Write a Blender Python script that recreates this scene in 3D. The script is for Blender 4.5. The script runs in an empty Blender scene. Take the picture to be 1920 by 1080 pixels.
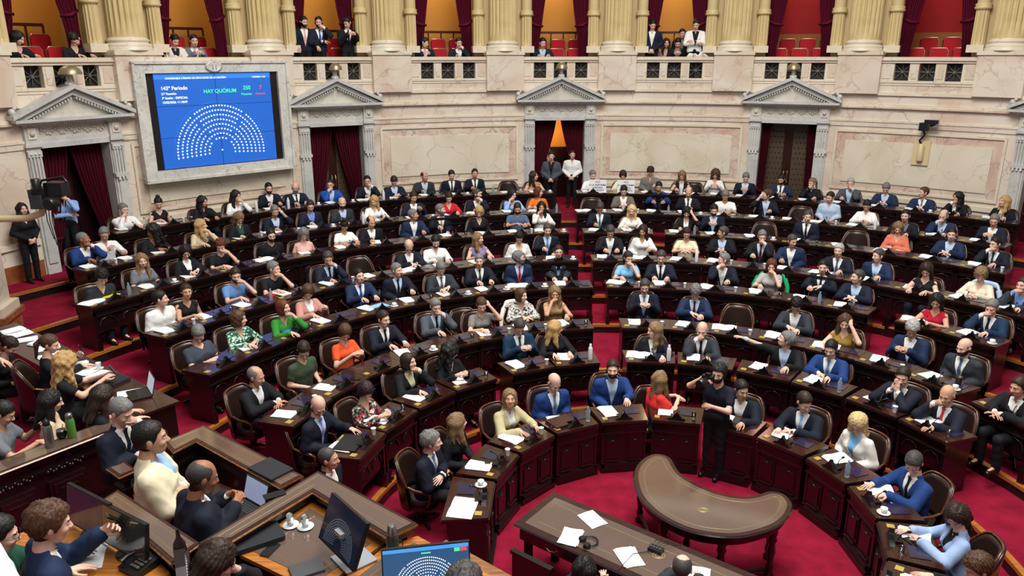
import bpy, math, random
import numpy as np
from mathutils import Vector, Matrix
# ------------------------------------------------------------------ camera
SC = bpy.context.scene
cam_data = bpy.data.cameras.new('camera'); cam = bpy.data.objects.new('camera', cam_data)
SC.collection.objects.link(cam); SC.camera = cam
CAMZ = 5.76                                   # eye height above the floor of the well
PITCH = 0.2954
cam.location = (0, 0, CAMZ); cam.rotation_euler = (math.pi/2 - PITCH, 0, 0)
cam_data.sensor_width = 36; cam_data.lens = 1440.9/1920*36; cam_data.clip_start = .05; cam_data.clip_end = 200
# ------------------------------------------------------------------ world, lights, exposure
SC.view_settings.view_transform = 'Standard'; SC.view_settings.look = 'None'
SC.view_settings.gamma = 1; SC.view_settings.use_curve_mapping = False
SC.view_settings.exposure = 0.1
world = bpy.data.worlds.new('world'); SC.world = world; world.use_nodes = True
world.node_tree.nodes['Background'].inputs[0].default_value = (1.0, .975, .94, 1)
world.node_tree.nodes['Background'].inputs[1].default_value = .27
def area(name, loc, size, power, color=(1, .975, .93), rot=(0, 0, 0), shape='DISK', sy=None):
    l = bpy.data.lights.new(name, 'AREA'); l.shape = shape; l.size = size
    if sy: l.size_y = sy
    l.energy = power; l.color = color
    o = bpy.data.objects.new(name, l); o.location = loc; o.rotation_euler = rot
    SC.collection.objects.link(o); return o
area('skylight', (2, 10, 15.5), 9, 3300)
area('ceiling_light', (2, 2, 14), 5, 900, rot=(math.radians(22), 0, 0))
def point(name, loc, power, color, r=.15):
    l = bpy.data.lights.new(name, 'POINT'); l.energy = power; l.color = color; l.shadow_soft_size = r
    o = bpy.data.objects.new(name, l); o.location = loc; SC.collection.objects.link(o); return o
# ------------------------------------------------------------------ helpers
C = SC.collection
PI = math.pi
def srgb(h):
    if isinstance(h, str):
        h = h.lstrip('#'); h = [int(h[i:i+2], 16)/255 for i in (0, 2, 4)]
    return tuple((c/12.92 if c <= .04045 else ((c+.055)/1.055)**2.4) for c in h) + (1,)
MATS = {}
def mat(name, col=None, rough=.6, metal=0, spec=.5, build=None, emit=None, estr=1, bump=None, var=0, trans=0, coat=0, vscale=20):
    if name in MATS: return MATS[name]
    m = bpy.data.materials.new(name); m.use_nodes = True
    nt = m.node_tree; b = nt.nodes['Principled BSDF']
    if col is not None: b.inputs['Base Color'].default_value = srgb(col)
    b.inputs['Roughness'].default_value = rough; b.inputs['Metallic'].default_value = metal
    b.inputs['Specular IOR Level'].default_value = spec
    if trans: b.inputs['Transmission Weight'].default_value = trans
    if coat: b.inputs['Coat Weight'].default_value = coat; b.inputs['Coat Roughness'].default_value = .08
    if emit is not None:
        b.inputs['Emission Color'].default_value = srgb(emit); b.inputs['Emission Strength'].default_value = estr
    if var and col is not None:
        tc = nt.nodes.new('ShaderNodeTexCoord'); n = nt.nodes.new('ShaderNodeTexNoise'); n.inputs['Scale'].default_value = vscale
        n.inputs['Detail'].default_value = 5
        r = nt.nodes.new('ShaderNodeValToRGB'); c = srgb(col)
        r.color_ramp.elements[0].color = tuple(x*(1-var) for x in c[:3])+(1,); r.color_ramp.elements[1].color = tuple(min(1, x*(1+var)) for x in c[:3])+(1,)
        r.color_ramp.elements[0].position = .3; r.color_ramp.elements[1].position = .7
        nt.links.new(tc.outputs['Object'], n.inputs['Vector']); nt.links.new(n.outputs['Fac'], r.inputs['Fac']); nt.links.new(r.outputs['Color'], b.inputs['Base Color'])
    if bump:
        tc = nt.nodes.new('ShaderNodeTexCoord'); n = nt.nodes.new('ShaderNodeTexNoise'); n.inputs['Scale'].default_value = bump[0]
        bp = nt.nodes.new('ShaderNodeBump'); bp.inputs['Strength'].default_value = bump[1]; bp.inputs['Distance'].default_value = .01
        nt.links.new(tc.outputs['Object'], n.inputs['Vector']); nt.links.new(n.outputs['Fac'], bp.inputs['Height']); nt.links.new(bp.outputs['Normal'], b.inputs['Normal'])
    if build: build(nt, b)
    MATS[name] = m; return m
def marble(name, base, vein, dark, scale=1.0, rough=.35, vw=.03):
    def f(nt, b):
        N = nt.nodes.new; L = nt.links.new
        tc = N('ShaderNodeTexCoord'); mp = N('ShaderNodeMapping'); L(tc.outputs['Object'], mp.inputs['Vector'])
        n1 = N('ShaderNodeTexNoise'); n1.inputs['Scale'].default_value = 1.3*scale; n1.inputs['Detail'].default_value = 6
        L(mp.outputs[0], n1.inputs['Vector'])
        mx = N('ShaderNodeVectorMath'); mx.operation = 'MULTIPLY_ADD'; mx.inputs[1].default_value = (1.7, 1.7, 1.7)
        L(n1.outputs['Color'], mx.inputs[0]); L(mp.outputs[0], mx.inputs[2])
        v = N('ShaderNodeTexVoronoi'); v.feature = 'DISTANCE_TO_EDGE'; v.inputs['Scale'].default_value = 1.25*scale; L(mx.outputs[0], v.inputs['Vector'])
        r = N('ShaderNodeValToRGB'); r.color_ramp.elements[0].color = (1, 1, 1, 1); r.color_ramp.elements[1].position = vw; r.color_ramp.elements[1].color = (0, 0, 0, 1)
        L(v.outputs['Distance'], r.inputs['Fac'])
        n2 = N('ShaderNodeTexNoise'); n2.inputs['Scale'].default_value = .8*scale; n2.inputs['Detail'].default_value = 8; n2.inputs['Distortion'].default_value = 1.5
        L(mp.outputs[0], n2.inputs['Vector'])
        r2 = N('ShaderNodeValToRGB'); r2.color_ramp.elements[0].position = .35; r2.color_ramp.elements[1].position = .68
        r2.color_ramp.elements[0].color = srgb(base); r2.color_ramp.elements[1].color = srgb(vein)
        L(n2.outputs['Fac'], r2.inputs['Fac'])
        n3 = N('ShaderNodeTexNoise'); n3.inputs['Scale'].default_value = 2.2*scale; L(mp.outputs[0], n3.inputs['Vector'])
        mu = N('ShaderNodeMath'); mu.operation = 'MULTIPLY'; n3.inputs['Detail'].default_value = 3; pw = N('ShaderNodeMath'); pw.operation = 'POWER'; pw.inputs[1].default_value = 1.8; L(n3.outputs['Fac'], pw.inputs[0]); m2 = N('ShaderNodeMath'); m2.operation = 'MULTIPLY'; m2.inputs[1].default_value = 1.35; L(pw.outputs[0], m2.inputs[0]); L(r.outputs['Color'], mu.inputs[0]); L(m2.outputs[0], mu.inputs[1]); mu.use_clamp = True
        mix = N('ShaderNodeMixRGB'); L(mu.outputs[0], mix.inputs['Fac']); L(r2.outputs['Color'], mix.inputs['Color1']); mix.inputs['Color2'].default_value = srgb(dark)
        L(mix.outputs['Color'], b.inputs['Base Color'])
    return mat(name, '#ffffff', rough, build=f)
def wood(name, a, c, scale=3, rough=.25, coat=.3, axis=(1, 12, 12)):
    def f(nt, b):
        N = nt.nodes.new; L = nt.links.new
        tc = N('ShaderNodeTexCoord'); mp = N('ShaderNodeMapping'); mp.inputs['Scale'].default_value = axis; L(tc.outputs['Object'], mp.inputs['Vector'])
        n = N('ShaderNodeTexNoise'); n.inputs['Scale'].default_value = scale; n.inputs['Detail'].default_value = 6; L(mp.outputs[0], n.inputs['Vector'])
        r = N('ShaderNodeValToRGB'); r.color_ramp.elements[0].position = .35; r.color_ramp.elements[1].position = .7
        r.color_ramp.elements[0].color = srgb(a); r.color_ramp.elements[1].color = srgb(c)
        L(n.outputs['Fac'], r.inputs['Fac']); L(r.outputs['Color'], b.inputs['Base Color'])
    return mat(name, '#ffffff', rough, build=f, coat=coat)
def newmesh(name, V, F, mats=(), mi=None, smooth=False):
    me = bpy.data.meshes.new(name)
    V = np.asarray(V, np.float32)
    if isinstance(F, np.ndarray):
        k = F.shape[1]; n = len(F)
        me.vertices.add(len(V)); me.vertices.foreach_set('co', V.ravel())
        me.loops.add(n*k); me.loops.foreach_set('vertex_index', F.astype(np.int32).ravel())
        me.polygons.add(n); me.polygons.foreach_set('loop_start', np.arange(0, n*k, k, dtype=np.int32)); me.polygons.foreach_set('loop_total', np.full(n, k, np.int32))
    else:
        me.from_pydata([tuple(map(float, v)) for v in V], [], [tuple(f) for f in F])
    for m in mats: me.materials.append(m)
    if mi is not None: me.polygons.foreach_set('material_index', np.asarray(mi, np.int32))
    if smooth is True: me.polygons.foreach_set('use_smooth', np.ones(len(me.polygons), bool))
    elif smooth is not False: me.polygons.foreach_set('use_smooth', np.asarray(smooth, bool))
    me.update(calc_edges=True); me.validate()
    return me
def link(name, data, parent=None, loc=(0, 0, 0), rot=(0, 0, 0), **props):
    o = bpy.data.objects.new(name, data); C.objects.link(o)
    o.location = loc; o.rotation_euler = rot
    if parent is not None: o.parent = parent
    for k, v in props.items(): o[k] = v
    return o
def thing(name, label, cat, loc=(0, 0, 0), rz=0, group=None, data=None):
    o = link(name, data, None, loc, (0, 0, rz)); o['label'] = label; o['category'] = cat
    if group: o['group'] = group
    return o
def duptree(o, parent=None):
    c = o.copy(); C.objects.link(c); c.parent = parent
    for ch in KIDS.get(o.name, ()):
        duptree(ch, c)
    return c
KIDS = {}
def keep(o):
    for ch in bpy.data.objects:
        if ch.parent is not None: KIDS.setdefault(ch.parent.name, []) 
    return o
def dup(o, loc, rz, label, group=None, scale=None, kids=None):
    c = o.copy(); C.objects.link(c); c.location = loc; c.rotation_euler = (0, 0, rz); c['label'] = label
    if scale: c.scale = scale
    if group: c['group'] = group
    for ch, subs in kids:
        d = ch.copy(); C.objects.link(d); d.parent = c
        for g in subs:
            e = g.copy(); C.objects.link(e); e.parent = d
    return c
def kids_of(o):
    return [(c, list(c.children)) for c in o.children]
class MB:
    """collects simple shapes into one mesh"""
    def __init__(s): s.v = []; s.f = []; s.m = []; s.s = []; s.mats = []
    def mi(s, m):
        if m not in s.mats: s.mats.append(m)
        return s.mats.index(m)
    def add(s, V, F, m, smooth=False):
        n = len(s.v); s.v += [tuple(v) for v in V]; k = s.mi(m)
        for f in F: s.f.append(tuple(i+n for i in f)); s.m.append(k); s.s.append(smooth)
    def box(s, x0, x1, y0, y1, z0, z1, m, M=None):
        V = [Vector((x, y, z)) for z in (z0, z1) for y in (y0, y1) for x in (x0, x1)]
        if M is not None: V = [M @ v for v in V]
        s.add(V, [(0, 2, 3, 1), (4, 5, 7, 6), (0, 1, 5, 4), (2, 6, 7, 3), (0, 4, 6, 2), (1, 3, 7, 5)], m); return s
    def prism(s, poly, z0, z1, m, M=None, smooth=False):
        n = len(poly); V = [Vector((p[0], p[1], z0)) for p in poly]+[Vector((p[0], p[1], z1)) for p in poly]
        if M is not None: V = [M @ v for v in V]
        a = sum(poly[i][0]*poly[(i+1) % n][1]-poly[(i+1) % n][0]*poly[i][1] for i in range(n))
        top = tuple(range(n, 2*n)); bot = tuple(range(n))[::-1]; sd = [(i, (i+1) % n, (i+1) % n+n, i+n) for i in range(n)]
        if a < 0: top = top[::-1]; bot = bot[::-1]; sd = [q[::-1] for q in sd]
        s.add(V, [top, bot], m); s.add(V, sd, m, smooth); return s
    def lathe(s, prof, m, seg=16, c=(0, 0, 0), M=None, smooth=True):
        V = []; F = []
        for r, z in prof:
            for i in range(seg):
                a = 2*PI*i/seg; V.append(Vector((c[0]+r*math.cos(a), c[1]+r*math.sin(a), c[2]+z)))
        if M is not None: V = [M @ v for v in V]
        for j in range(len(prof)-1):
            for i in range(seg):
                F.append((j*seg+i, j*seg+(i+1) % seg, (j+1)*seg+(i+1) % seg, (j+1)*seg+i))
        s.add(V, F, m, smooth)
        s.add(V[:seg], [tuple(range(seg))[::-1]], m); s.add(V[-seg:], [tuple(range(seg))], m); return s
    def tube(s, pts, r, m, seg=8, smooth=True, closed=False):
        pts = [Vector(p) for p in pts]; n = len(pts); V = []; F = []; up = Vector((0, 0, 1))
        for i, p in enumerate(pts):
            t = (pts[(i+1) % n]-pts[i-1]) if closed else (pts[min(i+1, n-1)]-pts[max(i-1, 0)])
            t.normalize(); a = t.cross(up)
            if a.length < .05: a = t.cross(Vector((1, 0, 0)))
            a.normalize(); b = a.cross(t); rr = r[i] if hasattr(r, '__len__') else r
            for k in range(seg):
                q = 2*PI*k/seg; V.append(p+a*math.cos(q)*rr+b*math.sin(q)*rr)
        for i in range(n if closed else n-1):
            j = (i+1) % n
            for k in range(seg): F.append((i*seg+k, i*seg+(k+1) % seg, j*seg+(k+1) % seg, j*seg+k))
        s.add(V, F, m, smooth)
        if not closed: s.add(V[:seg], [tuple(range(seg))[::-1]], m); s.add(V[-seg:], [tuple(range(seg))], m)
        return s
    def sphere(s, c, r, m, seg=12, rings=8, sc=(1, 1, 1)):
        prof = [(max(1e-4, math.sin(PI*i/rings))*r, -math.cos(PI*i/rings)*r) for i in range(rings+1)]
        M = Matrix.Translation(c) @ Matrix.Diagonal((*sc, 1)); return s.lathe(prof, m, seg, M=M)
    def mesh(s, name, slots=None):
        me = newmesh(name, s.v or [(0, 0, 0)], s.f, s.mats, s.m, s.s); return me
    def obj(s, name, parent=None, **k):
        return link(name, s.mesh(name), parent, **k)
def struct(name, mb, **k):
    o = mb.obj(name, **k); o['kind'] = 'structure'; return o
# wall circle and the centre of the rows
WX, WY, WR = 2.26, 9.46, 13.7
OX, OY = 1.91, 7.71
def wp(deg, r, z=None):
    a = math.radians(deg); p = (WX+r*math.sin(a), WY+r*math.cos(a))
    return p if z is None else (p[0], p[1], z)
def bay(k): return -58.25+13.67*k
def op(deg, r):
    a = math.radians(deg); return (OX+r*math.sin(a), OY+r*math.cos(a))
FZ = [1.27, 1.085, .90, .71, .523, .35, .18, 0.0]        # floor heights, row by the wall first
# ------------------------------------------------------------------ measured places of rows, seats, tables and people (metres)
ROWS = [[14.186, 0.264], [12.408, 0.186], [10.794, 0.325], [8.941, 0.322], [7.606, 0.288], [5.751, 0.218], [4.515, 0.051], [2.894, 0.008]]      # seat radius of each row = a + b*cos(angle)
POLY = {
  'crescent': [(1.487, 8.27), (1.483, 7.916), (1.6, 7.587), (1.753, 7.38), (1.917, 7.24), (2.102, 7.162), (2.322, 7.124), (2.528, 7.143), (2.859, 7.28), (3.067, 7.461), (3.183, 7.64), (3.239, 7.781), (3.211, 7.973), (3.053, 8.031), (2.921, 7.95), (2.747, 7.893), (2.597, 7.916), (2.455, 7.973), (2.349, 8.055), (2.257, 8.149), (2.145, 8.282), (2.077, 8.419), (2.051, 8.586), (2.038, 8.827), (1.905, 8.923), (1.757, 8.868), (1.603, 8.678), (1.515, 8.457)],
  'steno': [(0.487, 8.008), (0.018, 7.359), (1.137, 6.529), (2.316, 6.471), (1.632, 7.058)],
  'ledge_out': [(-1.607, 5.644), (-0.698, 4.903), (-0.879, 4.702), (-1.583, 5.336), (-1.989, 4.702), (-2.214, 4.658)],
  'ledge': [(-2.214, 4.658), (-1.607, 5.644), (-0.698, 4.903), (-0.884, 4.733), (-1.574, 5.336), (-1.989, 4.702)],
  'pdesk': [(-1.641, 5.498), (-0.909, 4.86), (-1.112, 4.451), (-1.857, 4.666)],
  'pdesk2': [(-0.72, 5.054), (0.0, 4.445), (-1.112, 4.451), (-0.907, 4.847)],
  'u': [(-3.523, 6.997), (-3.258, 7.348), (-1.951, 6.337), (-2.101, 6.134), (-3.213, 7.019), (-3.339, 6.778)],
  'parapet': [(-4.982, 6.63), (-4.4, 7.443), (-4.492, 7.81), (-5.229, 7.016)],
  'ustub': [(-3.903, 6.576), (-3.699, 6.41), (-3.602, 6.546), (-3.782, 6.697)],
  'staff': [(-7.575, 11.038), (-7.763, 11.479), (-6.898, 10.852), (-5.239, 9.579), (-4.051, 8.549), (-4.157, 8.257), (-4.828, 8.732), (-5.956, 9.579), (-6.929, 10.367)],
  'left_ledge': [(-3.179, 5.207), (-3.122, 5.359), (-2.337, 4.765), (-2.206, 4.665), (-2.311, 4.45)],
  'rail': [(-0.834, 1.077), (-0.742, 0.984)],
  'left_desk': [(-3.498, 5.231), (-3.254, 5.538), (-2.362, 4.606), (-2.581, 4.434)],
}
PTS = {'tl': (-1.466, 5.268), 'headset': (0.825, 7.01), 'phone': (-1.853, 5.267), 'laptop_low': (-2.383, 6.241), 'laptop_closed': (-2.307, 6.414), 'bottle_s': (-4.788, 7.15), 'mate': (-4.77, 7.335), 'bottle_g': (-4.675, 7.359), 'laptop_staff': (-4.513, 8.811), 'case_staff': (-4.866, 9.021), 'glass1': (-1.675, 5.04), 'glass2': (-1.557, 5.019), 'laptop_case': (-1.858, 4.857), 'monitor': (-1.2, 4.696), 'thermos': (-0.828, 4.577), 'monitor2': (-0.561, 4.406), 'pier': (-8.3, 12.6), 'mon1': (-3.132, 4.902), 'mon2': (-2.751, 4.659), 'tel': (-2.579, 4.566), 'cc': (-2.106, 4.3), 'mon3': (-1.224, 4.545), 'mon4': (-0.535, 4.193)}
# row, desk angle, half widths, place, seat angle, x, y, [body turn, label, outfit, hair, pose, head turn, head pitch, lean, skin]
SEATS = [
 (0, -48.97, 0.48, 0.423, 'back row, fourteenth left of aisle', -48.97, -8.749, 16.984, 49.0, 'grey-haired man in white shirt, fist at mouth, back row, fourteenth left of aisle', 'H white', 'grey short', 'cR', 13.2, 8.0, 0.12, 0),
 (0, -45.43, 0.423, 0.404, 'back row, thirteenth left of aisle', -45.43, -8.317, 17.785, 45.4, 'woman with black bun and sleeveless black top, back row, thirteenth left of aisle', 'D black', 'black bun', 'd', -15.5, 30.0, 0.12, 0),
 (0, -42.05, 0.405, 0.445, 'back row, twelfth left of aisle', -42.05, -7.348, 17.975, 42.0, 'black-haired woman in black blazer, back row, twelfth left of aisle', 'S black/black/-', 'black longs', 'd', 30.1, 10.0, 0.12, 1),
 (1, -55.94, 0.48, 0.303, 'second row from wall, fourteenth left of aisle', -55.55, -8.574, 14.903, 55.5, 'silver-haired man in blue suit, hand on chin, second row from wall, fourteenth left of aisle', 'S blue2/white/-', 'grey crop', 'cL', 44.2, 0.0, 0.12, 2),
 (1, -53.01, 0.304, 0.314, 'second row from wall, thirteenth left of aisle', -53.4, -8.392, 15.361, 53.4, 'grey-haired man in glasses and white shirt holding phone, second row, thirteenth left of aisle', 'H white', 'grey short gl', 'pR', -29.9, 25.0, 0.12, 1),
 (1, -49.97, 0.314, 0.467, 'second row from wall, twelfth left of aisle', -49.97, -7.528, 15.638, 50.0, 'woman with curly black hair dressed in black, second row from wall, twelfth left of aisle', 'B black', 'black curly', 'd', -85, 15.0, 0.12, 2),
 (1, -45.45, 0.468, 0.454, 'second row from wall, eleventh left of aisle', -45.45, -6.731, 16.216, 45.5, 'blonde woman in beige top, chin on hand, second row from wall, eleventh left of aisle', 'B beige', 'blonde longs', 'cL', 52.0, 0.0, 0.12, 0),
 (2, -55.0, 0.5, 0.413, 'third row from wall, twelfth left of aisle', -55.0, -7.001, 13.95, 55.0, 'long-haired woman in grey short-sleeved top, arms folded, third row from wall, twelfth left of aisle', 'T grey', 'dblonde longs', 'x', -18.5, 5.0, 0.12, 0),
 (2, -50.4, 0.414, 0.335, 'third row from wall, eleventh left of aisle', -50.4, -6.451, 14.627, 50.4, 'dark-haired woman in black blazer over white top, third row from wall, eleventh left of aisle', 'S black/white/-', 'black longs', 'd', -16.8, 35.0, 0.12, 0),
 (2, -60.56, 0.48, 0.499, 'third row from wall, thirteenth left of aisle', -60.56, -7.308, 12.912, 60.6, 'dark-haired person in black hoodie with white print, bent over, third row, thirteenth left of aisle', 'B hoodie', 'black shag', 'l', -21.5, 45.0, 0.3, 0),
 (3, -60.7, 0.48, 0.298, 'fourth row from wall, eleventh left of aisle', -60.24, -5.917, 12.185, 60.2, 'dark-haired man in white shirt turning his head, fourth row from wall, eleventh left of aisle', 'H white', 'black short', 'l', 45.4, 0.0, 0.12, 0),
 (3, -56.64, 0.299, 0.482, 'fourth row from wall, tenth left of aisle', -57.1, -5.651, 12.602, 57.1, 'dark-haired woman in sleeveless black top, head tilted, fourth row from wall, tenth left of aisle', 'D black', 'dbrown tail', 'd', -23.2, 0.0, 0.12, 1),
 (0, -38.32, 0.446, 0.483, 'back row, eleventh left of aisle', -38.32, -6.827, 18.764, 38.3, 'woman with long black hair and white blouse, back row, eleventh left of aisle', 'B white', 'black longs', 'cL', 31.6, 15.0, 0.12, 0),
 (0, -34.29, 0.483, 0.305, 'back row, tenth left of aisle', -34.23, -6.348, 19.846, 34.2, 'bearded dark-haired man in dark suit, back row, tenth left of aisle', 'S dnavy/white/-', 'black short be', 'd', -6.6, 10.0, 0.12, 0),
 (0, -31.74, 0.305, 0.438, 'back row, ninth left of aisle', -31.79, -5.685, 19.963, 31.8, 'bald grey-bearded man in glasses and dark suit, back row, ninth left of aisle', 'S navy/white/dnavy', 'grey bald be gl', 'd', -26.0, 10.0, 0.12, 0),
 (0, -28.08, 0.439, 0.504, 'back row, eighth left of aisle', -28.08, -4.88, 20.436, 28.1, 'man in bright blue suit holding phone to face, back row, eighth left of aisle', 'S blue/lblue/-', 'dbrown short gl', 'cR', -24.7, 5.0, 0.12, 0),
 (0, -23.88, 0.504, 0.323, 'back row, seventh left of aisle', -23.88, -3.999, 21.057, 23.9, 'dark-haired man in glasses and dark suit, hand on chin, back row, seventh left of aisle', 'S dnavy/white/-', 'black short gl', 'cL', -13.2, 5.0, 0.12, 0),
 (0, -21.19, 0.323, 0.458, 'back row, sixth left of aisle', -21.19, -3.265, 21.059, 21.2, 'brown-haired man in navy suit looking down, back row, sixth left of aisle', 'S navy/lblue/-', 'dbrown short', 'd', -12.4, 45.0, 0.12, 0),
 (0, -17.37, 0.459, 0.371, 'back row, fifth left of aisle', -17.37, -2.513, 21.851, 17.4, 'balding man in grey suit and blue shirt, back row, fifth left of aisle', 'S dgrey/lblue/-', 'dbrown balding', 'd', 29.1, 5.0, 0.12, 1),
 (1, -41.06, 0.455, 0.444, 'second row from wall, tenth left of aisle', -41.06, -6.177, 16.994, 41.1, 'blonde woman in black jacket over green top, head bowed, second row, tenth left of aisle', 'S black/dgreen/-', 'dblonde longs', 'd', 3.8, 45.0, 0.12, 0),
 (1, -36.78, 0.444, 0.433, 'second row from wall, ninth left of aisle', -36.78, -5.598, 17.756, 36.8, 'grey-haired man in dark suit, hand raised to ear, second row, ninth left of aisle', 'S dnavy/lblue/-', 'grey short', 'eL', -9.4, 20.0, 0.12, 1),
 (1, -32.59, 0.434, 0.372, 'second row from wall, eighth left of aisle', -32.59, -4.921, 18.394, 32.6, 'man in glasses, navy suit and blue shirt, second row from wall, eighth left of aisle', 'S navy/blue3/-', 'dbrown short gl', 'd', -12.7, 20.0, 0.12, 0),
 (1, -29.01, 0.372, 0.374, 'second row from wall, seventh left of aisle', -29.01, -4.228, 18.78, 29.0, 'bald bearded man in dark grey suit, second row from wall, seventh left of aisle', 'S dgrey/lblue/-', 'dbrown bald be', 'd', -11.4, 10.0, 0.12, 0),
 (1, -25.4, 0.374, 0.496, 'second row from wall, sixth left of aisle', -25.4, -3.489, 19.079, 25.4, 'blonde woman in white blouse reading, second row from wall, sixth left of aisle', 'B white', 'blonde longs', 'd', -25.1, 20.0, 0.12, 0),
 (1, -20.62, 0.496, 0.413, 'second row from wall, fifth left of aisle', -20.62, -2.564, 19.597, 20.6, 'short-haired deputy in navy suit reading a sheet, second row from wall, fifth left of aisle', 'S navy/white/-', 'dbrown short', 'pL', 6.8, 20.0, 0.12, 1),
 (2, -40.53, 0.556, 0.302, 'third row from wall, ninth left of aisle', -40.46, -5.193, 16.039, 40.5, 'bearded man in glasses and black t-shirt, third row from wall, ninth left of aisle', 'T black', 'black short be gl', 'd', -7.7, 10.0, 0.12, 0),
 (2, -37.18, 0.303, 0.511, 'third row from wall, eighth left of aisle', -37.25, -4.531, 16.182, 37.2, 'woman with long grey hair and pale top, third row from wall, eighth left of aisle', 'D pink', 'grey longs', 'd', -11.7, 40.0, 0.12, 0),
 (2, -31.53, 0.512, 0.303, 'third row from wall, seventh left of aisle', -31.52, -3.834, 17.076, 31.5, 'dark-haired woman in white t-shirt, head bowed, third row from wall, seventh left of aisle', 'T white', 'black bun', 'd', -19.0, 50.0, 0.12, 1),
 (2, -28.19, 0.304, 0.535, 'third row from wall, sixth left of aisle', -28.2, -3.283, 17.395, 28.2, 'balding man in black suit and white shirt, third row from wall, sixth left of aisle', 'S black/white/-', 'black balding', 'd', 12.4, 15.0, 0.12, 1),
 (2, -22.29, 0.536, 0.356, 'third row from wall, fifth left of aisle', -22.29, -2.407, 18.242, 22.3, 'grey-haired man in blue suit looking right, third row from wall, fifth left of aisle', 'S navy2/white/-', 'grey short', 'd', 65.1, 0.0, 0.12, 1),
 (2, -46.68, 0.335, 0.555, 'third row from wall, tenth left of aisle', -46.68, -5.941, 15.114, 46.7, 'auburn-haired woman in black t-shirt, hand on chin, third row from wall, tenth left of aisle', 'T black', 'auburn shag', 'cL', -30.4, 25.0, 0.12, 0),
 (3, -50.09, 0.484, 0.338, 'fourth row from wall, ninth left of aisle', -50.09, -5.153, 13.617, 50.1, 'dark-haired man in lilac-blue shirt, hand over mouth, fourth row from wall, ninth left of aisle', 'T blue4', 'dbrown short be', 'cL', -19.6, 15.0, 0.12, 0),
 (3, -45.52, 0.338, 0.54, 'fourth row from wall, eighth left of aisle', -45.52, -4.575, 14.077, 45.5, 'grey-haired man in black polo, hand on chin, fourth row from wall, eighth left of aisle', 'T black', 'grey short', 'cL', 32.3, 5.0, 0.12, 0),
 (3, -38.24, 0.541, 0.407, 'fourth row from wall, seventh left of aisle', -38.24, -3.717, 14.852, 38.2, 'grey-haired man in navy suit, hand over mouth, fourth row from wall, seventh left of aisle', 'S navy/lblue/dnavy', 'dgrey short', 'cL', -19.3, 20.0, 0.12, 1),
 (3, -32.76, 0.408, 0.443, 'fourth row from wall, sixth left of aisle', -32.76, -3.128, 15.541),
 (3, -26.81, 0.444, 0.302, 'fourth row from wall, fifth left of aisle', -26.8, -2.229, 15.903, 26.8, 'bald man in glasses and dark suit looking down, fourth row, fifth left of aisle', 'S dnavy/white/-', 'grey bald gl', 'd', -18.9, 45.0, 0.12, 0),
 (4, -36.93, 0.546, 0.349, 'fifth row from wall, sixth left of aisle', -36.93, -2.99, 14.229, 36.9, 'dark-haired man in blue suit and blue tie looking up, fifth row, sixth left of aisle', 'S navy2/white/blue', 'black short', 'd', -0.2, -5.0, 0.12, 0),
 (4, -31.33, 0.35, 0.373, 'fifth row from wall, fifth left of aisle', -31.33, -2.317, 14.654, 31.3, 'silver-haired man in dark suit and navy tie, fifth row from wall, fifth left of aisle', 'S dnavy/lblue/dnavy', 'grey short', 'd', 22.5, 0.0, 0.12, 0),
 (4, -45.66, 0.381, 0.543, 'fifth row from wall, seventh left of aisle', -45.66, -3.727, 13.218, 45.7, 'brown-haired woman in pink cardigan reading a booklet, fifth row from wall, seventh left of aisle', 'S pink2/white/-', 'brown bob', 'pL', -35.1, 45.0, 0.12, 0),
 (4, -51.8, 0.378, 0.38, 'fifth row from wall, eighth left of aisle', -51.8, -3.911, 12.291, 51.8, 'auburn-haired woman in green jacket, fifth row from wall, eighth left of aisle', 'B green', 'auburn bob', 'cL', 15.6, -5.0, 0.12, 0),
 (0, -14.28, 0.371, 0.325, 'back row, fourth left of aisle', -14.28, -1.76, 22.129, 14.3, 'black-haired man in navy suit and dark tie, back row, fourth left of aisle', 'S dnavy/white/dnavy', 'black short', 'd', 5.2, 20.0, 0.12, 0),
 (0, -11.57, 0.325, 0.446, 'back row, third left of aisle', -11.57, -1.101, 22.413, 11.6, 'dark-haired man in dark suit looking at camera, back row, third left of aisle', 'S dnavy/white/dnavy', 'black short', 'd', -3.8, 0.0, 0.12, 1),
 (0, -7.86, 0.446, 0.325, 'back row, second left of aisle', -7.86, -0.08, 22.121),
 (0, -5.16, 0.325, 0.48, 'back row, first left of aisle', -5.16, 0.62, 21.993, 5.2, 'dark-haired woman in sleeveless tan top turning away, back row, first left of aisle', 'D tan', 'dbrown longs', 'd', 63.2, 0.0, 0.12, 0),
 (1, -16.65, 0.413, 0.378, 'second row from wall, fourth left of aisle', -16.65, -1.646, 19.6, 16.7, 'woman in bright red blouse, second row from wall, fourth left of aisle', 'B red', 'dbrown tail', 'd', -11.9, 35.0, 0.12, 0),
 (1, -13.01, 0.378, 0.437, 'second row from wall, third left of aisle', -13.01, -0.938, 20.033, 13.0, 'grey-bearded man in navy suit, hand on chin, second row from wall, third left of aisle', 'S dnavy/white/-', 'dgrey short be', 'cL', 59.6, 0.0, 0.12, 0),
 (1, -8.81, 0.437, 0.346, 'second row from wall, second left of aisle', -8.81, -0.0, 20.034, 8.8, 'long-haired woman in light blue blouse, second row from wall, second left of aisle', 'B lblue2', 'black longs', 'cR', 31.1, 15.0, 0.12, 0),
 (1, -5.48, 0.346, 0.48, 'second row from wall, first left of aisle', -5.48, 0.695, 20.37, 5.5, 'auburn-haired woman in orange t-shirt looking right, second row from wall, first left of aisle', 'T orange', 'auburn bob', 'd', 62.5, 0.0, 0.12, 0),
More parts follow.
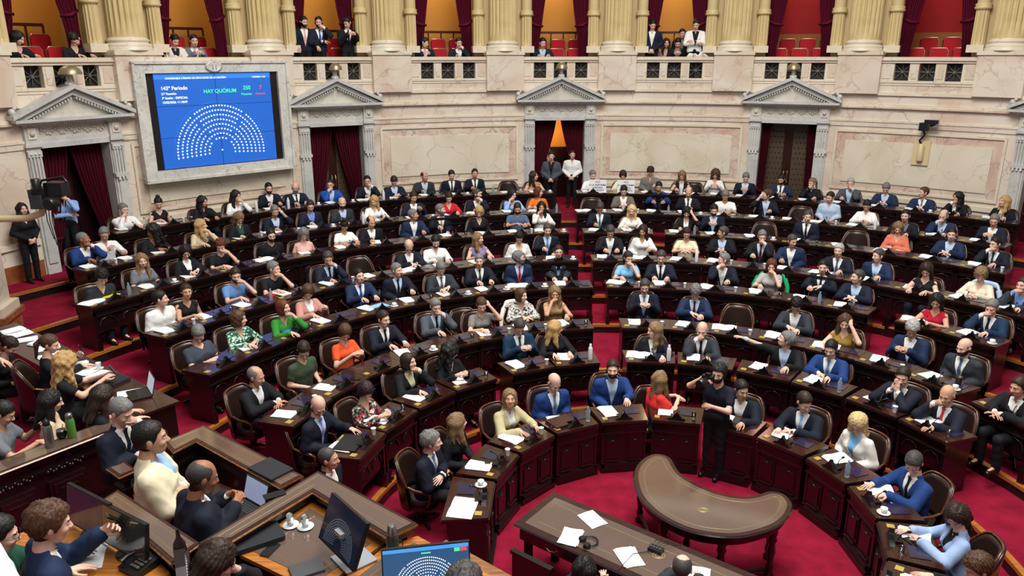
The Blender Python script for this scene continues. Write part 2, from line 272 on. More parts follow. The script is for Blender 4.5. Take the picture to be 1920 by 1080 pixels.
 (2, -18.37, 0.357, 0.389, 'third row from wall, fourth left of aisle', -18.37, -1.8, 18.881, 18.4, 'grey-bearded man in dark suit looking right, third row from wall, fourth left of aisle', 'S dnavy/white/tan', 'grey short be', 'd', 57.0, 0.0, 0.12, 0),
 (2, -14.09, 0.389, 0.458, 'third row from wall, third left of aisle', -14.09, -0.826, 18.605, 14.1, 'curly blonde woman in black blouse, third row from wall, third left of aisle', 'B black', 'blonde bobc', 'd', -16.6, 30.0, 0.12, 0),
 (2, -9.06, 0.459, 0.305, 'third row from wall, second left of aisle', -8.96, 0.117, 19.075, 9.0, 'bearded man in slate blue shirt, third row from wall, second left of aisle', 'T slate', 'dbrown short be', 'd', -4.4, 25.0, 0.12, 1),
 (2, -5.71, 0.305, 0.48, 'third row from wall, first left of aisle', -5.81, 0.734, 19.269, 5.8, 'black-haired woman in white blouse, hand at cheek, third row from wall, first left of aisle', 'B white', 'black longs', 'cR', -3.0, 10.0, 0.12, 1),
 (3, -22.75, 0.303, 0.446, 'fourth row from wall, fourth left of aisle', -22.76, -1.696, 16.306, 22.8, 'black-haired bearded man in white shirt, fourth row from wall, fourth left of aisle', 'H white', 'black short be', 'd', -6.9, 30.0, 0.12, 0),
 (3, -16.78, 0.447, 0.425, 'fourth row from wall, third left of aisle', -16.78, -0.767, 16.587, 16.8, 'long-haired woman in sleeveless violet top, fourth row from wall, third left of aisle', 'D violet', 'dblonde longs', 'd', 40.8, 0.0, 0.12, 0),
 (3, -11.09, 0.426, 0.348, 'fourth row from wall, second left of aisle', -11.09, 0.141, 16.732, 11.1, 'dark-haired woman in white blazer looking down, fourth row from wall, second left of aisle', 'S white/beige/-', 'black tail', 'd', -6.6, 45.0, 0.12, 0),
 (3, -6.44, 0.348, 0.48, 'fourth row from wall, first left of aisle', -6.44, 0.807, 17.479, 6.4, 'dark-haired man in navy suit and light blue tie, fourth row, first left of aisle', 'S dnavy/lblue/blue4', 'dgrey short', 'd', 0.9, 15.0, 0.12, 0),
 (4, -25.36, 0.374, 0.411, 'fifth row from wall, fourth left of aisle', -25.36, -1.462, 14.822, 25.4, 'grey-haired man in charcoal suit and blue tie looking down, fifth row, fourth left of aisle', 'S dgrey/white/slate', 'grey short', 'd', -4.9, 40.0, 0.12, 0),
 (4, -18.81, 0.412, 0.386, 'fifth row from wall, third left of aisle', -18.81, -0.708, 15.396, 18.8, 'grey-haired man in dark suit and green-black tie, fifth row from wall, third left of aisle', 'S dnavy/white/dgreen', 'grey short', 'd', -16.3, 5.0, 0.12, 0),
 (4, -12.66, 0.387, 0.404, 'fifth row from wall, second left of aisle', -12.66, 0.129, 15.638, 12.7, 'grey-bearded man in blue suit and red tie looking right, fifth row, second left of aisle', 'S navy2/lblue/red', 'grey shag be gl', 'd', 61.8, -5.0, 0.12, 0),
 (4, -6.23, 0.405, 0.48, 'fifth row from wall, first left of aisle', -6.23, 0.99, 16.139, 6.2, 'man in glasses, grey suit and light blue shirt, fifth row, first left of aisle', 'S dgrey/lblue2/-', 'dbrown short gl', 'd', -4.8, 0.0, 0.12, 0),
 (5, -16.99, 0.38, 0.299, 'sixth row from wall, second left of aisle', -16.77, 0.144, 13.571, 16.8, 'brown-haired woman in patterned blouse, sixth row from wall, second left of aisle', 'B mono', 'brown bob', 'd', 32.5, 0.0, 0.12, 0),
 (5, -10.49, 0.3, 0.48, 'sixth row from wall, first left of aisle', -10.71, 0.775, 13.71, 10.7, 'long-haired blonde woman with bare shoulders, cheek on hand, sixth row, first left of aisle', 'D tan', 'dblonde longs', 'cR', -9.1, 10.0, 0.12, 1),
 (5, -32.47, 0.457, 0.332, 'sixth row from wall, fifth left of aisle', -32.47, -1.4, 12.913, 32.5, 'grey-haired man in grey suit, hand over mouth, sixth row from wall, fifth left of aisle', 'S grey2/lblue/dnavy', 'grey short', 'cL', -6.5, 15.0, 0.12, 0),
 (5, -25.24, 0.332, 0.379, 'sixth row from wall, third left of aisle', -25.24, -0.584, 13.002, 25.2, 'brown-haired woman in grey top, hand on forehead, sixth row from wall, third left of aisle', 'T greyp', 'brown tail', 'eL', -12.8, 25.0, 0.12, 0),
 (0, 1.61, 0.48, 0.417, 'back row, first right of aisle', 1.61, 2.315, 22.132, -1.6, 'grey-haired man in white shirt behind left placard, back row, first right of aisle', 'H white', 'grey short', 'd', 15.6, 20.0, 0.12, 0),
 (0, 5.08, 0.417, 0.382, 'back row, second right of aisle', 5.08, 3.193, 22.132, -5.1, 'dark-haired woman in yellow top behind placard, back row, second right of aisle', 'B cream', 'dbrown bob', 'd', -3.1, 40.0, 0.12, 0),
 (1, 4.87, 0.392, 0.437, 'second row from wall, second right of aisle', 4.87, 3.009, 20.6, -4.9, 'dark-haired man in taupe suit looking down, second row from wall, second right of aisle', 'S taupe/white/-', 'black short', 'd', -3.5, 30.0, 0.12, 0),
 (2, 1.53, 0.48, 0.357, 'third row from wall, first right of aisle', 1.53, 2.216, 19.173, -1.5, 'grey-haired man in dark suit and teal tie, head bowed, third row, first right of aisle', 'S dnavy/white/teal', 'dgrey short', 'd', -5.1, 45.0, 0.12, 1),
 (2, 5.45, 0.357, 0.48, 'third row from wall, second right of aisle', 5.45, 2.967, 18.793, -5.5, 'blonde woman in white jacket, third row from wall, second right of aisle', 'B offwhite', 'lblonde longs', 'd', -3.5, 15.0, 0.12, 0),
 (3, 2.08, 0.48, 0.333, 'fourth row from wall, first right of aisle', 2.08, 2.259, 17.325, -2.1, 'dark-haired man in black suit looking down, fourth row from wall, first right of aisle', 'S black/white/-', 'dgrey short', 'd', -0.4, 40.0, 0.12, 0),
 (4, 3.78, 0.48, 0.314, 'fifth row from wall, first right of aisle', 3.78, 2.434, 15.64, -3.8, 'brown-haired woman in light blue t-shirt, hand at mouth, fifth row, first right of aisle', 'T lblue3', 'dbrown tail', 'cL', 24.9, 15.0, 0.12, 0),
 (1, 1.1, 0.48, 0.392, 'second row from wall, first right of aisle', 1.1, 2.154, 20.402),
 (0, 8.26, 0.382, 0.306, 'back row, third right of aisle', 8.27, 4.108, 22.837, -8.3, 'dark-haired man in grey shirt looking down, back row, third right of aisle', 'H greyp', 'dbrown shag', 'd', -1.9, 40.0, 0.12, 0),
 (0, 10.81, 0.306, 0.306, 'back row, fourth right of aisle', 11.71, 4.884, 22.06, -11.7, 'blonde woman in black waistcoat over white top, back row, fourth right of aisle', 'D bw', 'dblonde longs', 'd', -5.8, 35.0, 0.12, 0),
 (0, 15.9, 0.306, 0.323, 'back row, sixth right of aisle', 15.31, 5.908, 22.312, -15.3, 'curly brown-haired woman in white blouse, back row, sixth right of aisle', 'B white', 'brown curly', 'r', -4.5, 30.0, 0.12, 0),
 (0, 18.59, 0.323, 0.447, 'back row, seventh right of aisle', 18.59, 6.612, 21.688, -18.6, 'stout grey-haired man in navy suit holding phone, back row, seventh right of aisle', 'S dnavy/lblue/-', 'grey short', 'r', 1.6, 30.0, 0.12, 0),
 (0, 22.32, 0.447, 0.386, 'back row, eighth right of aisle', 22.32, 7.501, 21.328, -22.3, 'black-haired bearded man in blue suit and black tie, back row, eighth right of aisle', 'S navy2/white/black', 'black short be', 'd', -17.0, 25.0, 0.12, 1),
 (0, 25.54, 0.386, 0.44, 'back row, ninth right of aisle', 25.54, 8.142, 20.755, -25.5, 'blonde woman in black blazer, hand at mouth, back row, ninth right of aisle', 'S black/black/-', 'dblonde tail', 'cR', -35.9, 15.0, 0.12, 0),
 (1, 9.08, 0.437, 0.356, 'second row from wall, third right of aisle', 9.08, 4.069, 21.22, -9.1, 'black-haired man in bright blue suit and black shirt, second row, third right of aisle', 'S blue2/black/-', 'black short', 'd', -1.8, 20.0, 0.12, 1),
 (1, 12.5, 0.356, 0.44, 'second row from wall, fourth right of aisle', 12.5, 4.717, 20.368, -12.5, 'balding white-haired man in black suit and tie, second row from wall, fourth right of aisle', 'S black/white/black', 'grey balding', 'd', -5.5, 25.0, 0.12, 0),
 (1, 16.74, 0.44, 0.47, 'second row from wall, fifth right of aisle', 16.74, 5.566, 19.867, -16.7, 'grey-haired man in white short-sleeved shirt, head bowed, second row from wall, fifth right of aisle', 'T white', 'grey short', 'd', -3.9, 40.0, 0.12, 1),
 (1, 21.26, 0.47, 0.397, 'second row from wall, sixth right of aisle', 21.26, 6.677, 19.962, -21.3, 'brown-haired man in dark suit leaning back, second row from wall, sixth right of aisle', 'S dnavy/lblue/-', 'brown shag', 'eR', -67.2, 0.0, 0.12, 0),
 (1, 28.02, 0.305, 0.417, 'second row from wall, eighth right of aisle', 27.89, 8.186, 19.571, -27.9, 'dark-haired man in pale blue shirt, second row from wall, eighth right of aisle', 'H lblue', 'dbrown short', 'd', -24.8, 15.0, 0.12, 0),
 (2, 12.31, 0.48, 0.305, 'third row from wall, third right of aisle', 12.33, 4.292, 18.606, -12.3, 'long-haired woman in black vest, hand on brow, third row from wall, third right of aisle', 'B bwv', 'black bangs', 'eL', -0.7, 30.0, 0.12, 0),
 (2, 15.66, 0.304, 0.559, 'third row from wall, fourth right of aisle', 15.64, 5.029, 18.855, -15.6, 'bearded dark-haired man in navy suit, third row from wall, fourth right of aisle', 'S dnavy/lblue/-', 'black short be', 'r', 5.7, 20.0, 0.12, 0),
 (2, 26.51, 0.427, 0.514, 'third row from wall, sixth right of aisle', 26.51, 7.061, 18.038, -26.5, 'greying man in navy suit and black tie, third row from wall, sixth right of aisle', 'S navy/white/black', 'dgrey short', 'l', 15.2, 5.0, 0.12, 0),
 (3, 6.53, 0.333, 0.441, 'fourth row from wall, second right of aisle', 6.53, 3.017, 17.386, -6.5, 'curly dark-haired woman in white blouse, fourth row from wall, second right of aisle', 'B white', 'dbrown longs', 'd', -13.3, 20.0, 0.12, 1),
 (3, 12.42, 0.441, 0.35, 'fourth row from wall, third right of aisle', 12.42, 3.98, 17.111, -12.4, 'woman in glasses and cream shirt, fourth row from wall, third right of aisle', 'T cream', 'dbrown tail gl', 'd', -0.7, 30.0, 0.12, 0),
 (3, 17.1, 0.35, 0.372, 'fourth row from wall, fourth right of aisle', 17.1, 4.822, 17.177, -17.1, 'dark-haired man in black suit turned sideways, fourth row from wall, fourth right of aisle', 'S black/lblue/-', 'dgrey short', 'd', -78.6, 5.0, 0.12, 1),
 (3, 22.07, 0.371, 0.303, 'fourth row from wall, fifth right of aisle', 22.15, 5.601, 16.776, -22.2, 'grey-haired man in dark suit and maroon tie, fourth row from wall, fifth right of aisle', 'S black/lblue/maroon', 'grey short', 'cL', 13.7, 15.0, 0.12, 0),
 (3, 26.12, 0.302, 0.45, 'fourth row from wall, sixth right of aisle', 26.03, 6.121, 16.331, -26.0, 'grey-haired man in blue suit and white shirt looking right, fourth row, sixth right of aisle', 'S navy2/white/-', 'dgrey short', 'd', 40.5, 10.0, 0.12, 1),
 (4, 8.76, 0.314, 0.57, 'fifth row from wall, second right of aisle', 8.76, 3.14, 15.688, -8.8, 'greying man in dark suit and dark tie, fifth row from wall, second right of aisle', 'S dnavy/white/dnavy', 'dgrey short', 'd', -2.6, 20.0, 0.12, 0),
 (4, 17.82, 0.569, 0.431, 'fifth row from wall, third right of aisle', 17.82, 4.403, 15.467, -17.8, 'white-haired man in dark suit in profile, hand at chin, fifth row, third right of aisle', 'S dnavy/white/-', 'grey short', 'cR', -73.1, 0.0, 0.12, 0),
 (4, 24.67, 0.43, 0.41, 'fifth row from wall, fourth right of aisle', 24.67, 5.257, 14.995, -24.7, 'red-haired woman in black and white striped top, fifth row from wall, fourth right of aisle', 'T stripe', 'auburn bob', 'cL', 5.4, 15.0, 0.12, 0),
 (4, 31.22, 0.409, 0.318, 'fifth row from wall, fifth right of aisle', 31.22, 6.26, 14.889, -31.2, 'smiling dark-haired man in navy suit and dark tie, fifth row, fifth right of aisle', 'S dnavy/white/navy', 'black short', 'd', 8.5, 5.0, 0.12, 0),
 (5, 5.63, 0.48, 0.395, 'sixth row from wall, first right of aisle', 5.63, 2.544, 14.145, -5.6, 'dark-haired man in navy suit and blue tie, sixth row from wall, first right of aisle', 'S dnavy/white/blue4', 'dgrey short', 'r', -4.6, 20.0, 0.12, 0),
 (5, 14.18, 0.394, 0.335, 'sixth row from wall, second right of aisle', 14.18, 3.449, 13.801, -14.2, 'grey-haired man in navy suit and dark red tie, sixth row, second right of aisle', 'S navy2/lblue/maroon', 'grey shag', 'd', 0.2, 50.0, 0.12, 0),
 (0, 13.36, 0.306, 0.306, 'back row, fifth right of aisle', 13.04, 5.192, 21.878),
 (1, 25.08, 0.397, 0.305, 'second row from wall, seventh right of aisle', 25.22, 7.312, 19.178),
 (2, 21.8, 0.558, 0.428, 'third row from wall, fifth right of aisle', 21.8, 6.068, 18.105),
 (0, 29.2, 0.44, 0.428, 'back row, tenth right of aisle', 29.2, 9.138, 20.641, -29.2, 'white-haired man in grey suit, hand over mouth, back row, tenth right of aisle', 'S grey2/lblue/-', 'lgrey short', 'cL', 0.3, 10.0, 0.12, 0),
 (0, 32.77, 0.427, 0.432, 'back row, eleventh right of aisle', 32.77, 9.753, 19.893, -32.8, 'grey-haired man in navy suit looking down, back row, eleventh right of aisle', 'S navy2/lblue/-', 'grey short', 'd', -3.3, 40.0, 0.12, 0),
 (0, 36.38, 0.432, 0.384, 'back row, twelfth right of aisle', 36.38, 10.37, 19.194, -36.4, 'brown-haired man in blue suit looking left, back row, twelfth right of aisle', 'S navy2/white/grey', 'brown short', 'd', -52.0, 0.0, 0.12, 0),
 (0, 39.59, 0.384, 0.467, 'back row, thirteenth right of aisle', 39.59, 10.866, 18.541, -39.6, 'dark-haired woman in black jacket, hand at chin, back row, thirteenth right of aisle', 'S black/white/-', 'black longs', 'cR', -40.7, 5.0, 0.12, 1),
 (0, 43.49, 0.466, 0.48, 'back row, fourteenth right of aisle', 43.49, 11.682, 18.011, -43.5, 'long-haired blonde woman in black and white sweater, back row, fourteenth right of aisle', 'B bwv', 'blonde longs', 'd', -39.4, 0.0, 0.12, 0),
 (1, 32.04, 0.416, 0.477, 'second row from wall, ninth right of aisle', 32.04, 8.655, 18.489, -32.0, 'dark-haired woman in white blazer, second row from wall, ninth right of aisle', 'S white/offwhite/-', 'black tail', 'd', 2.0, 35.0, 0.12, 1),
 (1, 36.64, 0.477, 0.335, 'second row from wall, tenth right of aisle', 36.64, 8.976, 17.211, -36.6, 'black-haired man in black suit, second row from wall, tenth right of aisle', 'S black/grey/-', 'black short', 'd', -5.9, 5.0, 0.12, 0),
 (1, 39.87, 0.334, 0.464, 'second row from wall, eleventh right of aisle', 39.87, 9.842, 17.207, -39.9, 'grey-bearded man in glasses and blue suit, hand on chin, second row, eleventh right of aisle', 'S navy2/lblue/-', 'grey balding be gl', 'cR', -9.8, 15.0, 0.12, 0),
 (1, 44.34, 0.463, 0.48, 'second row from wall, twelfth right of aisle', 44.34, 10.692, 16.696, -44.3, 'grey-haired man in glasses and navy suit with phone, second row, twelfth right of aisle', 'S navy/white/-', 'grey short gl', 'r', 6.8, 20.0, 0.12, 0),
 (2, 36.52, 0.394, 0.488, 'third row from wall, eighth right of aisle', 36.52, 8.637, 16.795, -36.5, 'long-haired woman in coral satin blouse, third row from wall, eighth right of aisle', 'B coral', 'dblonde longs', 'x', 9.4, 30.0, 0.12, 0),
 (2, 41.91, 0.487, 0.42, 'third row from wall, ninth right of aisle', 41.91, 9.471, 16.134, -41.9, 'black-haired man in blue suit and pale shirt holding sheet, third row, ninth right of aisle', 'S navy2/lblue/-', 'black short', 'd', 11.6, 5.0, 0.12, 0),
 (2, 46.56, 0.42, 0.48, 'third row from wall, tenth right of aisle', 46.56, 9.914, 15.289, -46.6, 'dark-haired man in navy suit and green tie, third row from wall, tenth right of aisle', 'S dnavy/white/dgreen', 'black short', 'cR', -31.3, 10.0, 0.12, 0),
 (3, 32.15, 0.449, 0.354, 'fourth row from wall, seventh right of aisle', 32.15, 6.809, 15.503, -32.2, 'white-haired man in navy suit, fourth row from wall, seventh right of aisle', 'S dnavy/white/slate', 'lgrey short', 'd', -6.5, 5.0, 0.12, 0),
 (3, 36.9, 0.353, 0.483, 'fourth row from wall, eighth right of aisle', 36.9, 7.43, 15.063, -36.9, 'grey-haired man in blue suit and pale blue shirt, fourth row, eighth right of aisle', 'S navy2/lblue/-', 'dgrey short', 'd', -39.3, 5.0, 0.12, 0),
 (3, 43.39, 0.481, 0.395, 'fourth row from wall, ninth right of aisle', 43.39, 7.868, 14.013, -43.4, 'brown-haired woman in sleeveless black top looking down, fourth row from wall, ninth right of aisle', 'D black', 'dbrown longs', 'd', 9.2, 40.0, 0.12, 0),
 (3, 48.72, 0.394, 0.355, 'fourth row from wall, tenth right of aisle', 48.72, 8.719, 13.687, -48.7, 'short-haired blonde woman in cream top and scarf, fourth row from wall, tenth right of aisle', 'B creamp', 'dblonde bobc', 'd', 16.3, 40.0, 0.12, 0),
 (4, 36.29, 0.317, 0.48, 'fifth row from wall, sixth right of aisle', 36.29, 6.653, 14.169, -36.3, 'greying man in navy suit and pale blue shirt, fifth row, sixth right of aisle', 'S navy/lblue/-', 'dgrey short', 'd', -48.8, 0.0, 0.12, 0),
 (3, 53.52, 0.354, 0.48, 'fourth row from wall, eleventh right of aisle', 53.52, 9.067, 13.001, -53.5, 'dark-haired man in grey jacket and blue shirt, fourth row from wall, eleventh right of aisle', 'S dgrey/blue3/-', 'dbrown short', 'cR', -11.2, 5.0, 0.12, 0),
 (2, 32.16, 0.513, 0.395, 'third row from wall, seventh right of aisle', 32.16, 7.856, 17.165),
 (4, -63.93, 0.48, 0.372, 'fifth row from wall, tenth left of aisle', -63.93, -4.865, 11.025, 63.9, 'heavy grey-haired man in slate polo using phone, fifth row from wall, tenth left of aisle', 'T slate2', 'grey short', 'lp', -40.4, 45.0, 0.12, 0),
 (4, -57.89, 0.373, 0.376, 'fifth row from wall, ninth left of aisle', -57.89, -4.47, 11.714, 57.9, 'curly brown-haired woman in green print blouse, fifth row from wall, ninth left of aisle', 'B greenp', 'brown bobc', 'd', 32.7, 0.0, 0.12, 0),
 (5, -58.91, 0.473, 0.391, 'sixth row from wall, eighth left of aisle', -58.91, -3.213, 10.799, 58.9, 'dark-haired man in olive t-shirt reading, sixth row from wall, eighth left of aisle', 'T olive', 'dbrown short', 'd', -37.7, 45.0, 0.12, 0),
 (5, -69.36, 0.48, 0.469, 'sixth row from wall, ninth left of aisle', -69.36, -3.617, 9.792, 69.4, 'balding grey-haired man in dark suit, sixth row from wall, ninth left of aisle', 'S black/white/-', 'grey balding', 'd', 10.5, 15.0, 0.12, 1),
 (5, -50.26, 0.393, 0.356, 'sixth row from wall, seventh left of aisle', -50.26, -2.74, 11.576, 50.3, 'brown-haired woman in orange shirt looking at phone, sixth row from wall, seventh left of aisle', 'T orange2', 'brown bob', 'r', -32.2, 45.0, 0.12, 0),
 (5, -42.43, 0.358, 0.455, 'sixth row from wall, sixth left of aisle', -42.43, -2.218, 12.227, 42.4, 'dark-haired man in dark suit and black tie, sixth row from wall, sixth left of aisle', 'S dnavy/white/black', 'dbrown short', 'd', 7.6, 5.0, 0.12, 0),
 (6, -63.33, 0.294, 0.476, 'seventh row from wall, fifth left of aisle', -63.7, -2.092, 9.688, 63.7, 'woman in floral blouse with dark bob, head bowed, seventh row, fifth left of aisle', 'B floral', 'dpurple bob', 'r', -37.0, 45.0, 0.12, 0),
 (6, -72.06, 0.48, 0.294, 'seventh row from wall, sixth left of aisle', -71.69, -2.636, 9.214, 71.7, 'bald man in glasses, navy suit and lilac tie, seventh row, sixth left of aisle', 'S dnavy/lblue/lilac', 'grey bald gl', 'd', -36.2, 35.0, 0.12, 0),
 (6, -49.2, 0.477, 0.306, 'seventh row from wall, fourth left of aisle', -49.2, -1.625, 10.761, 49.2, 'dark-haired woman in black blazer, hand at mouth, seventh row from wall, fourth left of aisle', 'S black/cream/-', 'dbrown bob', 'cL', 14.0, -5.0, 0.12, 0),
 (6, -40.12, 0.307, 0.48, 'seventh row from wall, third left of aisle', -40.12, -1.023, 11.19, 40.1, 'curly black-haired person reading open papers, turned away, seventh row from wall, third left of aisle', 'B black', 'black curly', 'r', 64.8, 20.0, 0.12, 0),
 (6, -22.47, 0.48, 0.296, 'seventh row from wall, second left of aisle', -21.46, 0.085, 12.353, 21.5, 'dark-haired man in navy suit and green tie using phone, seventh row, second left of aisle', 'S navy3/white/dgreen', 'dgrey short', 'r', -2.0, 40.0, 0.12, 0),
 (6, -13.73, 0.296, 0.48, 'seventh row from wall, first left of aisle', -14.73, 0.707, 12.283, 14.7, 'long-haired blonde woman in black jacket turned away, seventh row from wall, first left of aisle', 'B black', 'blonde longs', 'd', 85, 10.0, 0.12, 0),
 (7, -27.27, 0.37, 0.37, 'innermost row, second left of aisle', -26.21, 0.569, 10.433, 26.2, 'bald man in blue suit and blue tie, innermost row, second left of aisle', 'S blue2/white/blue4', 'dbrown bald', 'd', 5.4, 35.0, 0.12, 0),
 (7, -8.19, 0.37, 0.37, 'innermost row, first left of aisle', -6.88, 1.52, 10.937, 6.9, 'bearded man in blue suit and open blue shirt, innermost row, first left of aisle', 'S blue2/lblue/-', 'dbrown short be', 'd', -14.9, 0.0, 0.12, 0),
 (7, -46.35, 0.37, 0.37, 'innermost row, third left of aisle', -43.08, -0.104, 9.864, 43.1, 'blonde-grey woman in beige blazer looking up, innermost row, third left of aisle', 'S beige2/white/-', 'dblonde bob', 'd', -37.9, -15.0, 0.12, 1),
 (7, -65.44, 0.369, 0.369, 'innermost row, fourth left of aisle', -62.51, -0.8, 9.12, 62.5, 'woman with long brown hair in black, turned right, innermost row, fourth left of aisle', 'B black', 'dblonde longs', 'l', 51.9, 0.0, 0.12, 0),
 (7, -84.52, 0.48, 0.369, 'innermost row, fifth left of aisle', -73.8, -1.094, 8.583, 73.8, 'grey-haired man in dark suit and blue tie, arms crossed, innermost row, fifth left of aisle', 'S dnavy/white/blue4', 'grey shag', 'x', 17.8, 0.0, 0.12, 0),
 (5, -26.66, 0, 0, 'sixth row from wall, fourth left of aisle', -26.66, -0.802, 13.113),
 (6, 6.06, 0.48, 0.343, 'seventh row from wall, first right of aisle', 6.06, 2.384, 12.178, -6.1, 'long-haired blonde woman in black blazer over white top, seventh row, first right of aisle', 'S black/white/-', 'dblonde longs', 'd', -65.1, 5.0, 0.12, 0),
 (6, 16.17, 0.343, 0.556, 'seventh row from wall, second right of aisle', 16.17, 3.205, 12.174, -16.2, 'bald grey-bearded man in dark suit, finger at lips, seventh row, second right of aisle', 'S dgrey/white/dnavy', 'grey bald be', 'cR', -3.6, 15.0, 0.12, 0),
 (7, 10.89, 0.37, 0.37, 'innermost row, first right of aisle', 5.73, 2.087, 10.425, 108.2, 'long-haired blonde woman in red dress turned away, innermost row, first right of aisle', 'T red2', 'dblonde longs', 'd', 30.0, 0.0, 0.12, 0),
 (7, 29.98, 0.37, 0.37, 'innermost row, second right of aisle', 30.01, 3.332, 10.173, -30.0, 'seated person in dark suit hidden behind photographer, innermost row, second right of aisle', 'S dnavy/white/-', 'black short', 'd', 42.0, 10.0, 0.12, 1),
 (5, 30.92, 0.434, 0.417, 'sixth row from wall, fourth right of aisle', 30.92, 5.077, 12.997, -30.9, 'curly dark-haired man in charcoal suit, sixth row from wall, fourth right of aisle', 'S dgrey/white/-', 'black shag gl', 'd', 9.7, 45.0, 0.12, 0),
 (6, 32.58, 0.555, 0.296, 'seventh row from wall, third right of aisle', 32.69, 4.487, 11.726, -32.7, 'grey-haired man in dark suit pointing across the aisle, seventh row, third right of aisle', 'S black/lblue/-', 'grey shag', 'pt', -73.2, -15.0, 0.12, 0),
 (6, 41.32, 0.295, 0.514, 'seventh row from wall, fourth right of aisle', 41.2, 5.06, 11.307, -41.2, 'dark-haired man in royal blue suit and pale tie, seventh row, fourth right of aisle', 'S blue2/white/blue4', 'black short', 'd', 2.2, 20.0, 0.12, 0),
 (7, 49.06, 0.37, 0.37, 'innermost row, third right of aisle', 47.02, 4.109, 9.759, -47.0, 'dark-haired man in navy suit and light blue tie, innermost row, third right of aisle', 'S dnavy/white/blue5', 'dbrown short', 'd', 64.4, 30.0, 0.12, 0),
 (5, 21.45, 0.335, 0.436, 'sixth row from wall, third right of aisle', 21.45, 4.124, 13.345),
 (5, 40.0, 0.415, 0.408, 'sixth row from wall, fifth right of aisle', 40.0, 5.573, 12.075, -40.0, 'long-haired woman in gold sleeveless top, hand at face, sixth row, fifth right of aisle', 'D gold', 'brown longs', 'eL', 15.3, 20.0, 0.12, 0),
 (5, 48.94, 0.407, 0.388, 'sixth row from wall, sixth right of aisle', 48.94, 6.539, 11.743, -48.9, 'grey-haired man in blue suit and open white shirt, sixth row, sixth right of aisle', 'S navy2/white/-', 'lgrey shag', 'r', 25.0, 40.0, 0.12, 1),
 (5, 57.47, 0.386, 0.48, 'sixth row from wall, seventh right of aisle', 57.47, 6.927, 10.91, -57.5, 'bald bearded man in charcoal suit and grey tie, sixth row, seventh right of aisle', 'S dgrey/white/slate', 'dbrown bald be', 'd', -14.7, 15.0, 0.12, 0),
 (4, 47.82, 0.48, 0.357, 'fifth row from wall, seventh right of aisle', 47.82, 7.389, 12.674, -47.8, 'black-haired woman in sleeveless red dress, fifth row from wall, seventh right of aisle', 'D red3', 'black longs', 'd', 12.7, 30.0, 0.12, 1),
 (4, 53.56, 0.356, 0.48, 'fifth row from wall, eighth right of aisle', 53.56, 8.134, 12.304, -53.6, 'grey-haired man in navy suit pinching his nose, fifth row from wall, eighth right of aisle', 'S navy3/white/navy', 'grey short', 'cR', 5.2, 20.0, 0.12, 0),
 (6, 56.53, 0.513, 0.303, 'seventh row from wall, fifth right of aisle', 56.53, 5.678, 10.201, -56.5, 'dark-haired man in dark suit with hands pressed together, seventh row, fifth right of aisle', 'S dnavy/white/teal2', 'dbrown short', 'f', 17.7, 15.0, 0.12, 0),
 (6, 65.52, 0.303, 0.48, 'seventh row from wall, sixth right of aisle', 65.52, 5.977, 9.561, -65.5, 'white-haired balding man in navy suit and pink-red tie, seventh row, sixth right of aisle', 'S dnavy/white/redtie', 'lgrey bald', 'cR', 13.8, 15.0, 0.12, 1),
 (7, 68.14, 0.369, 0.369, 'innermost row, fourth right of aisle', 62.59, 4.588, 9.099, -62.6, 'long-haired blonde woman in white jacket over blue top, innermost row, fourth right of aisle', 'S offwhite/blue6/-', 'lblonde longs gl', 'd', 26.2, 40.0, 0.12, 0),
 (5, 70.72, 0.48, 0.48, 'sixth row from wall, eighth right of aisle', 70.72, 6.85, 9.438, -70.7, 'person in black jacket over white shirt at frame edge, sixth row, eighth right of aisle', 'S black/white/-', 'dbrown short', 'd', -5.0, 10.0, 0.12, 1),
 (7, 87.23, 0.369, 0.369, 'innermost row, fifth right of aisle', 83.43, 4.82, 8.045, -83.4, 'dark-haired man in royal blue suit and black tie, innermost row, fifth right of aisle', 'S blue2/white/black', 'dgrey short', 'd', 43.0, 40.0, 0.12, 0),
 (7, 106.31, 0.368, 0.368, 'innermost row, sixth right of aisle', 105.68, 4.719, 6.921, -105.7, 'brown-haired woman in light blue blazer reading, innermost row, sixth right of aisle', 'S lblue4/black/-', 'dbrown longs', 'd', 57.1, 45.0, 0.12, 0),
 (7, 125.39, 0.368, 0.48, 'innermost row, seventh right of aisle', 123.25, 4.44, 6.051, -123.2, 'brown-haired person mostly below the frame, innermost row, seventh right of aisle', 'B black', 'brown shag', 'd', 27.8, 30.0, 0.12, 0),
]
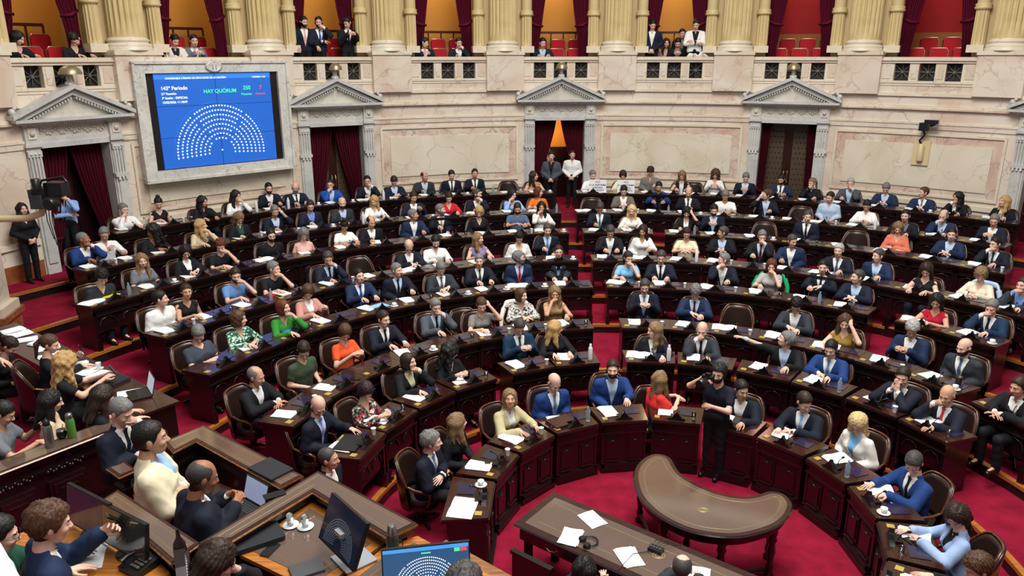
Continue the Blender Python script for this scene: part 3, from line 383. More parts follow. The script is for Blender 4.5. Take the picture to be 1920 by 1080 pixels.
EXTRA = [
 (2.847, 9.714, 0, -41.2, 'bearded photographer in dark blue shirt standing in the well with a camera', 'T dnavy', 'black shag be gl', 'cam', 10, 5, 0.05, 0, 0, 1, 1.0),
 (-2.054, 7.521, 0.0, 74.9, 'man with shaved greying head standing below the podium, seen from behind', 'S black/offwhite/-', 'dgrey crop', 'ss', 10, 0, 0.05, 1, 0, 1, 0.95),
 (-9.84, 15.201, 1.27, 62.9, 'woman with long black hair in black standing beside the left pier', 'B black', 'black longs', 'sk', -5, 0, 0.03, 0, 0, 1, 0.95),
 (-9.783, 16.618, 1.27, 30.5, 'cameraman in light blue shirt and black trousers behind the television camera', 'H lblue2', 'black short', 'sc', -5, 10, 0.04, 0, 0, 1, 1.0),
 (1.172, 22.908, 1.27, -7.9, 'man in grey blazer standing in the open doorway, hands clasped', 'S grey2/black/-', 'dbrown short', 'sk', 5, 5, 0.03, 0, 0, 1, 1.0),
 (1.817, 23.286, 1.27, -9.5, 'man in white shirt and dark trousers standing in the open doorway', 'H white', 'dbrown short', 'sk', 15, 5, 0.03, 0, 0, 1, 1.0),
 (1.114, 24.633, 1.27, 27.4, 'man in black suit standing half hidden behind the man in grey blazer', 'S black/white/-', 'black short', 'ss', -10, 0, 0.03, 0, 0, 1, 1.0),
 (-3.307, 6.145, 1.11, 112.5, 'man in cream suit sitting with folded arms at the podium', 'S cream/lblue2/-', 'black short', 'x', 0, 0, 0.08, 1, 1, 0, 1.2),
 (-2.762, 5.582, 1.11, 129.4, 'balding man in dark suit typing on a laptop at the podium', 'S dnavy/white/-', 'dgrey balding', 'r', -5, 20, 0.25, 2, 1, 0, 1.1),
 (-4.07, 7.099, 1.11, 74.2, 'grey-haired man in navy suit covering his mouth at the podium', 'S dnavy/offwhite/navy', 'grey short', 'xc', 0, 25, 0.15, 0, 0, 0, 1.05),
 (-3.111, 4.255, 1.61, 129.7, 'brown-haired man in blue suit talking on a handset', 'S navy2/white/-', 'brown shag', 'np', 0, 15, 0.15, 0, 0, 0, 1.08),
 (-3.453, 4.297, 1.61, 117.7, 'dark-haired man in glasses at the lower left frame edge', 'S dgreen/white/-', 'black short gl', 'd', 0, 15, 0.12, 0, 0, 0, 1.0),
 (-1.977, 4.032, 1.61, 109.1, 'brown-haired woman with hand at her mouth beside the carved chair', 'B black', 'dbrown longs', 'cL', 0, 30, 0.2, 0, 0, 0, 1.0),
 (-0.324, 3.759, 1.61, 154.1, 'grey curly-haired head behind the blue computer monitor', 'S dgrey/white/-', 'dgrey shag', 'd', 0, 10, 0.12, 0, 0, 0, 1.0),
 (0.652, 6.04, 0, 163.7, 'dark-haired woman at the long table in the well', 'B black', 'black longs', 'd', 0, 10, 0.12, 0, 0, 0, 1.0),
 (1.565, 6.049, 0, 160.4, 'balding person wearing a headset at the long table', 'S dgrey/white/-', 'dgrey balding', 'd', 0, 10, 0.12, 0, 0, 0, 1.0),
 (-6.195, 9.412, 0.97, 117.7, 'woman with auburn ponytail in black holding up a phone', 'B black', 'brown tail', 'pL', -15, 20, 0.15, 0, 0, 0, 1.0),
 (-5.615, 8.791, 0.97, 112.0, 'woman with curly blonde hair in black photographing with her phone', 'T black', 'blonde curly', 'zz', 30, 10, 0.12, 0, 0, 0, 1.0),
 (-5.149, 7.694, 0.97, 113.2, 'woman with long dark hair in beige jacket behind the parapet', 'B beige', 'black longs', 'l', 5, 15, 0.1, 0, 0, 0, 1.0),
 (-4.716, 7.742, 0.97, 130.1, 'dark-haired woman in black leaning over the papers on the staff table', 'T black', 'dbrown longs', 'd', 10, 20, 0.25, 0, 0, 0, 1.0),
 (-5.529, 7.393, 0.97, 106.1, 'man in light grey t-shirt holding a phone over the parapet', 'T grey', 'black short', 'pL', 0, 30, 0.15, 1, 0, 0, 1.0),
 (-6.968, 9.534, 0.97, 95.0, 'dark-haired person bending forward at the left frame edge', 'B black', 'dbrown tail', 'l', 0, 50, 0.4, 0, 0, 0, 0.95),
 (-6.893, 9.399, 0.97, 95.7, 'person in black top and blue jeans standing at the left frame edge', 'T black', 'dbrown longs', 'bs', 0, 30, 0.15, 0, 0, 1, 1.0),
]
# ------------------------------------------------------------------ people: fields -> smooth surfaces
def nets(d, org, h):
    s = d < 0
    c = np.zeros(tuple(n-1 for n in d.shape), np.int8)
    sl = lambda a, i, j, k: a[i:a.shape[0]-1+i, j:a.shape[1]-1+j, k:a.shape[2]-1+k]
    for i in (0, 1):
        for j in (0, 1):
            for k in (0, 1): c += sl(s, i, j, k)
    act = (c > 0) & (c < 8)
    I, J, K = np.nonzero(act)
    acc = np.zeros((len(I), 3)); cnt = np.zeros(len(I))
    cor = [(i, j, k) for i in (0, 1) for j in (0, 1) for k in (0, 1)]
    for a in cor:
        for ax in range(3):
            if a[ax]: continue
            b = list(a); b[ax] = 1
            da = d[I+a[0], J+a[1], K+a[2]]; db = d[I+b[0], J+b[1], K+b[2]]
            m = (da < 0) != (db < 0); t = np.where(m, da/np.where(m, da-db, 1), 0)
            p = np.array(a, float)[None, :].repeat(len(I), 0); p[:, ax] += t
            acc[m] += p[m]; cnt += m
    V = (acc/cnt[:, None]+np.stack([I, J, K], 1))*h+np.array(org)
    idx = -np.ones(c.shape, np.int64); idx[I, J, K] = np.arange(len(I))
    F = []
    for ax in range(3):
        n = list(d.shape); u, v = [(1, 2), (2, 0), (0, 1)][ax]
        A = [slice(1, -1)]*3; A[ax] = slice(0, n[ax]-1); B = list(A); B[ax] = slice(1, n[ax])
        sa = s[tuple(A)]; sb = s[tuple(B)]
        P = np.argwhere(sa != sb)
        if not len(P): continue
        inside = sa[tuple(P.T)]
        P = P+np.array([0 if q == ax else 1 for q in range(3)])
        eu = np.zeros(3, int); eu[u] = 1; ev = np.zeros(3, int); ev[v] = 1
        q = [idx[tuple((P-eu-ev).T)], idx[tuple((P-ev).T)], idx[tuple(P.T)], idx[tuple((P-eu).T)]]
        q = np.stack(q, 1); q[~inside] = q[~inside][:, ::-1]
        F.append(q)
    F = np.concatenate(F); F = F[(F >= 0).all(1)]
    return V, F
def grid(lo, hi, h):
    ax = [np.arange(lo[i]-2*h, hi[i]+2.5*h, h, dtype=np.float32) for i in range(3)]
    X, Y, Z = np.meshgrid(*ax, indexing='ij', sparse=True)
    return X, Y, Z, (ax[0][0], ax[1][0], ax[2][0])
def smin(a, b, k):
    if k <= 0: return np.minimum(a, b)
    h = np.clip(.5+.5*(b-a)/k, 0, 1); return b+(a-b)*h-k*h*(1-h)
def cone(P, a, b, ra, rb, ys=1.0):
    X, Y, Z = P; Y = Y*ys; a = (a[0], a[1]*ys, a[2]); b = (b[0], b[1]*ys, b[2])
    v = [b[i]-a[i] for i in range(3)]; vv = sum(q*q for q in v)+1e-9
    x = X-a[0]; y = Y-a[1]; z = Z-a[2]
    t = np.clip((x*v[0]+y*v[1]+z*v[2])/vv, 0, 1)
    return np.sqrt((x-t*v[0])**2+(y-t*v[1])**2+(z-t*v[2])**2)-(ra+(rb-ra)*t)
def ell(P, c, r):
    X, Y, Z = P; k = np.sqrt(((X-c[0])/r[0])**2+((Y-c[1])/r[1])**2+((Z-c[2])/r[2])**2)
    return (k-1)*min(r)
def head_field(P, fem):
    d = ell(P, (0, .018, .03), (.076, .094, .090))
    d = smin(d, ell(P, (0, -.022, -.022), (.062, .070, .078)), .03)
    d = smin(d, ell(P, (0, -.040, -.078), (.036 if fem else .043, .040, .036)), .03)
    d = smin(d, cone(P, (-.034, -.078, .020), (.034, -.078, .020), .011, .011), .012)
    for s in (-1, 1):
        e = ell(P, (s*.030, -.098, .004), (.021, .022, .014)); d = -smin(-d, e, .008)
        d = smin(d, ell(P, (s*.040, -.062, -.028), (.02, .022, .018)), .015)
        d = smin(d, ell(P, (s*.079, .012, -.004), (.010, .019, .032)), .006)
    d = smin(d, cone(P, (0, -.084, .008), (0, -.106, -.028), .008, .0120), .010)
    d = smin(d, cone(P, (-.013, -.098, -.031), (.013, -.098, -.031), .008, .008), .006)
    d = smin(d, cone(P, (-.019, -.082, -.057), (.019, -.082, -.057), .006, .006), .006)
    d = smin(d, cone(P, (-.015, -.083, -.066), (.015, -.083, -.066), .008, .008), .004)
    return d
def make_head(fem, h=.0062):
    X, Y, Z, o = grid((-.09, -.13, -.125), (.09, .115, .125), h)
    V, F = nets(head_field((X, Y, Z), fem)+0*(X+Y+Z), o, h)
    c = V[F].mean(1)
    mi = np.zeros(len(F), int)
    lip = (np.abs(c[:, 0]) < .018) & (c[:, 1] < -.075) & (np.abs(c[:, 2]+.061) < .0105); mi[lip] = 1
    br = (np.abs(np.abs(c[:, 0])-.031) < .017) & (c[:, 1] < -.07) & (np.abs(c[:, 2]-.024) < .0052); mi[br] = 4
    # eyeballs
    Vs = [V]; Fs = [F]; ms = [mi]; n = len(V)
    for s in (-1, 1):
        seg, rg = 10, 9; vv = []; ff = []; mm = []
        for i in range(rg+1):
            for j in range(seg):
                a = PI*i/rg; b = 2*PI*j/seg
                vv.append((s*.030+.0118*math.sin(a)*math.cos(b), -.0762-.0118*math.cos(a), .003+.0118*math.sin(a)*math.sin(b)))
        for i in range(rg):
            for j in range(seg):
                ff.append((i*seg+j+n, i*seg+(j+1) % seg+n, (i+1)*seg+(j+1) % seg+n, (i+1)*seg+j+n)); mm.append(3 if i < 2 else 2)
        Vs.append(np.array(vv)); Fs.append(np.array(ff)[:, ::-1]); ms.append(np.array(mm)); n += len(vv)
    return np.concatenate(Vs), np.concatenate(Fs), np.concatenate(ms)
def make_hand(curl, spread=.0, h=.0046):
    """left hand: wrist at the origin, fingers along +x, back of the hand +z, thumb towards +y"""
    X, Y, Z, o = grid((-.03, -.06, -.11), (.20, .085, .04), h); P = (X, Y, Z)
    d = cone(P, (-.02, 0, 0), (.01, 0, 0), .024, .024, .85)
    d = smin(d, cone(P, (.025, .016, -.002), (.078, .022, 0), .018, .0135), .015)
    d = smin(d, cone(P, (.025, -.014, -.002), (.074, -.022, 0), .017, .0125), .015)
    d = smin(d, cone(P, (.03, 0, 0), (.080, 0, 0), .018, .013), .012)
    L = [(.083, .030, .043, .026, .020), (.087, .010, .048, .029, .021), (.083, -.010, .045, .027, .020), (.075, -.029, .036, .021, .017)]
    for i, (x, y, a, b, c) in enumerate(L):
        sp = spread*(1.5-i); p = np.array([x, y, 0.]); ang = 0; r = .0088 if i < 3 else .0078
        for ln, cu in ((a, .8), (b, 1.0), (c, .7)):
            ang += curl*cu*(1+.12*i)
            q = p+ln*np.array([math.cos(ang)*math.cos(sp), math.cos(ang)*math.sin(sp), -math.sin(ang)])
            d = smin(d, cone(P, p, q, r, r*.92), .003); p = q; r *= .93
    tb = np.array([.018, .024, -.006]); t1 = tb+np.array([.034, .026, -.014]); t2 = t1+np.array([.028, .010-.016*curl, -.010-.010*curl]); t3 = t2+np.array([.022, .002-.012*curl, -.006-.006*curl])
    d = smin(d, cone(P, tb, t1, .014, .0105), .012); d = smin(d, cone(P, t1, t2, .0102, .0092), .003); d = smin(d, cone(P, t2, t3, .0092, .0078), .002)
    return nets(d, o, h)
HEADS = {f: make_head(f) for f in (0, 1)}
HANDS = {'f': make_hand(.22, .09), 'r': make_hand(.55, .05), 'c': make_hand(1.15, .0)}
def mirror(V, F):
    V = V.copy(); V[:, 1] *= -1; return V, F[:, ::-1]
# arm poses relative to the pelvis: elbow, wrist, hand shape, finger direction (None = along the forearm), back-of-hand normal
def arm(pose, s):
    me = {'d': ((s*.27, -.23, .26), (s*.13, -.45, .355), 'f', (-s*.25, -1, -.08), (0, 0, 1)),
          'a': ((s*.26, -.21, .27), (s*.04, -.40, .355), 'f', (-s*.9, -.35, -.05), (0, -.1, 1)),
          'n': ((s*.25, -.03, .19), (s*.12, -.26, .16), 'r', (-s*.3, -1, -.1), (0, 0, 1)),
          'c': ((s*.20, -.34, .35), (s*.075, -.215, .555), 'c', (-s*.75, .0, .45), (s*.1, -1, .1)),
          'e': ((s*.29, -.24, .42), (s*.12, -.17, .66), 'r', (-s*.35, .35, .85), (s*.6, -1, .1)),
          'x': ((s*.25, -.13, .19), (-s*.05, -.235, .235+.02*s), 'f', (-s*1, .12, .05), (0, -.6, .8)),
          'l': ((s*.25, -.05, .18), (s*.09, -.27, .14), 'r', (-s*.5, -1, 0), (0, 0, 1)),
          'r': ((s*.25, -.16, .20), (s*.09, -.38, .40), 'r', (-s*.55, -.6, .35), (s*.7, -.3, .55)),
          'p': ((s*.25, -.20, .24), (s*.13, -.40, .42), 'r', (-s*.45, -.6, .5), (s*.6, -.6, .3)),
          'f': ((s*.22, -.36, .34), (s*.045, -.27, .50), 'f', (-s*.15, .15, 1), (s*1, -.2, 0)),
          't': ((s*.38, -.12, .50), (s*.60, -.22, .60), 'f', (s*.8, -.3, .25), (0, 0, 1)),
          's': ((s*.23, .03, .18), (s*.22, -.03, -.06), 'r', (0, -.15, -1), (s*1, 0, 0)),
          'k': ((s*.26, .02, .18), (s*.05, -.19, .03), 'r', (-s*.8, -.25, -.4), (0, -1, .2)),
          'b': ((s*.27, -.05, .22), (s*.24, -.30, .10), 'f', (0, -.8, -.5), (0, -.4, .9)),
          'u': ((s*.33, -.22, .45), (s*.10, -.30, .66), 'r', (-s*.8, -.2, .2), (0, -.2, 1)),
          'w': ((s*.25, -.18, .22), (s*.07, -.34, .30), 'c', (-s*.8, -.5, .2), (0, -.8, .5)),
          'z': ((s*.24, -.26, .30), (s*.07, -.50, .42), 'r', (-s*.3, -.8, .4), (s*.6, 0, .8)),
          'h': ((s*.26, .10, .20), (s*.13, .14, .05), 'r', (-s*.8, -.2, -.2), (0, 1, 0))}
    return me[pose]
POSES = {'d': 'dd', 'aa': 'aa', 'ad': 'ad', 'da': 'da', 'dn': 'dn', 'nd': 'nd', 'nn': 'nn', 'cL': 'dc', 'cR': 'cd', 'eL': 'de', 'eR': 'ed', 'x': 'xx', 'l': 'll', 'r': 'rr', 'pL': 'dp', 'pR': 'pd', 'lp': 'ww', 'f': 'ff', 'pt': 'td',
         'sk': 'kk', 'ss': 'ss', 'sb': 'bb', 'sc': 'xc', 'sx': 'xx', 'cam': 'uw', 'zz': 'zz', 'ww': 'ww', 'xc': 'xc', 'np': 'np', 'sw': 'sw', 'bs': 'bs'}
def joints(pose, fem, lean, stand):
    w = .154 if fem else .192
    q = POSES[pose]; out = []
    for s, pc in ((-1, q[0]), (1, q[1])):
        e, wr, hs, hd, hn = arm(pc, s)
        out.append((np.array((s*w, -lean*.44+.005, .425)), np.array(e), np.array(wr), hs, np.array(hd, float), np.array(hn, float), s))
    return out
def torso(P, fem, fat, lean, inf):
    X, Y, Z = P; Y = Y+lean*Z
    P = (X, Y, Z); w = 1.28
    if fem: L = [(.055, .02, .125), (.045, .17, .098), (.062, .33, .112), (.088, .42, .064)]
    else: L = [(.06, .02, .120), (.055, .17, .112+fat*.05), (.078, .33, .125+fat*.03), (.112, .425, .072)]
    d = None
    for (xa, za, ra), (xb, zb, rb) in zip(L, L[1:]):
        for s in (-1, 1):
            e = cone(P, (s*xa, -fat*.05, za), (s*xb, -fat*.03, zb), ra+inf, rb+inf, w)
            d = e if d is None else smin(d, e, .03)
    if fem:
        for s in (-1, 1): d = smin(d, ell(P, (s*.062, -.075, .315), (.062+inf, .05+inf, .058+inf)), .04)
    d = smin(d, cone(P, (0, .02, .44), (0, .01, .53), .075+inf*.6, .058+inf*.5), .04)
    return d
def arms_field(P, J, inf, upto, k=.03, cut=1.0, start=0):
    """upto: 0 none, .5 half of upper arm, 1 elbow, 2 wrist"""
    d = None
    for sh, el, wr, hs, hd, hn, s in J:
        if upto <= 0: continue
        u = min(1, upto); b = sh+(el-sh)*u
        e = cone(P, sh, b, .052+inf, .050-.008*u+inf)
        if upto > 1: e = smin(e, cone(P, el, el+(wr-el)*min(1, upto-1), .044+inf, .044-.014*min(1, upto-1)+inf), .02)
        d = e if d is None else np.minimum(d, e)
    return d
def neckcut(P, lean, z0, z1, w1, inf):
    X, Y, Z = P; yc = -lean*Z
    w = w1*np.clip((Z-z0)/(z1-z0), 0, 1.3)
    return np.maximum(np.maximum(np.abs(X)-w, Y-yc+.012), z0-Z)
CACHE = {}
VOX = .017
def upper_grid(J, h=VOX):
    pts = np.array([p for j in J for p in j[:3]]); lo = np.minimum(pts.min(0)-.08, (-.24, -.24, -.11)); hi = np.maximum(pts.max(0)+.08, (.24, .18, .56))
    lo = np.floor(lo/h)*h; hi = np.ceil(hi/h)*h
    X, Y, Z, o = grid(lo, hi, h); return (X, Y, Z), o
def folds(P, a=.0035):
    X, Y, Z = P
    return a*(np.sin(38*X+22*Z+3*np.sin(17*Y))*np.sin(29*Z-31*Y+2*np.sin(21*X)))
def garment(kind, pose, fem, fat, lean):
    key = (kind, pose, fem, fat, lean)
    if key in CACHE: return CACHE[key]
    J = joints(pose, fem, lean, 0); P, o = upper_grid(J)
    X, Y, Z = P
    inf, up, v = {'jacket': (.025, 1.9, (.10, .50, .095)), 'blazer': (.018, 1.9, (.14, .50, .085)), 'undershirt': (.008, 0, None), 'shirt': (.013, 1.93, (.36, .52, .04)),
                  'polo': (.013, .55, (.38, .52, .045)), 'tshirt': (.012, .55, (.435, .50, .085)), 'blouse': (.013, 1.85, (.35, .50, .075)), 'sleeveless': (.009, .12, (.38, .50, .095)), 'vest': (.014, .12, (.2, .5, .08))}[kind]
    d = torso(P, fem, fat, lean, inf)
    if up:
        a = arms_field(P, J, inf*.9+(.006 if kind in ('jacket', 'blazer') else .004), up)
        d = smin(d, a, .035)
        d = d+folds(P)
    zb = -.06 if kind in ('jacket', 'blazer') else -.03
    if kind != 'undershirt': d = np.maximum(d, zb-Z)
    zt = .535 if kind in ('jacket', 'shirt', 'polo', 'blazer') else .505
    d = np.maximum(d, Z-zt) if kind != 'undershirt' else np.maximum(np.maximum(d, Z-.505), -neckcut(P, lean, .43, .50, .028, 0))
    if v:
        nc = neckcut(P, lean, v[0], v[1], v[2], inf)
        if kind in ('jacket', 'blazer'):
            lap = (nc > 0) & (nc < .042) & (Y+lean*Z < -.02); d = d-.006*lap
        d = np.maximum(d, -nc)
    if kind in ('sleeveless',):
        for s in (-1, 1): d = np.maximum(d, -cone(P, (s*.19, -lean*.4, .50), (s*.19, -lean*.4, .30), .045, .03, .8))
    if kind == 'undershirt':                      # collar ring and cuffs
        yo = -lean*.51
        cu = np.sqrt((np.sqrt(X**2+((Y-yo-.008)*.95)**2)-.058)**2+((Z-.505-.25*(Y-yo))*.6)**2)-.009
        cu = np.maximum(cu, .010-np.hypot(X, Y-yo+.06)+.0)
        d = smin(d, cu, .006)
        for sh, el, wr, *_ in J:
            d = np.minimum(d, cone(P, el+(wr-el)*.90, el+(wr-el)*.985, .037, .036))
    V, F = nets(d, o, VOX)
    CACHE[key] = newmesh(kind, V, F, [None], smooth=True)
    return CACHE[key]
def tie_mesh(fem, fat, lean):
    key = ('tie', fem, fat, lean)
    if key in CACHE: return CACHE[key]
    zs = np.linspace(.498, .08, 14); ys = np.linspace(-.25, .0, 126); V = []; F = []
    for z in zs:
        f = torso((np.array([0.]), ys-0, np.array([z])), fem, fat, lean, .008)
        i = np.argmax(f < 0) if (f < 0).any() else 100
        y = ys[i]-.007
        if z > .47: y -= .010
        w = .019 if z > .465 else .014+.022*(.465-z)/.385
        for dx, dy in ((-w, .004), (-w, -.004), (w, -.004), (w, .004)): V.append((dx, y+dy, z))
    for i in range(len(zs)-1):
        for k in range(4): F.append((i*4+k, (i+1)*4+k, (i+1)*4+(k+1) % 4, i*4+(k+1) % 4))
    F += [(0, 1, 2, 3), tuple(len(V)-4+k for k in (3, 2, 1, 0))]
    CACHE[key] = newmesh('tie', V, F, [None]); return CACHE[key]
def legs_joints(stand):
    if stand == 1: return [((s*.085, 0, .0), (s*.095, -.01, -.45), (s*.10, .02, -.86), s) for s in (-1, 1)]
    if stand == 2: return [((s*.085, 0, .0), (s*.13+.02*s, -.04, -.45), (s*.17, .0, -.86), s) for s in (-1, 1)]
    return [((s*.085, -.02, .0), (s*.12, -.44, .03), (s*.125, -.40, -.37), s) for s in (-1, 1)]
def legs_mesh(kind, stand):
    key = ('legs', kind, stand)
    if key in CACHE: return CACHE[key]
    J = legs_joints(stand); h = .02
    lo, hi = ((-.26, -.2, -.96), (.26, .2, .12)) if stand else ((-.26, -.62, -.47), (.26, .2, .16))
    X, Y, Z, o = grid(lo, hi, h); P = (X, Y, Z); d = None
    if kind == 'trousers':
        d = cone(P, (-.05, .0, .03), (.05, .0, .03), .132, .132, 1.15)
        for hp, kn, an, s in J:
            d = smin(d, smin(cone(P, hp, kn, .094, .070), cone(P, kn, an, .068, .058), .02), .03)
        d = d+folds(P, .004); d = np.maximum(d, Z-.10)
        V, F = nets(d, o, h)
    else:
        s = 1 if kind == 'shoe_left' else -1
        an = np.array(J[1 if s > 0 else 0][2]); z0 = -.915 if stand else -.45
        h = .012; X, Y, Z, o = grid((an[0]-.07, an[1]-.24, z0-.02), (an[0]+.07, an[1]+.1, z0+.14), h); P = (X, Y, Z)
        d = cone(P, (an[0], an[1]+.02, z0+.03), (an[0]+.01*s, an[1]-.15, z0+.022), .040, .034)
        d = smin(d, cone(P, (an[0], an[1]+.01, z0+.03), (an[0], an[1], z0+.10), .038, .036), .02)
        d = np.maximum(d, z0-Z); V, F = nets(d, o, h)
    CACHE[key] = newmesh(kind.split('_')[0], V, F, [None], smooth=True); return CACHE[key]
def body_arrays(pose, fem, fat, lean, stand):
    key = ('body', pose, fem, fat, lean, stand)
    if key in CACHE: return CACHE[key]
    J = joints(pose, fem, lean, 0); h = .019
    P, o = upper_grid(J, h); Z = P[2]
    d = torso(P, fem, fat, lean, -.004)
    d = smin(d, cone(P, (0, -lean*.50+.015, .50), (0, -lean*.62+.005, .62), .059 if not fem else .047, .056 if not fem else .045), .02)
    d = smin(d, arms_field(P, J, -.003, 2), .03)
    d = np.maximum(d, Z-.66); d = np.maximum(d, -.02-Z)
    V1, F1 = nets(d, o, h)
    LJ = legs_joints(stand); lo, hi = ((-.26, -.25, -.93), (.26, .16, .06)) if stand else ((-.26, -.62, -.46), (.26, .16, .14))
    X, Y, Z, o = grid(lo, hi, h+.003); P = (X, Y, Z); d = cone(P, (-.05, 0, .03), (.05, 0, .03), .11, .11, 1.2)
    for hp, kn, an, s in LJ:
        d = smin(d, cone(P, hp, kn, .078, .054), .03); d = smin(d, cone(P, kn, an, .052, .034), .02)
        d = smin(d, cone(P, an, (an[0], an[1]-.12, an[2]-.035), .03, .022), .02)
    V2, F2 = nets(d, o, h+.003)
    Vs = [V1, V2]; Fs = [F1, F2+len(V1)]; n = len(V1)+len(V2)
    for sh, el, wr, hs, hd, hn, s in J:
        V, F = HANDS[hs]
        if s < 0: V, F = mirror(V, F)      # template is a left hand (thumb +y when fingers point away from the viewer's left)
        x = hd/np.linalg.norm(hd); z = hn-x*hn.dot(x); z /= np.linalg.norm(z); y = np.cross(z, x)
        k = .92 if fem else 1.0
        V = (V*k) @ np.stack([x, y, z])+wr
        # thumb must point to the body's middle (for a palm-down hand): flip if it does not
        Vs.append(V); Fs.append(F+n); n += len(V)
    CACHE[key] = (np.concatenate(Vs), np.concatenate(Fs)); return CACHE[key]
def rot_zx(yaw, pitch, roll=0):
    cz, sz = math.cos(yaw), math.sin(yaw); cx, sx = math.cos(pitch), math.sin(pitch); cr, sr = math.cos(roll), math.sin(roll)
    Rz = np.array([[cz, -sz, 0], [sz, cz, 0], [0, 0, 1]]); Rx = np.array([[1, 0, 0], [0, cx, -sx], [0, sx, cx]]); Ry = np.array([[cr, 0, sr], [0, 1, 0], [-sr, 0, cr]])
    return Rz @ Rx @ Ry
def hair_mesh(style):
    key = ('hair', style)
    if key in CACHE: return CACHE[key]
    h = .0085 if style in ('longs', 'curly', 'bob', 'bobc', 'bangs') else .0072
    lo = (-.13, -.12, -.14); hi = (.13, .16, .17)
    if style in ('longs', 'bangs', 'curly'): lo = (-.16, -.14, -.34); hi = (.16, .17, .17)
    if style in ('tail',): lo = (-.13, -.12, -.26); hi = (.13, .20, .17)
    X, Y, Z, o = grid(lo, hi, h); P = (X, Y, Z)
    def shell(t, up=1.0): return ell(P, (0, .020, .032), (.077+t, .095+t, .091+t*up*.6))
    def clip(lims):                       # keep above a hairline that depends on y
        ys = [a for a, b in lims]; zs = [b for a, b in lims]
        return np.interp(Y, ys, zs).astype(np.float32)-Z
    th = np.arctan2(X, Y+.0)
    strand = .0022*np.sin(th*26+30*Z)+.0018*np.sin(th*47-20*Z+1)
    part = .006*np.exp(-((X-.025)/.012)**2)*(Z > .08)
    hl = .006*np.sin(70*X+3*np.sin(40*Z))
    short = [(-.12, .092), (-.085, .080), (-.060, .070), (-.045, .050), (-.032, .012), (-.022, -.010), (-.008, -.018), (.004, .020), (.022, .020), (.03, -.03), (.05, -.065), (.12, -.078)]
    if style == 'short': d = np.maximum(shell(.0085, 2.6)+strand*.8-.006*np.exp(-((Y+.06)/.03)**2)*(Z > .06), clip(short)+hl)
    elif style == 'crop': d = np.maximum(shell(.005)+strand*.4, clip(short))
    elif style == 'shag': d = np.maximum(shell(.020, 1.4)+strand*2+.004*np.sin(60*X+50*Z)*np.sin(55*Y), clip([(a, b-.012) for a, b in short]))
    elif style in ('balding', 'bald'):
        t = .006 if style == 'balding' else .003
        d = np.maximum(shell(t)+strand*.4, clip([(-.12, .2), (-.045, .2), (-.03, -.005), (.0, -.02), (.02, .0), (.05, -.06), (.12, -.075)]))
        d = np.maximum(d, -ell(P, (0, -.02, .105), (.060, .095, .055)) if style == 'balding' else Z-.035)
    elif style in ('bob', 'bobc'):
        d = shell(.018, 1.4)+part; d = smin(d, ell(P, (0, .03, -.05), (.100, .085, .085)), .04)
        if style == 'bobc': d = d+.006*np.sin(75*X+9)*np.sin(70*Z)*np.sin(68*Y)-.006
        d = d+strand*1.5
        face = ell(P, (0, -.10, -.030), (.063, .085, .112)); d = np.maximum(d, -face); d = np.maximum(d, -.115-Z)
    elif style in ('longs', 'curly', 'bangs'):
        cu = style == 'curly'
        d = shell(.016 if not cu else .030, 1.4)+part
        for s in (-1, 1):
            d = smin(d, cone(P, (s*.065, .02, .0), (s*.085, -.02, -.20), .042, .036), .04)
            d = smin(d, cone(P, (s*.085, -.02, -.20), (s*.075, -.075, -.30), .034, .016), .03)
            d = smin(d, cone(P, (s*.04, .07, .0), (s*.05, .105, -.28), .055, .030), .04)
        d = d+strand*1.6+.003*np.sin(45*Z+3*np.sin(20*X))
        if cu: d = d+.010*np.sin(62*X+9)*np.sin(58*Z)*np.sin(60*Y)-.008
        face = ell(P, (0, -.105, -.028), (.060, .092, .112 if style != 'bangs' else .088)); d = np.maximum(d, -face)
        d = np.maximum(d, -cone(P, (0, -.10, -.12), (0, -.02, -.34), .058, .062))
    elif style in ('bun', 'tail'):
        d = np.maximum(shell(.010, 1.1)+strand*.7, clip([(-.12, .075), (-.075, .066), (-.045, .050), (-.03, .0), (.0, -.02), (.02, -.02), (.05, -.07), (.12, -.08)]))
        if style == 'bun': d = smin(d, ell(P, (0, .055, .135), (.045, .045, .038))+strand, .01)
        else:
            d = smin(d, cone(P, (0, .11, .03), (0, .15, -.05), .030, .030), .015); d = smin(d, cone(P, (0, .15, -.05), (.01, .12, -.23), .030, .014), .02)+strand
    V, F = nets(d+0*(X+Y+Z), o, h)
    CACHE[key] = newmesh('hair', V, F, [None], smooth=True); return CACHE[key]
def beard_mesh():
    if 'beard' in CACHE: return CACHE['beard']
    h = .006; X, Y, Z, o = grid((-.085, -.125, -.135), (.085, .02, .0), h); P = (X, Y, Z)
    d = head_field(P, 0)-.006+.0012*np.sin(200*X)*np.sin(190*Z)
    lim = np.interp(np.abs(X), [0, .02, .045, .06, .08], [-.040, -.040, -.050, -.02, -.005]).astype(np.float32)
    d = np.maximum(d, Z-lim); d = np.maximum(d, -ell(P, (0, -.10, -.061), (.021, .03, .010))); d = np.maximum(d, Y-.012)
    V, F = nets(d, o, h); CACHE['beard'] = newmesh('beard', V, F, [None], smooth=True); return CACHE['beard']
def glasses_mesh():
    if 'gl' in CACHE: return CACHE['gl']
    b = MB(); m = mat('glasses_frame', '#141214', .3)
    for s in (-1, 1):
        b.tube([(s*.031+.021*math.cos(t), -.105, .004+.016*math.sin(t)) for t in np.linspace(0, 2*PI, 14)[:-1]], .0022, m, 5, closed=True)
        b.tube([(s*.052, -.104, .008), (s*.078, -.07, .008), (s*.082, .01, .006)], .002, m, 5)
    b.tube([(-.010, -.106, .006), (.010, -.106, .006)], .002, m, 5)
    CACHE['gl'] = b.mesh('glasses'); return CACHE['gl']
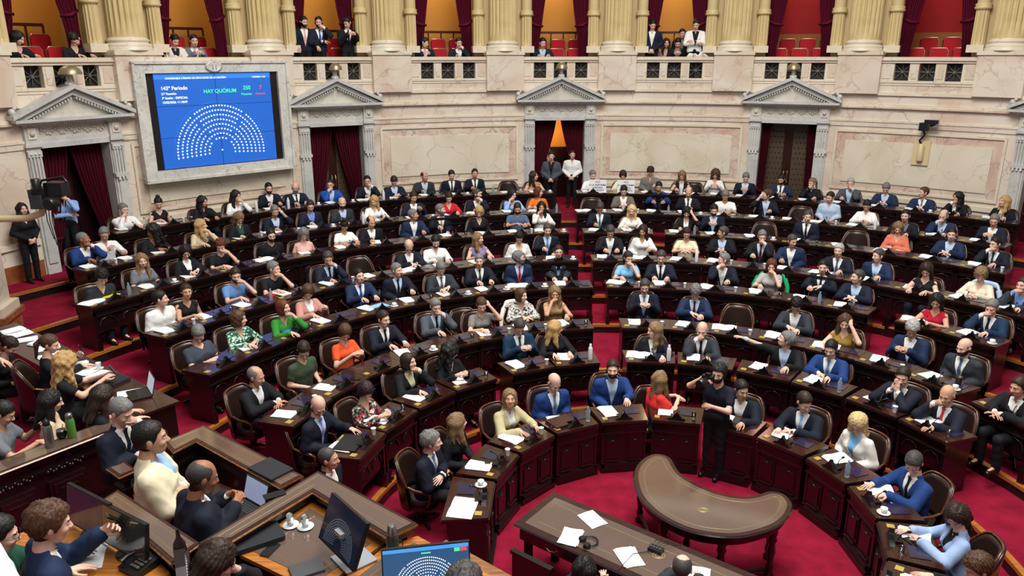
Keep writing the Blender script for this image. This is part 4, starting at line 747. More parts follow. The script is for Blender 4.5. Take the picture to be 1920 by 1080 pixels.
PAL = dict(white='#e6e6e4', offwhite='#dedad2', cream='#ddd3b4', creamp='#d8cdb8', beige='#c9b498', beige2='#b5ab85', black='#15151a', navy='#181e30', navy2='#1c2a48', navy3='#16304a', dnavy='#161a28',
           blue='#1f4fa8', blue2='#1c3870', blue3='#6f8fd0', blue4='#5f86b8', blue5='#8db4dc', blue6='#79b2dc', lblue='#b4c9e2', lblue2='#8fb3e8', lblue3='#7db4df', lblue4='#94abd2', grey='#6d7178', grey2='#4a4e56', dgrey='#2d3138',
           slate='#4d6283', slate2='#3d434f', taupe='#6b6259', tan='#a8835f', pink='#d8a8a0', pink2='#c08a80', violet='#8a7aa8', lilac='#8f88c8', red='#c01c2c', red2='#d22f2c', red3='#a8102c', redtie='#c23848', maroon='#5c1626', teal='#1d7a80', teal2='#58b0a4',
           orange='#e8701c', orange2='#e2592f', coral='#d4755c', green='#2f8030', dgreen='#1f4a38', olive='#3c4a38', gold='#8f7132', lav='#a8a0c8')
def cloth(c):
    n = 'cloth_'+c
    if n in MATS: return MATS[n]
    def pat(cols, scale, kind):
        def f(nt, b):
            N = nt.nodes.new; L = nt.links.new; tc = N('ShaderNodeTexCoord')
            if kind == 'stripe':
                w = N('ShaderNodeTexWave'); w.bands_direction = 'Z'; w.inputs['Scale'].default_value = scale; w.inputs['Distortion'].default_value = .4; out = w.outputs['Fac']; L(tc.outputs['Object'], w.inputs['Vector'])
            elif kind == 'block':
                w = N('ShaderNodeSeparateXYZ'); L(tc.outputs['Object'], w.inputs[0]); ab = N('ShaderNodeMath'); ab.operation = 'ABSOLUTE'; L(w.outputs[0], ab.inputs[0]); mu = N('ShaderNodeMath'); mu.operation = 'MULTIPLY'; mu.inputs[1].default_value = scale; L(ab.outputs[0], mu.inputs[0]); out = mu.outputs[0]
            elif kind == 'print':
                w = N('ShaderNodeTexNoise'); w.inputs['Scale'].default_value = scale; L(tc.outputs['Object'], w.inputs['Vector']); out = w.outputs['Fac']
            else:
                w = N('ShaderNodeTexVoronoi'); w.inputs['Scale'].default_value = scale; L(tc.outputs['Object'], w.inputs['Vector'])
                sx = N('ShaderNodeSeparateColor'); L(w.outputs['Color'], sx.inputs[0]); out = sx.outputs[0]
            r = N('ShaderNodeValToRGB'); r.color_ramp.interpolation = 'CONSTANT'
            els = r.color_ramp.elements; els[0].position = 0; els[0].color = srgb(cols[0]); els[1].position = 1/len(cols) if kind != 'print' else .52; els[1].color = srgb(cols[1])
            for i, cc in enumerate(cols[2:], 2):
                e = els.new(i/len(cols)); e.color = srgb(cc)
            L(out, r.inputs['Fac']); L(r.outputs['Color'], b.inputs['Base Color'])
        return mat(n, '#ffffff', .8, build=f, spec=.2)
    if c == 'stripe': return pat(['#e4e2df', '#20222c'], 18, 'stripe')
    if c == 'mono': return pat(['#c9c6bc', '#2a2a2a', '#8a8780', '#d9d6cf'], 42, 'v')
    if c == 'greenp': return pat(['#1f4d3a', '#b9cfc0', '#3a6d57'], 40, 'v')
    if c == 'floral': return pat(['#1a1a1e', '#c8bfb6', '#a8343c', '#232327', '#5c6a5a'], 38, 'v')
    if c == 'greyp': return pat(['#6e6a66', '#8a8580'], 80, 'print')
    if c == 'hoodie': return mat(n, '#1c2026', .85)
    if c in ('bw', 'bwv'): return pat(['#dcdcda', '#17171b'], 9, 'block')
    return mat(n, PAL[c], .78, spec=.22, var=.05, vscale=35)
HAIRC = dict(black='#14110f', dbrown='#2a1c14', brown='#4a3120', auburn='#5a2a16', blonde='#b08d5a', lblonde='#cbb07c', dblonde='#7d6244', grey='#6f6d6c', dgrey='#3f3b3a', lgrey='#9f9e9b', dpurple='#2a1420')
def hairmat(c): return mat('hair_'+c, HAIRC[c], .55, var=.22, vscale=60, spec=.35, bump=(160, .15))
SKINS = ['#d6aa95', '#c29478', '#9a674a']
def skinmat(i): return mat('skin_%d' % i, SKINS[i], .55, spec=.35, var=.05, vscale=25)
def setmats(o, ms):
    for i, m in enumerate(ms):
        o.material_slots[i].link = 'OBJECT'; o.material_slots[i].material = m
NP = [0]
def person(label, outfit, hair, pose, loc, rz, gaze=0, pitch=10, stand=0, lean=.12, skin=0, fat=0, group=None, leg='black', legs=True, roll=0, scale=1.0, cat='person', zrel=0):
    """loc = point on the floor under the hips; gaze = head turn relative to the body, degrees, positive to the left of the person"""
    NP[0] += 1; rng = random.Random(NP[0]*7+3)
    h = hair.split(); hc, hs = h[0], h[1]; fem = 1 if (hs in ('longs', 'bob', 'bobc', 'curly', 'bun', 'tail', 'bangs') and 'be' not in h) else 0
    o = outfit.split(); kind = o[0]; cols = o[1].split('/')
    zp = .93 if stand else .465
    root = thing('person', label, cat, loc, rz, group); root.scale = (scale,)*3
    key = ('bm', pose, fem, fat, lean, stand)
    V, F = body_arrays(pose, fem, fat, lean, stand)
    hV, hF, hm = HEADS[fem]
    R = rot_zx(math.radians(gaze), math.radians(pitch), math.radians(roll)); sc = 1.05 if fem else 1.10
    hc0 = np.array([0, -lean*.70-.02, .672])
    HV = (hV*sc) @ R.T+hc0
    AV = np.concatenate([V, HV]); AF = np.concatenate([F, hF+len(V)]); mi = np.concatenate([np.zeros(len(F), int), hm])
    me = newmesh('body', AV, AF, [skinmat(skin), mat('lips', '#b0655a', .5) if fem else mat('lips_dull', '#9c6150', .5), mat('eye_white', '#d8d2cc', .3), mat('eye_dark', '#1a1210', .2), hairmat(hc if hc not in ('lblonde', 'blonde', 'lgrey') else 'dblonde' if 'blonde' in hc else 'grey')], mi, True)
    at = (0, 0, zp)
    link('body', me, root, at)
    def ch(name, me, ms, l=at, r=None):
        q = link(name, me, root, l)
        if me.materials and me.materials[0] is None: setmats(q, ms)
        return q
    trow = cloth(leg)
    if legs:
        ch('trousers', legs_mesh('trousers', stand), [trow])
        for sd in ('left', 'right'): ch('shoe', legs_mesh('shoe_'+sd, stand), [mat('shoe_leather', '#100e0e', .35)])
    if kind == 'S':
        ch('jacket', garment('blazer' if fem else 'jacket', pose, fem, fat, lean), [cloth(cols[0])])
        sh_ = ch('shirt', garment('undershirt', pose, fem, fat, lean), [cloth(cols[1])])
        if len(cols) > 2 and cols[2] != '-':
            q = link('tie', tie_mesh(fem, fat, lean), sh_); setmats(q, [cloth(cols[2])])
    elif kind == 'V':
        ch('waistcoat', garment('vest', pose, fem, fat, lean), [cloth(cols[0])]); ch('shirt', garment('shirt', pose, fem, fat, lean), [cloth(cols[1])])
    else:
        nm, g = {'H': ('shirt', 'shirt'), 'T': ('t_shirt', 'tshirt' if fem or 'polo' not in o else 'polo'), 'B': ('blouse', 'blouse'), 'D': ('sleeveless_top', 'sleeveless')}[kind]
        ch(nm, garment(g, pose, fem, fat, lean), [cloth(cols[0])])
    E4 = Matrix(((1, 0, 0, 0), (0, 1, 0, 0), (0, 0, 1, 0), (0, 0, 0, 1)))
    M = Matrix([list(R[i]*sc)+[hc0[i]+(zp if i == 2 else 0)] for i in range(3)]+[[0, 0, 0, 1]])
    def onhead(name, me, ms):
        q = link(name, me, root); q.matrix_local = M
        if me.materials and me.materials[0] is None: setmats(q, ms)
    onhead('hair', hair_mesh(hs), [hairmat(hc)])
    if 'be' in h: onhead('beard', beard_mesh(), [hairmat(hc)])
    if 'gl' in h: onhead('glasses', glasses_mesh(), [])
    return root
# ------------------------------------------------------------------ materials of the room
PINK = marble('pink_marble', '#dbd1c1', '#cdb8a5', '#9a7464', .9)
PINK2 = marble('pink_marble_dark_veins', '#d8cbb9', '#c4a795', '#86574a', 1.1, vw=.05)
CREAMM = marble('cream_marble', '#dfd6c4', '#d2c4ad', '#a98d76', .8, vw=.02)
GREYM = marble('grey_marble', '#c9c8c4', '#b5b5b3', '#8b8985', 1.6, vw=.03)
WHITEM = marble('white_frame_marble', '#d8d6d0', '#c2bfb8', '#6f6b66', 1.8, vw=.05)
BROWNM = marble('brown_marble', '#9c6543', '#7c4026', '#4c2414', 1.6, rough=.2)
OCHRE = mat('ochre_paint', '#c9b582', .55, var=.05, vscale=4)
OCHRE2 = mat('ochre_wall', '#b9a172', .6)
CARPET = mat('crimson_carpet', '#7c122b', .95, var=.25, vscale=4, spec=.1, bump=(180, .3))
DWOOD = wood('dark_mahogany', '#0e0707', '#1b0b0a', 3, .28, .35)
DWOOD2 = wood('desk_top_mahogany', '#22100c', '#3b1b13', 4, .2, .4)
RWOOD = wood('red_mahogany_panel', '#14070a', '#250b0f', 3, .3, .3)
OWOOD = wood('orange_wood', '#8e5420', '#b57230', 5, .3, .3)
RISER = mat('riser_black', '#141414', .4)
VELVET = mat('maroon_velvet', '#5e1029', .85, var=.12, vscale=8, spec=.15)
VELVET2 = mat('dark_red_velvet', '#4e0d1d', .85, var=.12, vscale=8, spec=.15)
YELLOWW = mat('yellow_room_wall', '#d79a45', .7)
REDW = mat('red_room_wall', '#a0121a', .7, var=.1, vscale=3)
BLACKM = mat('painted_grille_shade', '#0d0c0c', .6)  # flat black standing in for the shade inside the balustrade openings
IRON = mat('grille_metal', '#77726a', .4, metal=.6)
GOLD = mat('old_gold', '#9c9070', .4, metal=.7)
GREYW = marble('pale_tympanum_marble', '#cfcbbf', '#bdb8ab', '#8f8a7e', 1.6, vw=.03)
# ------------------------------------------------------------------ floors
def row_r(L, deg, off=0): return ROWS[L][0]+ROWS[L][1]*math.cos(math.radians(deg))+off
EDGE = [-.93, -.93, -.93, -.93, -.93, -.90, -.66]
def ring(name, r0, r1, z0, z1, m, a0=-104, a1=150, n=90, center=op):
    b = MB(); V = []; F = []
    for i in range(n+1):
        t = a0+(a1-a0)*i/n; R0 = r0(t) if callable(r0) else r0; R1 = r1(t) if callable(r1) else r1
        for R, z in ((R0, z0), (R0, z1), (R1, z1), (R1, z0)):
            p = center(t, R); V.append((p[0], p[1], z))
    for i in range(n):
        for k in range(4): F.append((i*4+k, i*4+(k+1) % 4, (i+1)*4+(k+1) % 4, (i+1)*4+k))
    F += [(3, 2, 1, 0), tuple(n*4+k for k in range(4))]
    b.add(V, F, m); return b
b = MB(); b.box(-16, 22, -6, 28, -.3, 0, CARPET); struct('floor', b)
for L in range(7):
    e = lambda t, L=L: row_r(L, t, EDGE[L])
    e2 = (lambda t, L=L: row_r(L-1, t, EDGE[L-1])+.2) if L else (lambda t: 16.6)
    struct('floor', ring('floor', e, e2, -.05, FZ[L], CARPET))
    struct('trim_%d' % (L+1), ring('trim', lambda t: e(t)-.03, lambda t: e(t)+.05, FZ[L]-.045, FZ[L]+.006, OWOOD))
    struct('trim_%d' % (L+11), ring('trim', lambda t: e(t)-.012, lambda t: e(t)+.02, FZ[L]-.2, FZ[L]-.04, RISER))
# ------------------------------------------------------------------ curved wall
def arc(b, a0, a1, r0, r1, z0, z1, m, n=None):
    n = n or max(1, int(abs(a1-a0)/2)); V = []; F = []
    for i in range(n+1):
        t = a0+(a1-a0)*i/n
        for R, z in ((r0, z0), (r0, z1), (r1, z1), (r1, z0)): V.append((*wp(t, R), z))
    for i in range(n):
        for k in range(4): F.append((i*4+k, i*4+(k+1) % 4, (i+1)*4+(k+1) % 4, (i+1)*4+k))
    F += [(3, 2, 1, 0), tuple(n*4+k for k in range(4))]
    b.add(V, F, m)
DEG = math.degrees(1/WR)      # one metre of wall in degrees
LO, HI = bay(-1), bay(10)
b = MB()
DOORS = [0, 2, 4, 6, 8]
prev = LO
for k in DOORS:
    arc(b, prev, bay(k)-.78*DEG, WR, WR+.5, 1.2, 4.76, PINK); prev = bay(k)+.78*DEG
    arc(b, bay(k)-.78*DEG, bay(k)+.78*DEG, WR, WR+.5, 3.96, 4.76, PINK)
arc(b, prev, HI, WR, WR+.5, 1.2, 4.76, PINK)
arc(b, LO, HI, WR-.06, WR+.3, 4.72, 4.80, CREAMM)
arc(b, LO, HI, WR-.05, WR+.1, 4.42, 4.49, CREAMM); arc(b, LO, HI, WR-.09, WR+.1, 4.385, 4.43, PINK2)
arc(b, LO, HI, WR-.05, WR+.1, 4.02, 4.07, CREAMM); arc(b, LO, HI, WR-.03, WR+.1, 3.90, 4.02, PINK)
struct('wall_back', b)
b = MB()
prev = LO
for k in DOORS:
    arc(b, prev, bay(k)-1.1*DEG, WR-.07, WR+.1, 1.2, 1.62, BROWNM); arc(b, prev, bay(k)-1.1*DEG, WR-.10, WR+.1, 1.95, 2.06, CREAMM); arc(b, prev, bay(k)-1.1*DEG, WR-.045, WR+.1, 1.62, 1.95, CREAMM)
    prev = bay(k)+1.1*DEG
arc(b, prev, HI, WR-.07, WR+.1, 1.2, 1.62, BROWNM); arc(b, prev, HI, WR-.1, WR+.1, 1.95, 2.06, CREAMM)
struct('baseboard_back', b)
tn = 30
for k in (1, 3, 5, 7, 9):                     # marble panels between the doors
    b = MB(); a = bay(k)
    w1, w2 = 2.0*DEG, 1.75*DEG
    for (z0, z1) in ((2.18, 2.24), (3.74, 3.80)): arc(b, a-w1, a+w1, WR-.05, WR+.1, z0, z1, CREAMM)
    for s in (-1, 1): arc(b, a+s*w1-.03*DEG, a+s*w1+.03*DEG, WR-.05, WR+.1, 2.18, 3.80, CREAMM, 1)
    arc(b, a-w1, a+w1, WR-.012, WR+.1, 2.2, 3.78, PINK2)
    arc(b, a-w2, a+w2, WR-.04, WR+.1, 2.40, 3.52, CREAMM)
    struct('trim_%d' % tn, b); tn += 1
def wallM(deg, r=WR, z=0):
    """local frame on the wall: x along it, y outwards (into the wall), z up"""
    p = wp(deg, r); return Matrix.Translation((p[0], p[1], z)) @ Matrix.Rotation(-math.radians(deg), 4, 'Z')
def mbM(b, M, fn):
    n = len(b.v); fn(b)
    for i in range(n, len(b.v)): b.v[i] = tuple(M @ Vector(b.v[i]))
def surround(b):
    for s in (-1, 1):
        x0, x1 = sorted((s*.76, s*1.04)); xm = (x0+x1)/2
        b.box(x0, x1, -.10, .3, 1.15, 3.98, GREYM); b.box(x0+.05, x1-.05, -.13, 0, 1.5, 3.05, GREYM)
        b.box(x0-.02, x1+.02, -.16, 0, 3.12, 3.20, GREYM)
        for q in range(3): b.box(x0+.03+q*.085, x0+.08+q*.085, -.17, 0, 3.05, 3.12, WHITEM)
        for q in range(4): b.box(x0+.025+q*.066, x0+.055+q*.066, -.135, 0, 3.2, 3.74, GREYM)
        b.box(x0+.0, x1-.0, -.14, 0, 3.74, 3.86, GREYM)
        for q in range(3): b.sphere((x0+.06+q*.08, -.14, 3.80), .03, WHITEM, 8, 6)
        b.box(x0-.03, x1+.03, -.17, 0, 3.94, 4.0, GREYM); b.box(x0, x1, -.13, 0, 4.0, 4.42, GREYM)
        b.box(x0+.06, x1-.06, -.15, 0, 4.1, 4.32, CREAMM); b.sphere((xm, -.15, 4.21), .06, GREYM, 8, 6)
        b.box(s*.76-.02, s*.76+.02, -.06, .75, 1.2, 3.96, GREYM)
    b.box(-.78, .78, -.11, .3, 3.90, 4.0, GREYM); b.box(-.76, .76, -.07, .2, 4.0, 4.10, GREYM); b.box(-.76, .76, -.05, .1, 4.1, 4.36, GREYW)
    r = random.Random(4)
    for q in range(26): b.sphere((-.72+q*.057, -.06, 4.22+.05*math.sin(q*1.3)), .034, GREYW, 6, 5, (1, .5, 1))
    for q in range(44): b.box(-1.06+q*.049, -1.035+q*.049, -.24, 0, 4.37, 4.43, GREYM)
    b.box(-1.26, 1.26, -.34, .1, 4.44, 4.50, GREYM); b.box(-1.18, 1.18, -.28, .1, 4.40, 4.45, GREYM)
    # pediment
    M = Matrix.Rotation(PI/2, 4, 'X')
    def tri(pts, y0, y1, m):
        V = [(x, y0, z) for x, z in pts]+[(x, y1, z) for x, z in pts]; n = len(pts)
        b.add(V, [tuple(range(n)), tuple(range(2*n-1, n-1, -1))]+[((i+1) % n, i, i+n, (i+1) % n+n) for i in range(n)], m)
    tri([(-1.2, 4.5), (1.2, 4.5), (0, 5.03)], -.12, .1, GREYW)
    for s in (-1, 1):
        tri([(s*1.30, 4.50), (s*1.30, 4.585), (0, 5.17), (0, 5.08)][::s], -.36, .1, GREYM)
        tri([(s*1.22, 4.50), (s*1.0, 4.50), (0, 4.95), (0, 5.08)][::s], -.24, .1, GREYM)
        for q in range(15):
            x = s*(.06+q*.062); z = 4.93-abs(x)*.447
            b.box(x-.014, x+.014, -.27, -.1, z-.045, z, GREYM)
        b.sphere((s*1.24, -.2, 4.66), .07, GREYM, 8, 6); b.sphere((s*1.18, -.2, 4.73), .04, GREYM, 8, 6)
    b.lathe([(.10, 0), (.09, .05), (.05, .08), (.06, .14), (.03, .2)], GREYM, 10, (0, -.2, 5.15))
for i, k in enumerate(DOORS):
    b = MB(); mbM(b, wallM(bay(k)), surround); struct('trim_%d' % (50+i), b)
# rooms behind the doors
def leafs(b, kind):
    z0, z1 = 1.27, 3.95
    if kind == 'open':
        b.box(-1.1, 1.1, 2.4, 2.5, z0, z1+.2, YELLOWW); b.box(-1.1, -1.0, .5, 2.4, z0, z1+.2, YELLOWW); b.box(1.0, 1.1, .5, 2.4, z0, z1+.2, YELLOWW); b.box(-1.1, 1.1, .5, 2.5, z1+.15, z1+.25, YELLOWW)
        b.box(-1.1, 1.1, -.1, 2.5, 1.1, 1.272, CARPET); b.box(-.76, .76, 1.9, 1.95, z0, 2.9, RWOOD)
        return
    tuft = TUFT if kind == 'leather' else RWOOD
    b.box(-.8, .8, .62, .66, z0, z1, RWOOD)
    for s in (-1, 1):
        b.box(min(0, s*.76), max(0, s*.76), .55, .62, z0, z1, DWOOD2)
        x0, x1 = sorted((s*.12, s*.66)); b.box(x0, x1, .52, .57, z0+.3, z1-.2, tuft)
        if kind == 'leather':
            for i in range(5):
                for j in range(14): b.sphere((x0+.06+i*.105+(.05 if j % 2 else 0), .52, z0+.4+j*.15), .022, LEATHER, 6, 4)
        b.tube([(s*.05, .5, 2.15), (s*.05, .46, 2.2), (s*.05, .46, 2.45), (s*.05, .5, 2.5)], .014, GOLD, 6)
    b.box(-.8, .8, -.1, .7, 1.1, 1.272, CARPET)
    b.box(-.8, .8, .0, .66, 3.95, 4.0, GREYM)
    for s in (-1, 1): b.box(min(s*.76, s*.82), max(s*.76, s*.82), .3, .66, z0, z1, GREYM)
LEATHER = mat('brown_leather', '#2b1b16', .38, var=.15, vscale=14, bump=(60, .2), coat=.15)
TUFT = mat('tufted_leather', '#4b3a2c', .45, var=.1)
for i, (k, kind) in enumerate(zip(DOORS, ('plain', 'leather', 'open', 'leather', 'plain'))):
    b = MB(); mbM(b, wallM(bay(k)), lambda q: leafs(q, kind)); struct('door_%d' % (i+1), b)
p = wp(bay(4), WR+1.6); point('hall_lamp_light', (p[0]-.1, p[1], 3.4), 30, (1, .72, .35), .1)
def curtain_mb(side, x_out, x_mid, z0, z1, zt, xt, depth, m, pl=9, zlow=None):
    """one curtain; side -1 left / +1 right. x_out outer edge, x_mid where it reaches at the top, tied at height zt to width xt"""
    b = MB(); V = []; F = []; nu, nv = 72, 40
    for j in range(nv+1):
        z = z1+(z0-z1)*j/nv
        if z > zt: t = (z1-z)/(z1-zt); xi = x_mid+(xt-x_mid)*(t**1.25)
        else: t = (zt-z)/(zt-z0); xi = xt+(.16)*math.sin(min(1, t*1.5)*PI/2)*.6
        sag = .03*math.exp(-((z-zt)/.25)**2)
        for i in range(nu+1):
            u = i/nu; x = side*(x_out-(x_out-xi)*u)
            amp = .045*(1-.35*math.exp(-((z-zt)/.15)**2))
            y = depth+amp*math.sin(u*pl*2*PI+.6*math.sin(z*2))+.012*math.sin(u*31+z*5)-sag
            V.append((x, y, z))
    for j in range(nv):
        for i in range(nu): F.append((j*(nu+1)+i, j*(nu+1)+i+1, (j+1)*(nu+1)+i+1, (j+1)*(nu+1)+i))
    n = len(V); V2 = [(x, y+.02, z) for x, y, z in V]; F2 = [tuple(q+n for q in f[::-1]) for f in F]
    b.add(V+V2, F+F2, m, True); return b
def curtain(k, side, x_out, x_mid, z0, z1, zt, xt, depth, m, label, group, r=WR, name='curtain'):
    M = wallM(bay(k), r)
    o = thing(name, label, 'curtain', tuple(M.translation), -math.radians(bay(k)), group)
    dr_ = curtain_mb(side, x_out, x_mid, z0, z1, zt, xt, depth, m).obj('drape', o)
    tb = MB(); tb.tube([(side*(x_out+.02), depth-.03, zt+.12), (side*(x_out+xt)/2, depth-.085, zt+.02), (side*(xt-.01), depth-.04, zt-.01), (side*(x_out+xt)/2, depth+.06, zt+.02)], .035, m, 8); tb.obj('tieback', dr_)
    return o
PLC = {0: 'leftmost doorway', 2: 'doorway right of the big screen', 4: 'central doorway above the aisle', 6: 'doorway right of the central marble panel', 8: 'doorway at the right frame edge'}
for k in DOORS:
    zt = {0: 1.9, 2: 1.75, 4: 1.9, 6: 1.9, 8: 1.9}[k]
    for s in (-1, 1):
        wide = {0: .02, 2: .02, 4: .06, 6: .50, 8: .1}[k]
        xt = {0: .45, 2: .45, 4: .52, 6: .56, 8: .45}[k]
        if k == 4: zt = 2.2
        curtain(k, s, .74, wide, 1.3, 3.93, zt, xt, .26, VELVET2, 'dark red curtain on the %s of the %s' % ('left' if s < 0 else 'right', PLC[k]), 'door curtains')
# ------------------------------------------------------------------ balcony
b = MB()
for k in range(-1, 10):
    a = bay(k)+13.67/2                        # pedestal under every column
    arc(b, a-.54*DEG, a+.54*DEG, WR-.16, WR+.3, 4.76, 5.74, PINK); arc(b, a-.56*DEG, a+.56*DEG, WR-.2, WR+.6, 5.74, 5.84, CREAMM)
struct('wall_balcony', b)
BAYN = {0: 'above the leftmost doorway', 1: 'above the big screen', 2: 'above the doorway right of the screen', 3: 'left of the central bay', 4: 'above the central doorway', 5: 'right of the central bay', 6: 'above the doorway right of centre', 7: 'above the wall camera', 8: 'at the right frame edge', -1: 'at the left frame edge'}
for k in range(-1, 9):
    M = wallM(bay(k))
    o = thing('balustrade', 'cream marble balustrade with three grilles, bay '+BAYN[k], 'balustrade', tuple(M.translation), -math.radians(bay(k)), 'balcony balustrades')
    b = MB(); w = 1.13
    b.box(-w, w, -.12, .3, 5.60, 5.69, CREAMM); b.box(-w, w, -.08, .26, 5.54, 5.60, PINK)
    b.box(-w, w, -.06, .22, 5.04, 5.10, CREAMM); b.box(-w, w, -.02, .2, 4.76, 5.04, PINK); b.box(-w, w, -.04, .22, 4.98, 5.04, CREAMM)
    for x0, x1 in ((-w, -.78), (-.42, -.20), (.18, .42), (.78, w)): b.box(x0, x1, -.04, .2, 5.1, 5.54, CREAMM)
    for x0, x1 in ((-w+.08, -.85), (-.37, -.25), (.25, .37), (.85, w-.08)): b.box(x0, x1, -.055, .1, 5.15, 5.49, PINK)
    st_ = b.obj('stone', o)
    for x in (-.6, 0, .6):
        g = MB(); g.box(x-.18, x+.18, .12, .16, 5.1, 5.54, BLACKM); g.lathe([(.035, 0), (.035, .03)], IRON, 8, M=Matrix.Translation((x, .06, 5.32)) @ Matrix.Rotation(PI/2, 4, 'X'))  # black plate paints the dark of the open hole behind the bars
        for q in range(4):
            t = q*PI/4; L_ = .18 if q % 2 == 0 else .23
            g.tube([(x-L_*math.cos(t), .07, 5.32-L_*math.sin(t)), (x+L_*math.cos(t), .07, 5.32+L_*math.sin(t))], .009, IRON, 5)
        g.obj('grille', st_)
# columns
def flute(r0, r1, z0, z1, n, m, b, c=(0, 0), seg=8, depth=.12):
    N = n*seg; V = []; F = []; zs = np.linspace(z0, z1, 12)
    for z in zs:
        t = (z-z0)/(z1-z0); R = r0+(r1-r0)*t; dd = depth*min(1, (t)*14)
        for i in range(N):
            u = (i % seg)/seg; R2 = R*(1-dd*math.sin(PI*min(1, u*1.25))**.7*(u < .8)) if u < .8 else R
            a = 2*PI*i/N; V.append((c[0]+R2*math.cos(a), c[1]+R2*math.sin(a), z))
    for j in range(len(zs)-1):
        for i in range(N): F.append((j*N+i, j*N+(i+1) % N, (j+1)*N+(i+1) % N, (j+1)*N+i))
    b.add(V, F, m, False)
def base(b, r, z, c=(0, 0), m=None):
    b.lathe([(r*1.28, 0), (r*1.28, .06), (r*1.22, .07), (r*1.26, .10), (r*1.22, .14), (r*1.10, .15), (r*1.06, .18), (r*1.14, .20), (r*1.14, .23), (r*1.02, .25), (r*1.0, .28)], m, 32, (c[0], c[1], z))
proto = None; psm = None
for i, k in enumerate(range(-1, 10)):
    a = bay(k)+13.67/2; M = wallM(a, WR+.25)
    lab = 'large fluted ochre column, %s from the left of the frame' % ['', 'first', 'second', 'third', 'fourth', 'fifth', 'sixth', 'seventh', 'eighth', 'ninth', 'tenth'][i] if i else 'large fluted ochre column beyond the left frame edge'
    if proto is None:
        o = proto = thing('column', lab, 'column', tuple(M.translation), -math.radians(a), 'balcony columns')
        b = MB(); flute(.39, .36, 6.12, 10.2, 20, OCHRE, b); b.obj('shaft', o); b = MB(); base(b, .40, 5.84, m=CREAMM); b.obj('base', o)
    else: o = dup(proto, tuple(M.translation), -math.radians(a), lab, kids=kids_of(proto))
    for s in (-1, 1):
        M2 = M @ Matrix.Translation((s*.70, .05, 0)); l2 = 'slender ochre pillar, %s of the %s' % ('left' if s < 0 else 'right', lab.replace('large fluted ochre ', '').replace(' of the frame', ''))
        if psm is None:
            p_ = psm = thing('pillar', l2, 'column', tuple(M2.translation), -math.radians(a), 'slender balcony pillars')
            b = MB(); flute(.155, .15, 5.98, 6.82, 12, OCHRE, b, depth=.14); b.obj('lower_shaft', p_)
            b = MB(); b.lathe([(.155, 6.80), (.19, 6.82), (.20, 6.86), (.17, 6.88), (.19, 6.92), (.165, 6.95)], OCHRE, 20); b.obj('collar', p_)
            b = MB(); b.lathe([(.15, 6.95), (.14, 10.2)], OCHRE, 20); b.obj('upper_shaft', p_)
            b = MB(); b.box(-.19, .19, -.19, .19, 5.80, 5.98, CREAMM); b.obj('base', p_)
        else: dup(psm, tuple(M2.translation), -math.radians(a), l2, kids=kids_of(psm))
# backing wall between pillars, box rooms
b = MB()
for k in range(-1, 10):
    a = bay(k)+13.67/2
    arc(b, a-.80*DEG, a+.80*DEG, WR+.42, WR+.6, 4.76, 10.2, OCHRE2, 4); arc(b, a-.1*DEG, a+.1*DEG, WR+.5, WR+3.6, 4.76, 10.2, OCHRE2, 1)
arc(b, LO, HI, WR-.1, WR+3.6, 10.2, 10.6, CREAMM)
struct('wall_balcony', b)
b = MB(); arc(b, LO, HI, WR+.2, WR+3.8, 4.6, 4.87, mat('balcony_floor', '#3a2016', .7)); arc(b, LO, HI, WR+1.4, WR+3.8, 4.87, 5.15, mat('balcony_floor', '#3a2016', .7)); struct('floor', b)
for k in range(-1, 9):
    b = MB(); m = REDW if k >= 6 else YELLOWW
    arc(b, bay(k)-6.7, bay(k)+6.7, WR+3.3, WR+3.5, 4.8, 9.0, m)
    if k >= 6: arc(b, bay(k)-6.7, bay(k)+6.7, WR+3.2, WR+3.35, 4.8, 6.35, mat('gold_dado', '#9a6a2a', .5))
    struct('wall_box_%d' % (k+2), b)
    p = wp(bay(k), WR+2.0); point('box_lamp', (p[0], p[1], 8.2), 55 if k < 6 else 40, (1, .78, .45) if k < 6 else (1, .5, .4), .3)
for k in range(-1, 9):
    for s in (-1, 1):
        curtain(k, s, .86, .22 if k != 1 else .18, 5.2, 9.0, 6.55, .50, .62, VELVET, 'maroon velvet balcony curtain, %s side, bay %s' % ('left' if s < 0 else 'right', BAYN[k]), 'balcony curtains')
    if k < 6:
        M = wallM(bay(k), WR+2.7); b = MB(); m = mat('rail_wood', '#4a2015', .35)
        b.box(-1.2, 1.2, -.04, .04, 6.38, 6.45, m); 
        for q in range(7): b.box(-1.2+q*.4-.02, -1.2+q*.4+.02, -.02, .02, 5.15, 6.4, m)
        o = thing('handrail', 'dark wooden handrail at the back of the bay '+BAYN[k], 'railing', tuple(M.translation), -math.radians(bay(k)), 'balcony handrails', data=b.mesh('handrail'))
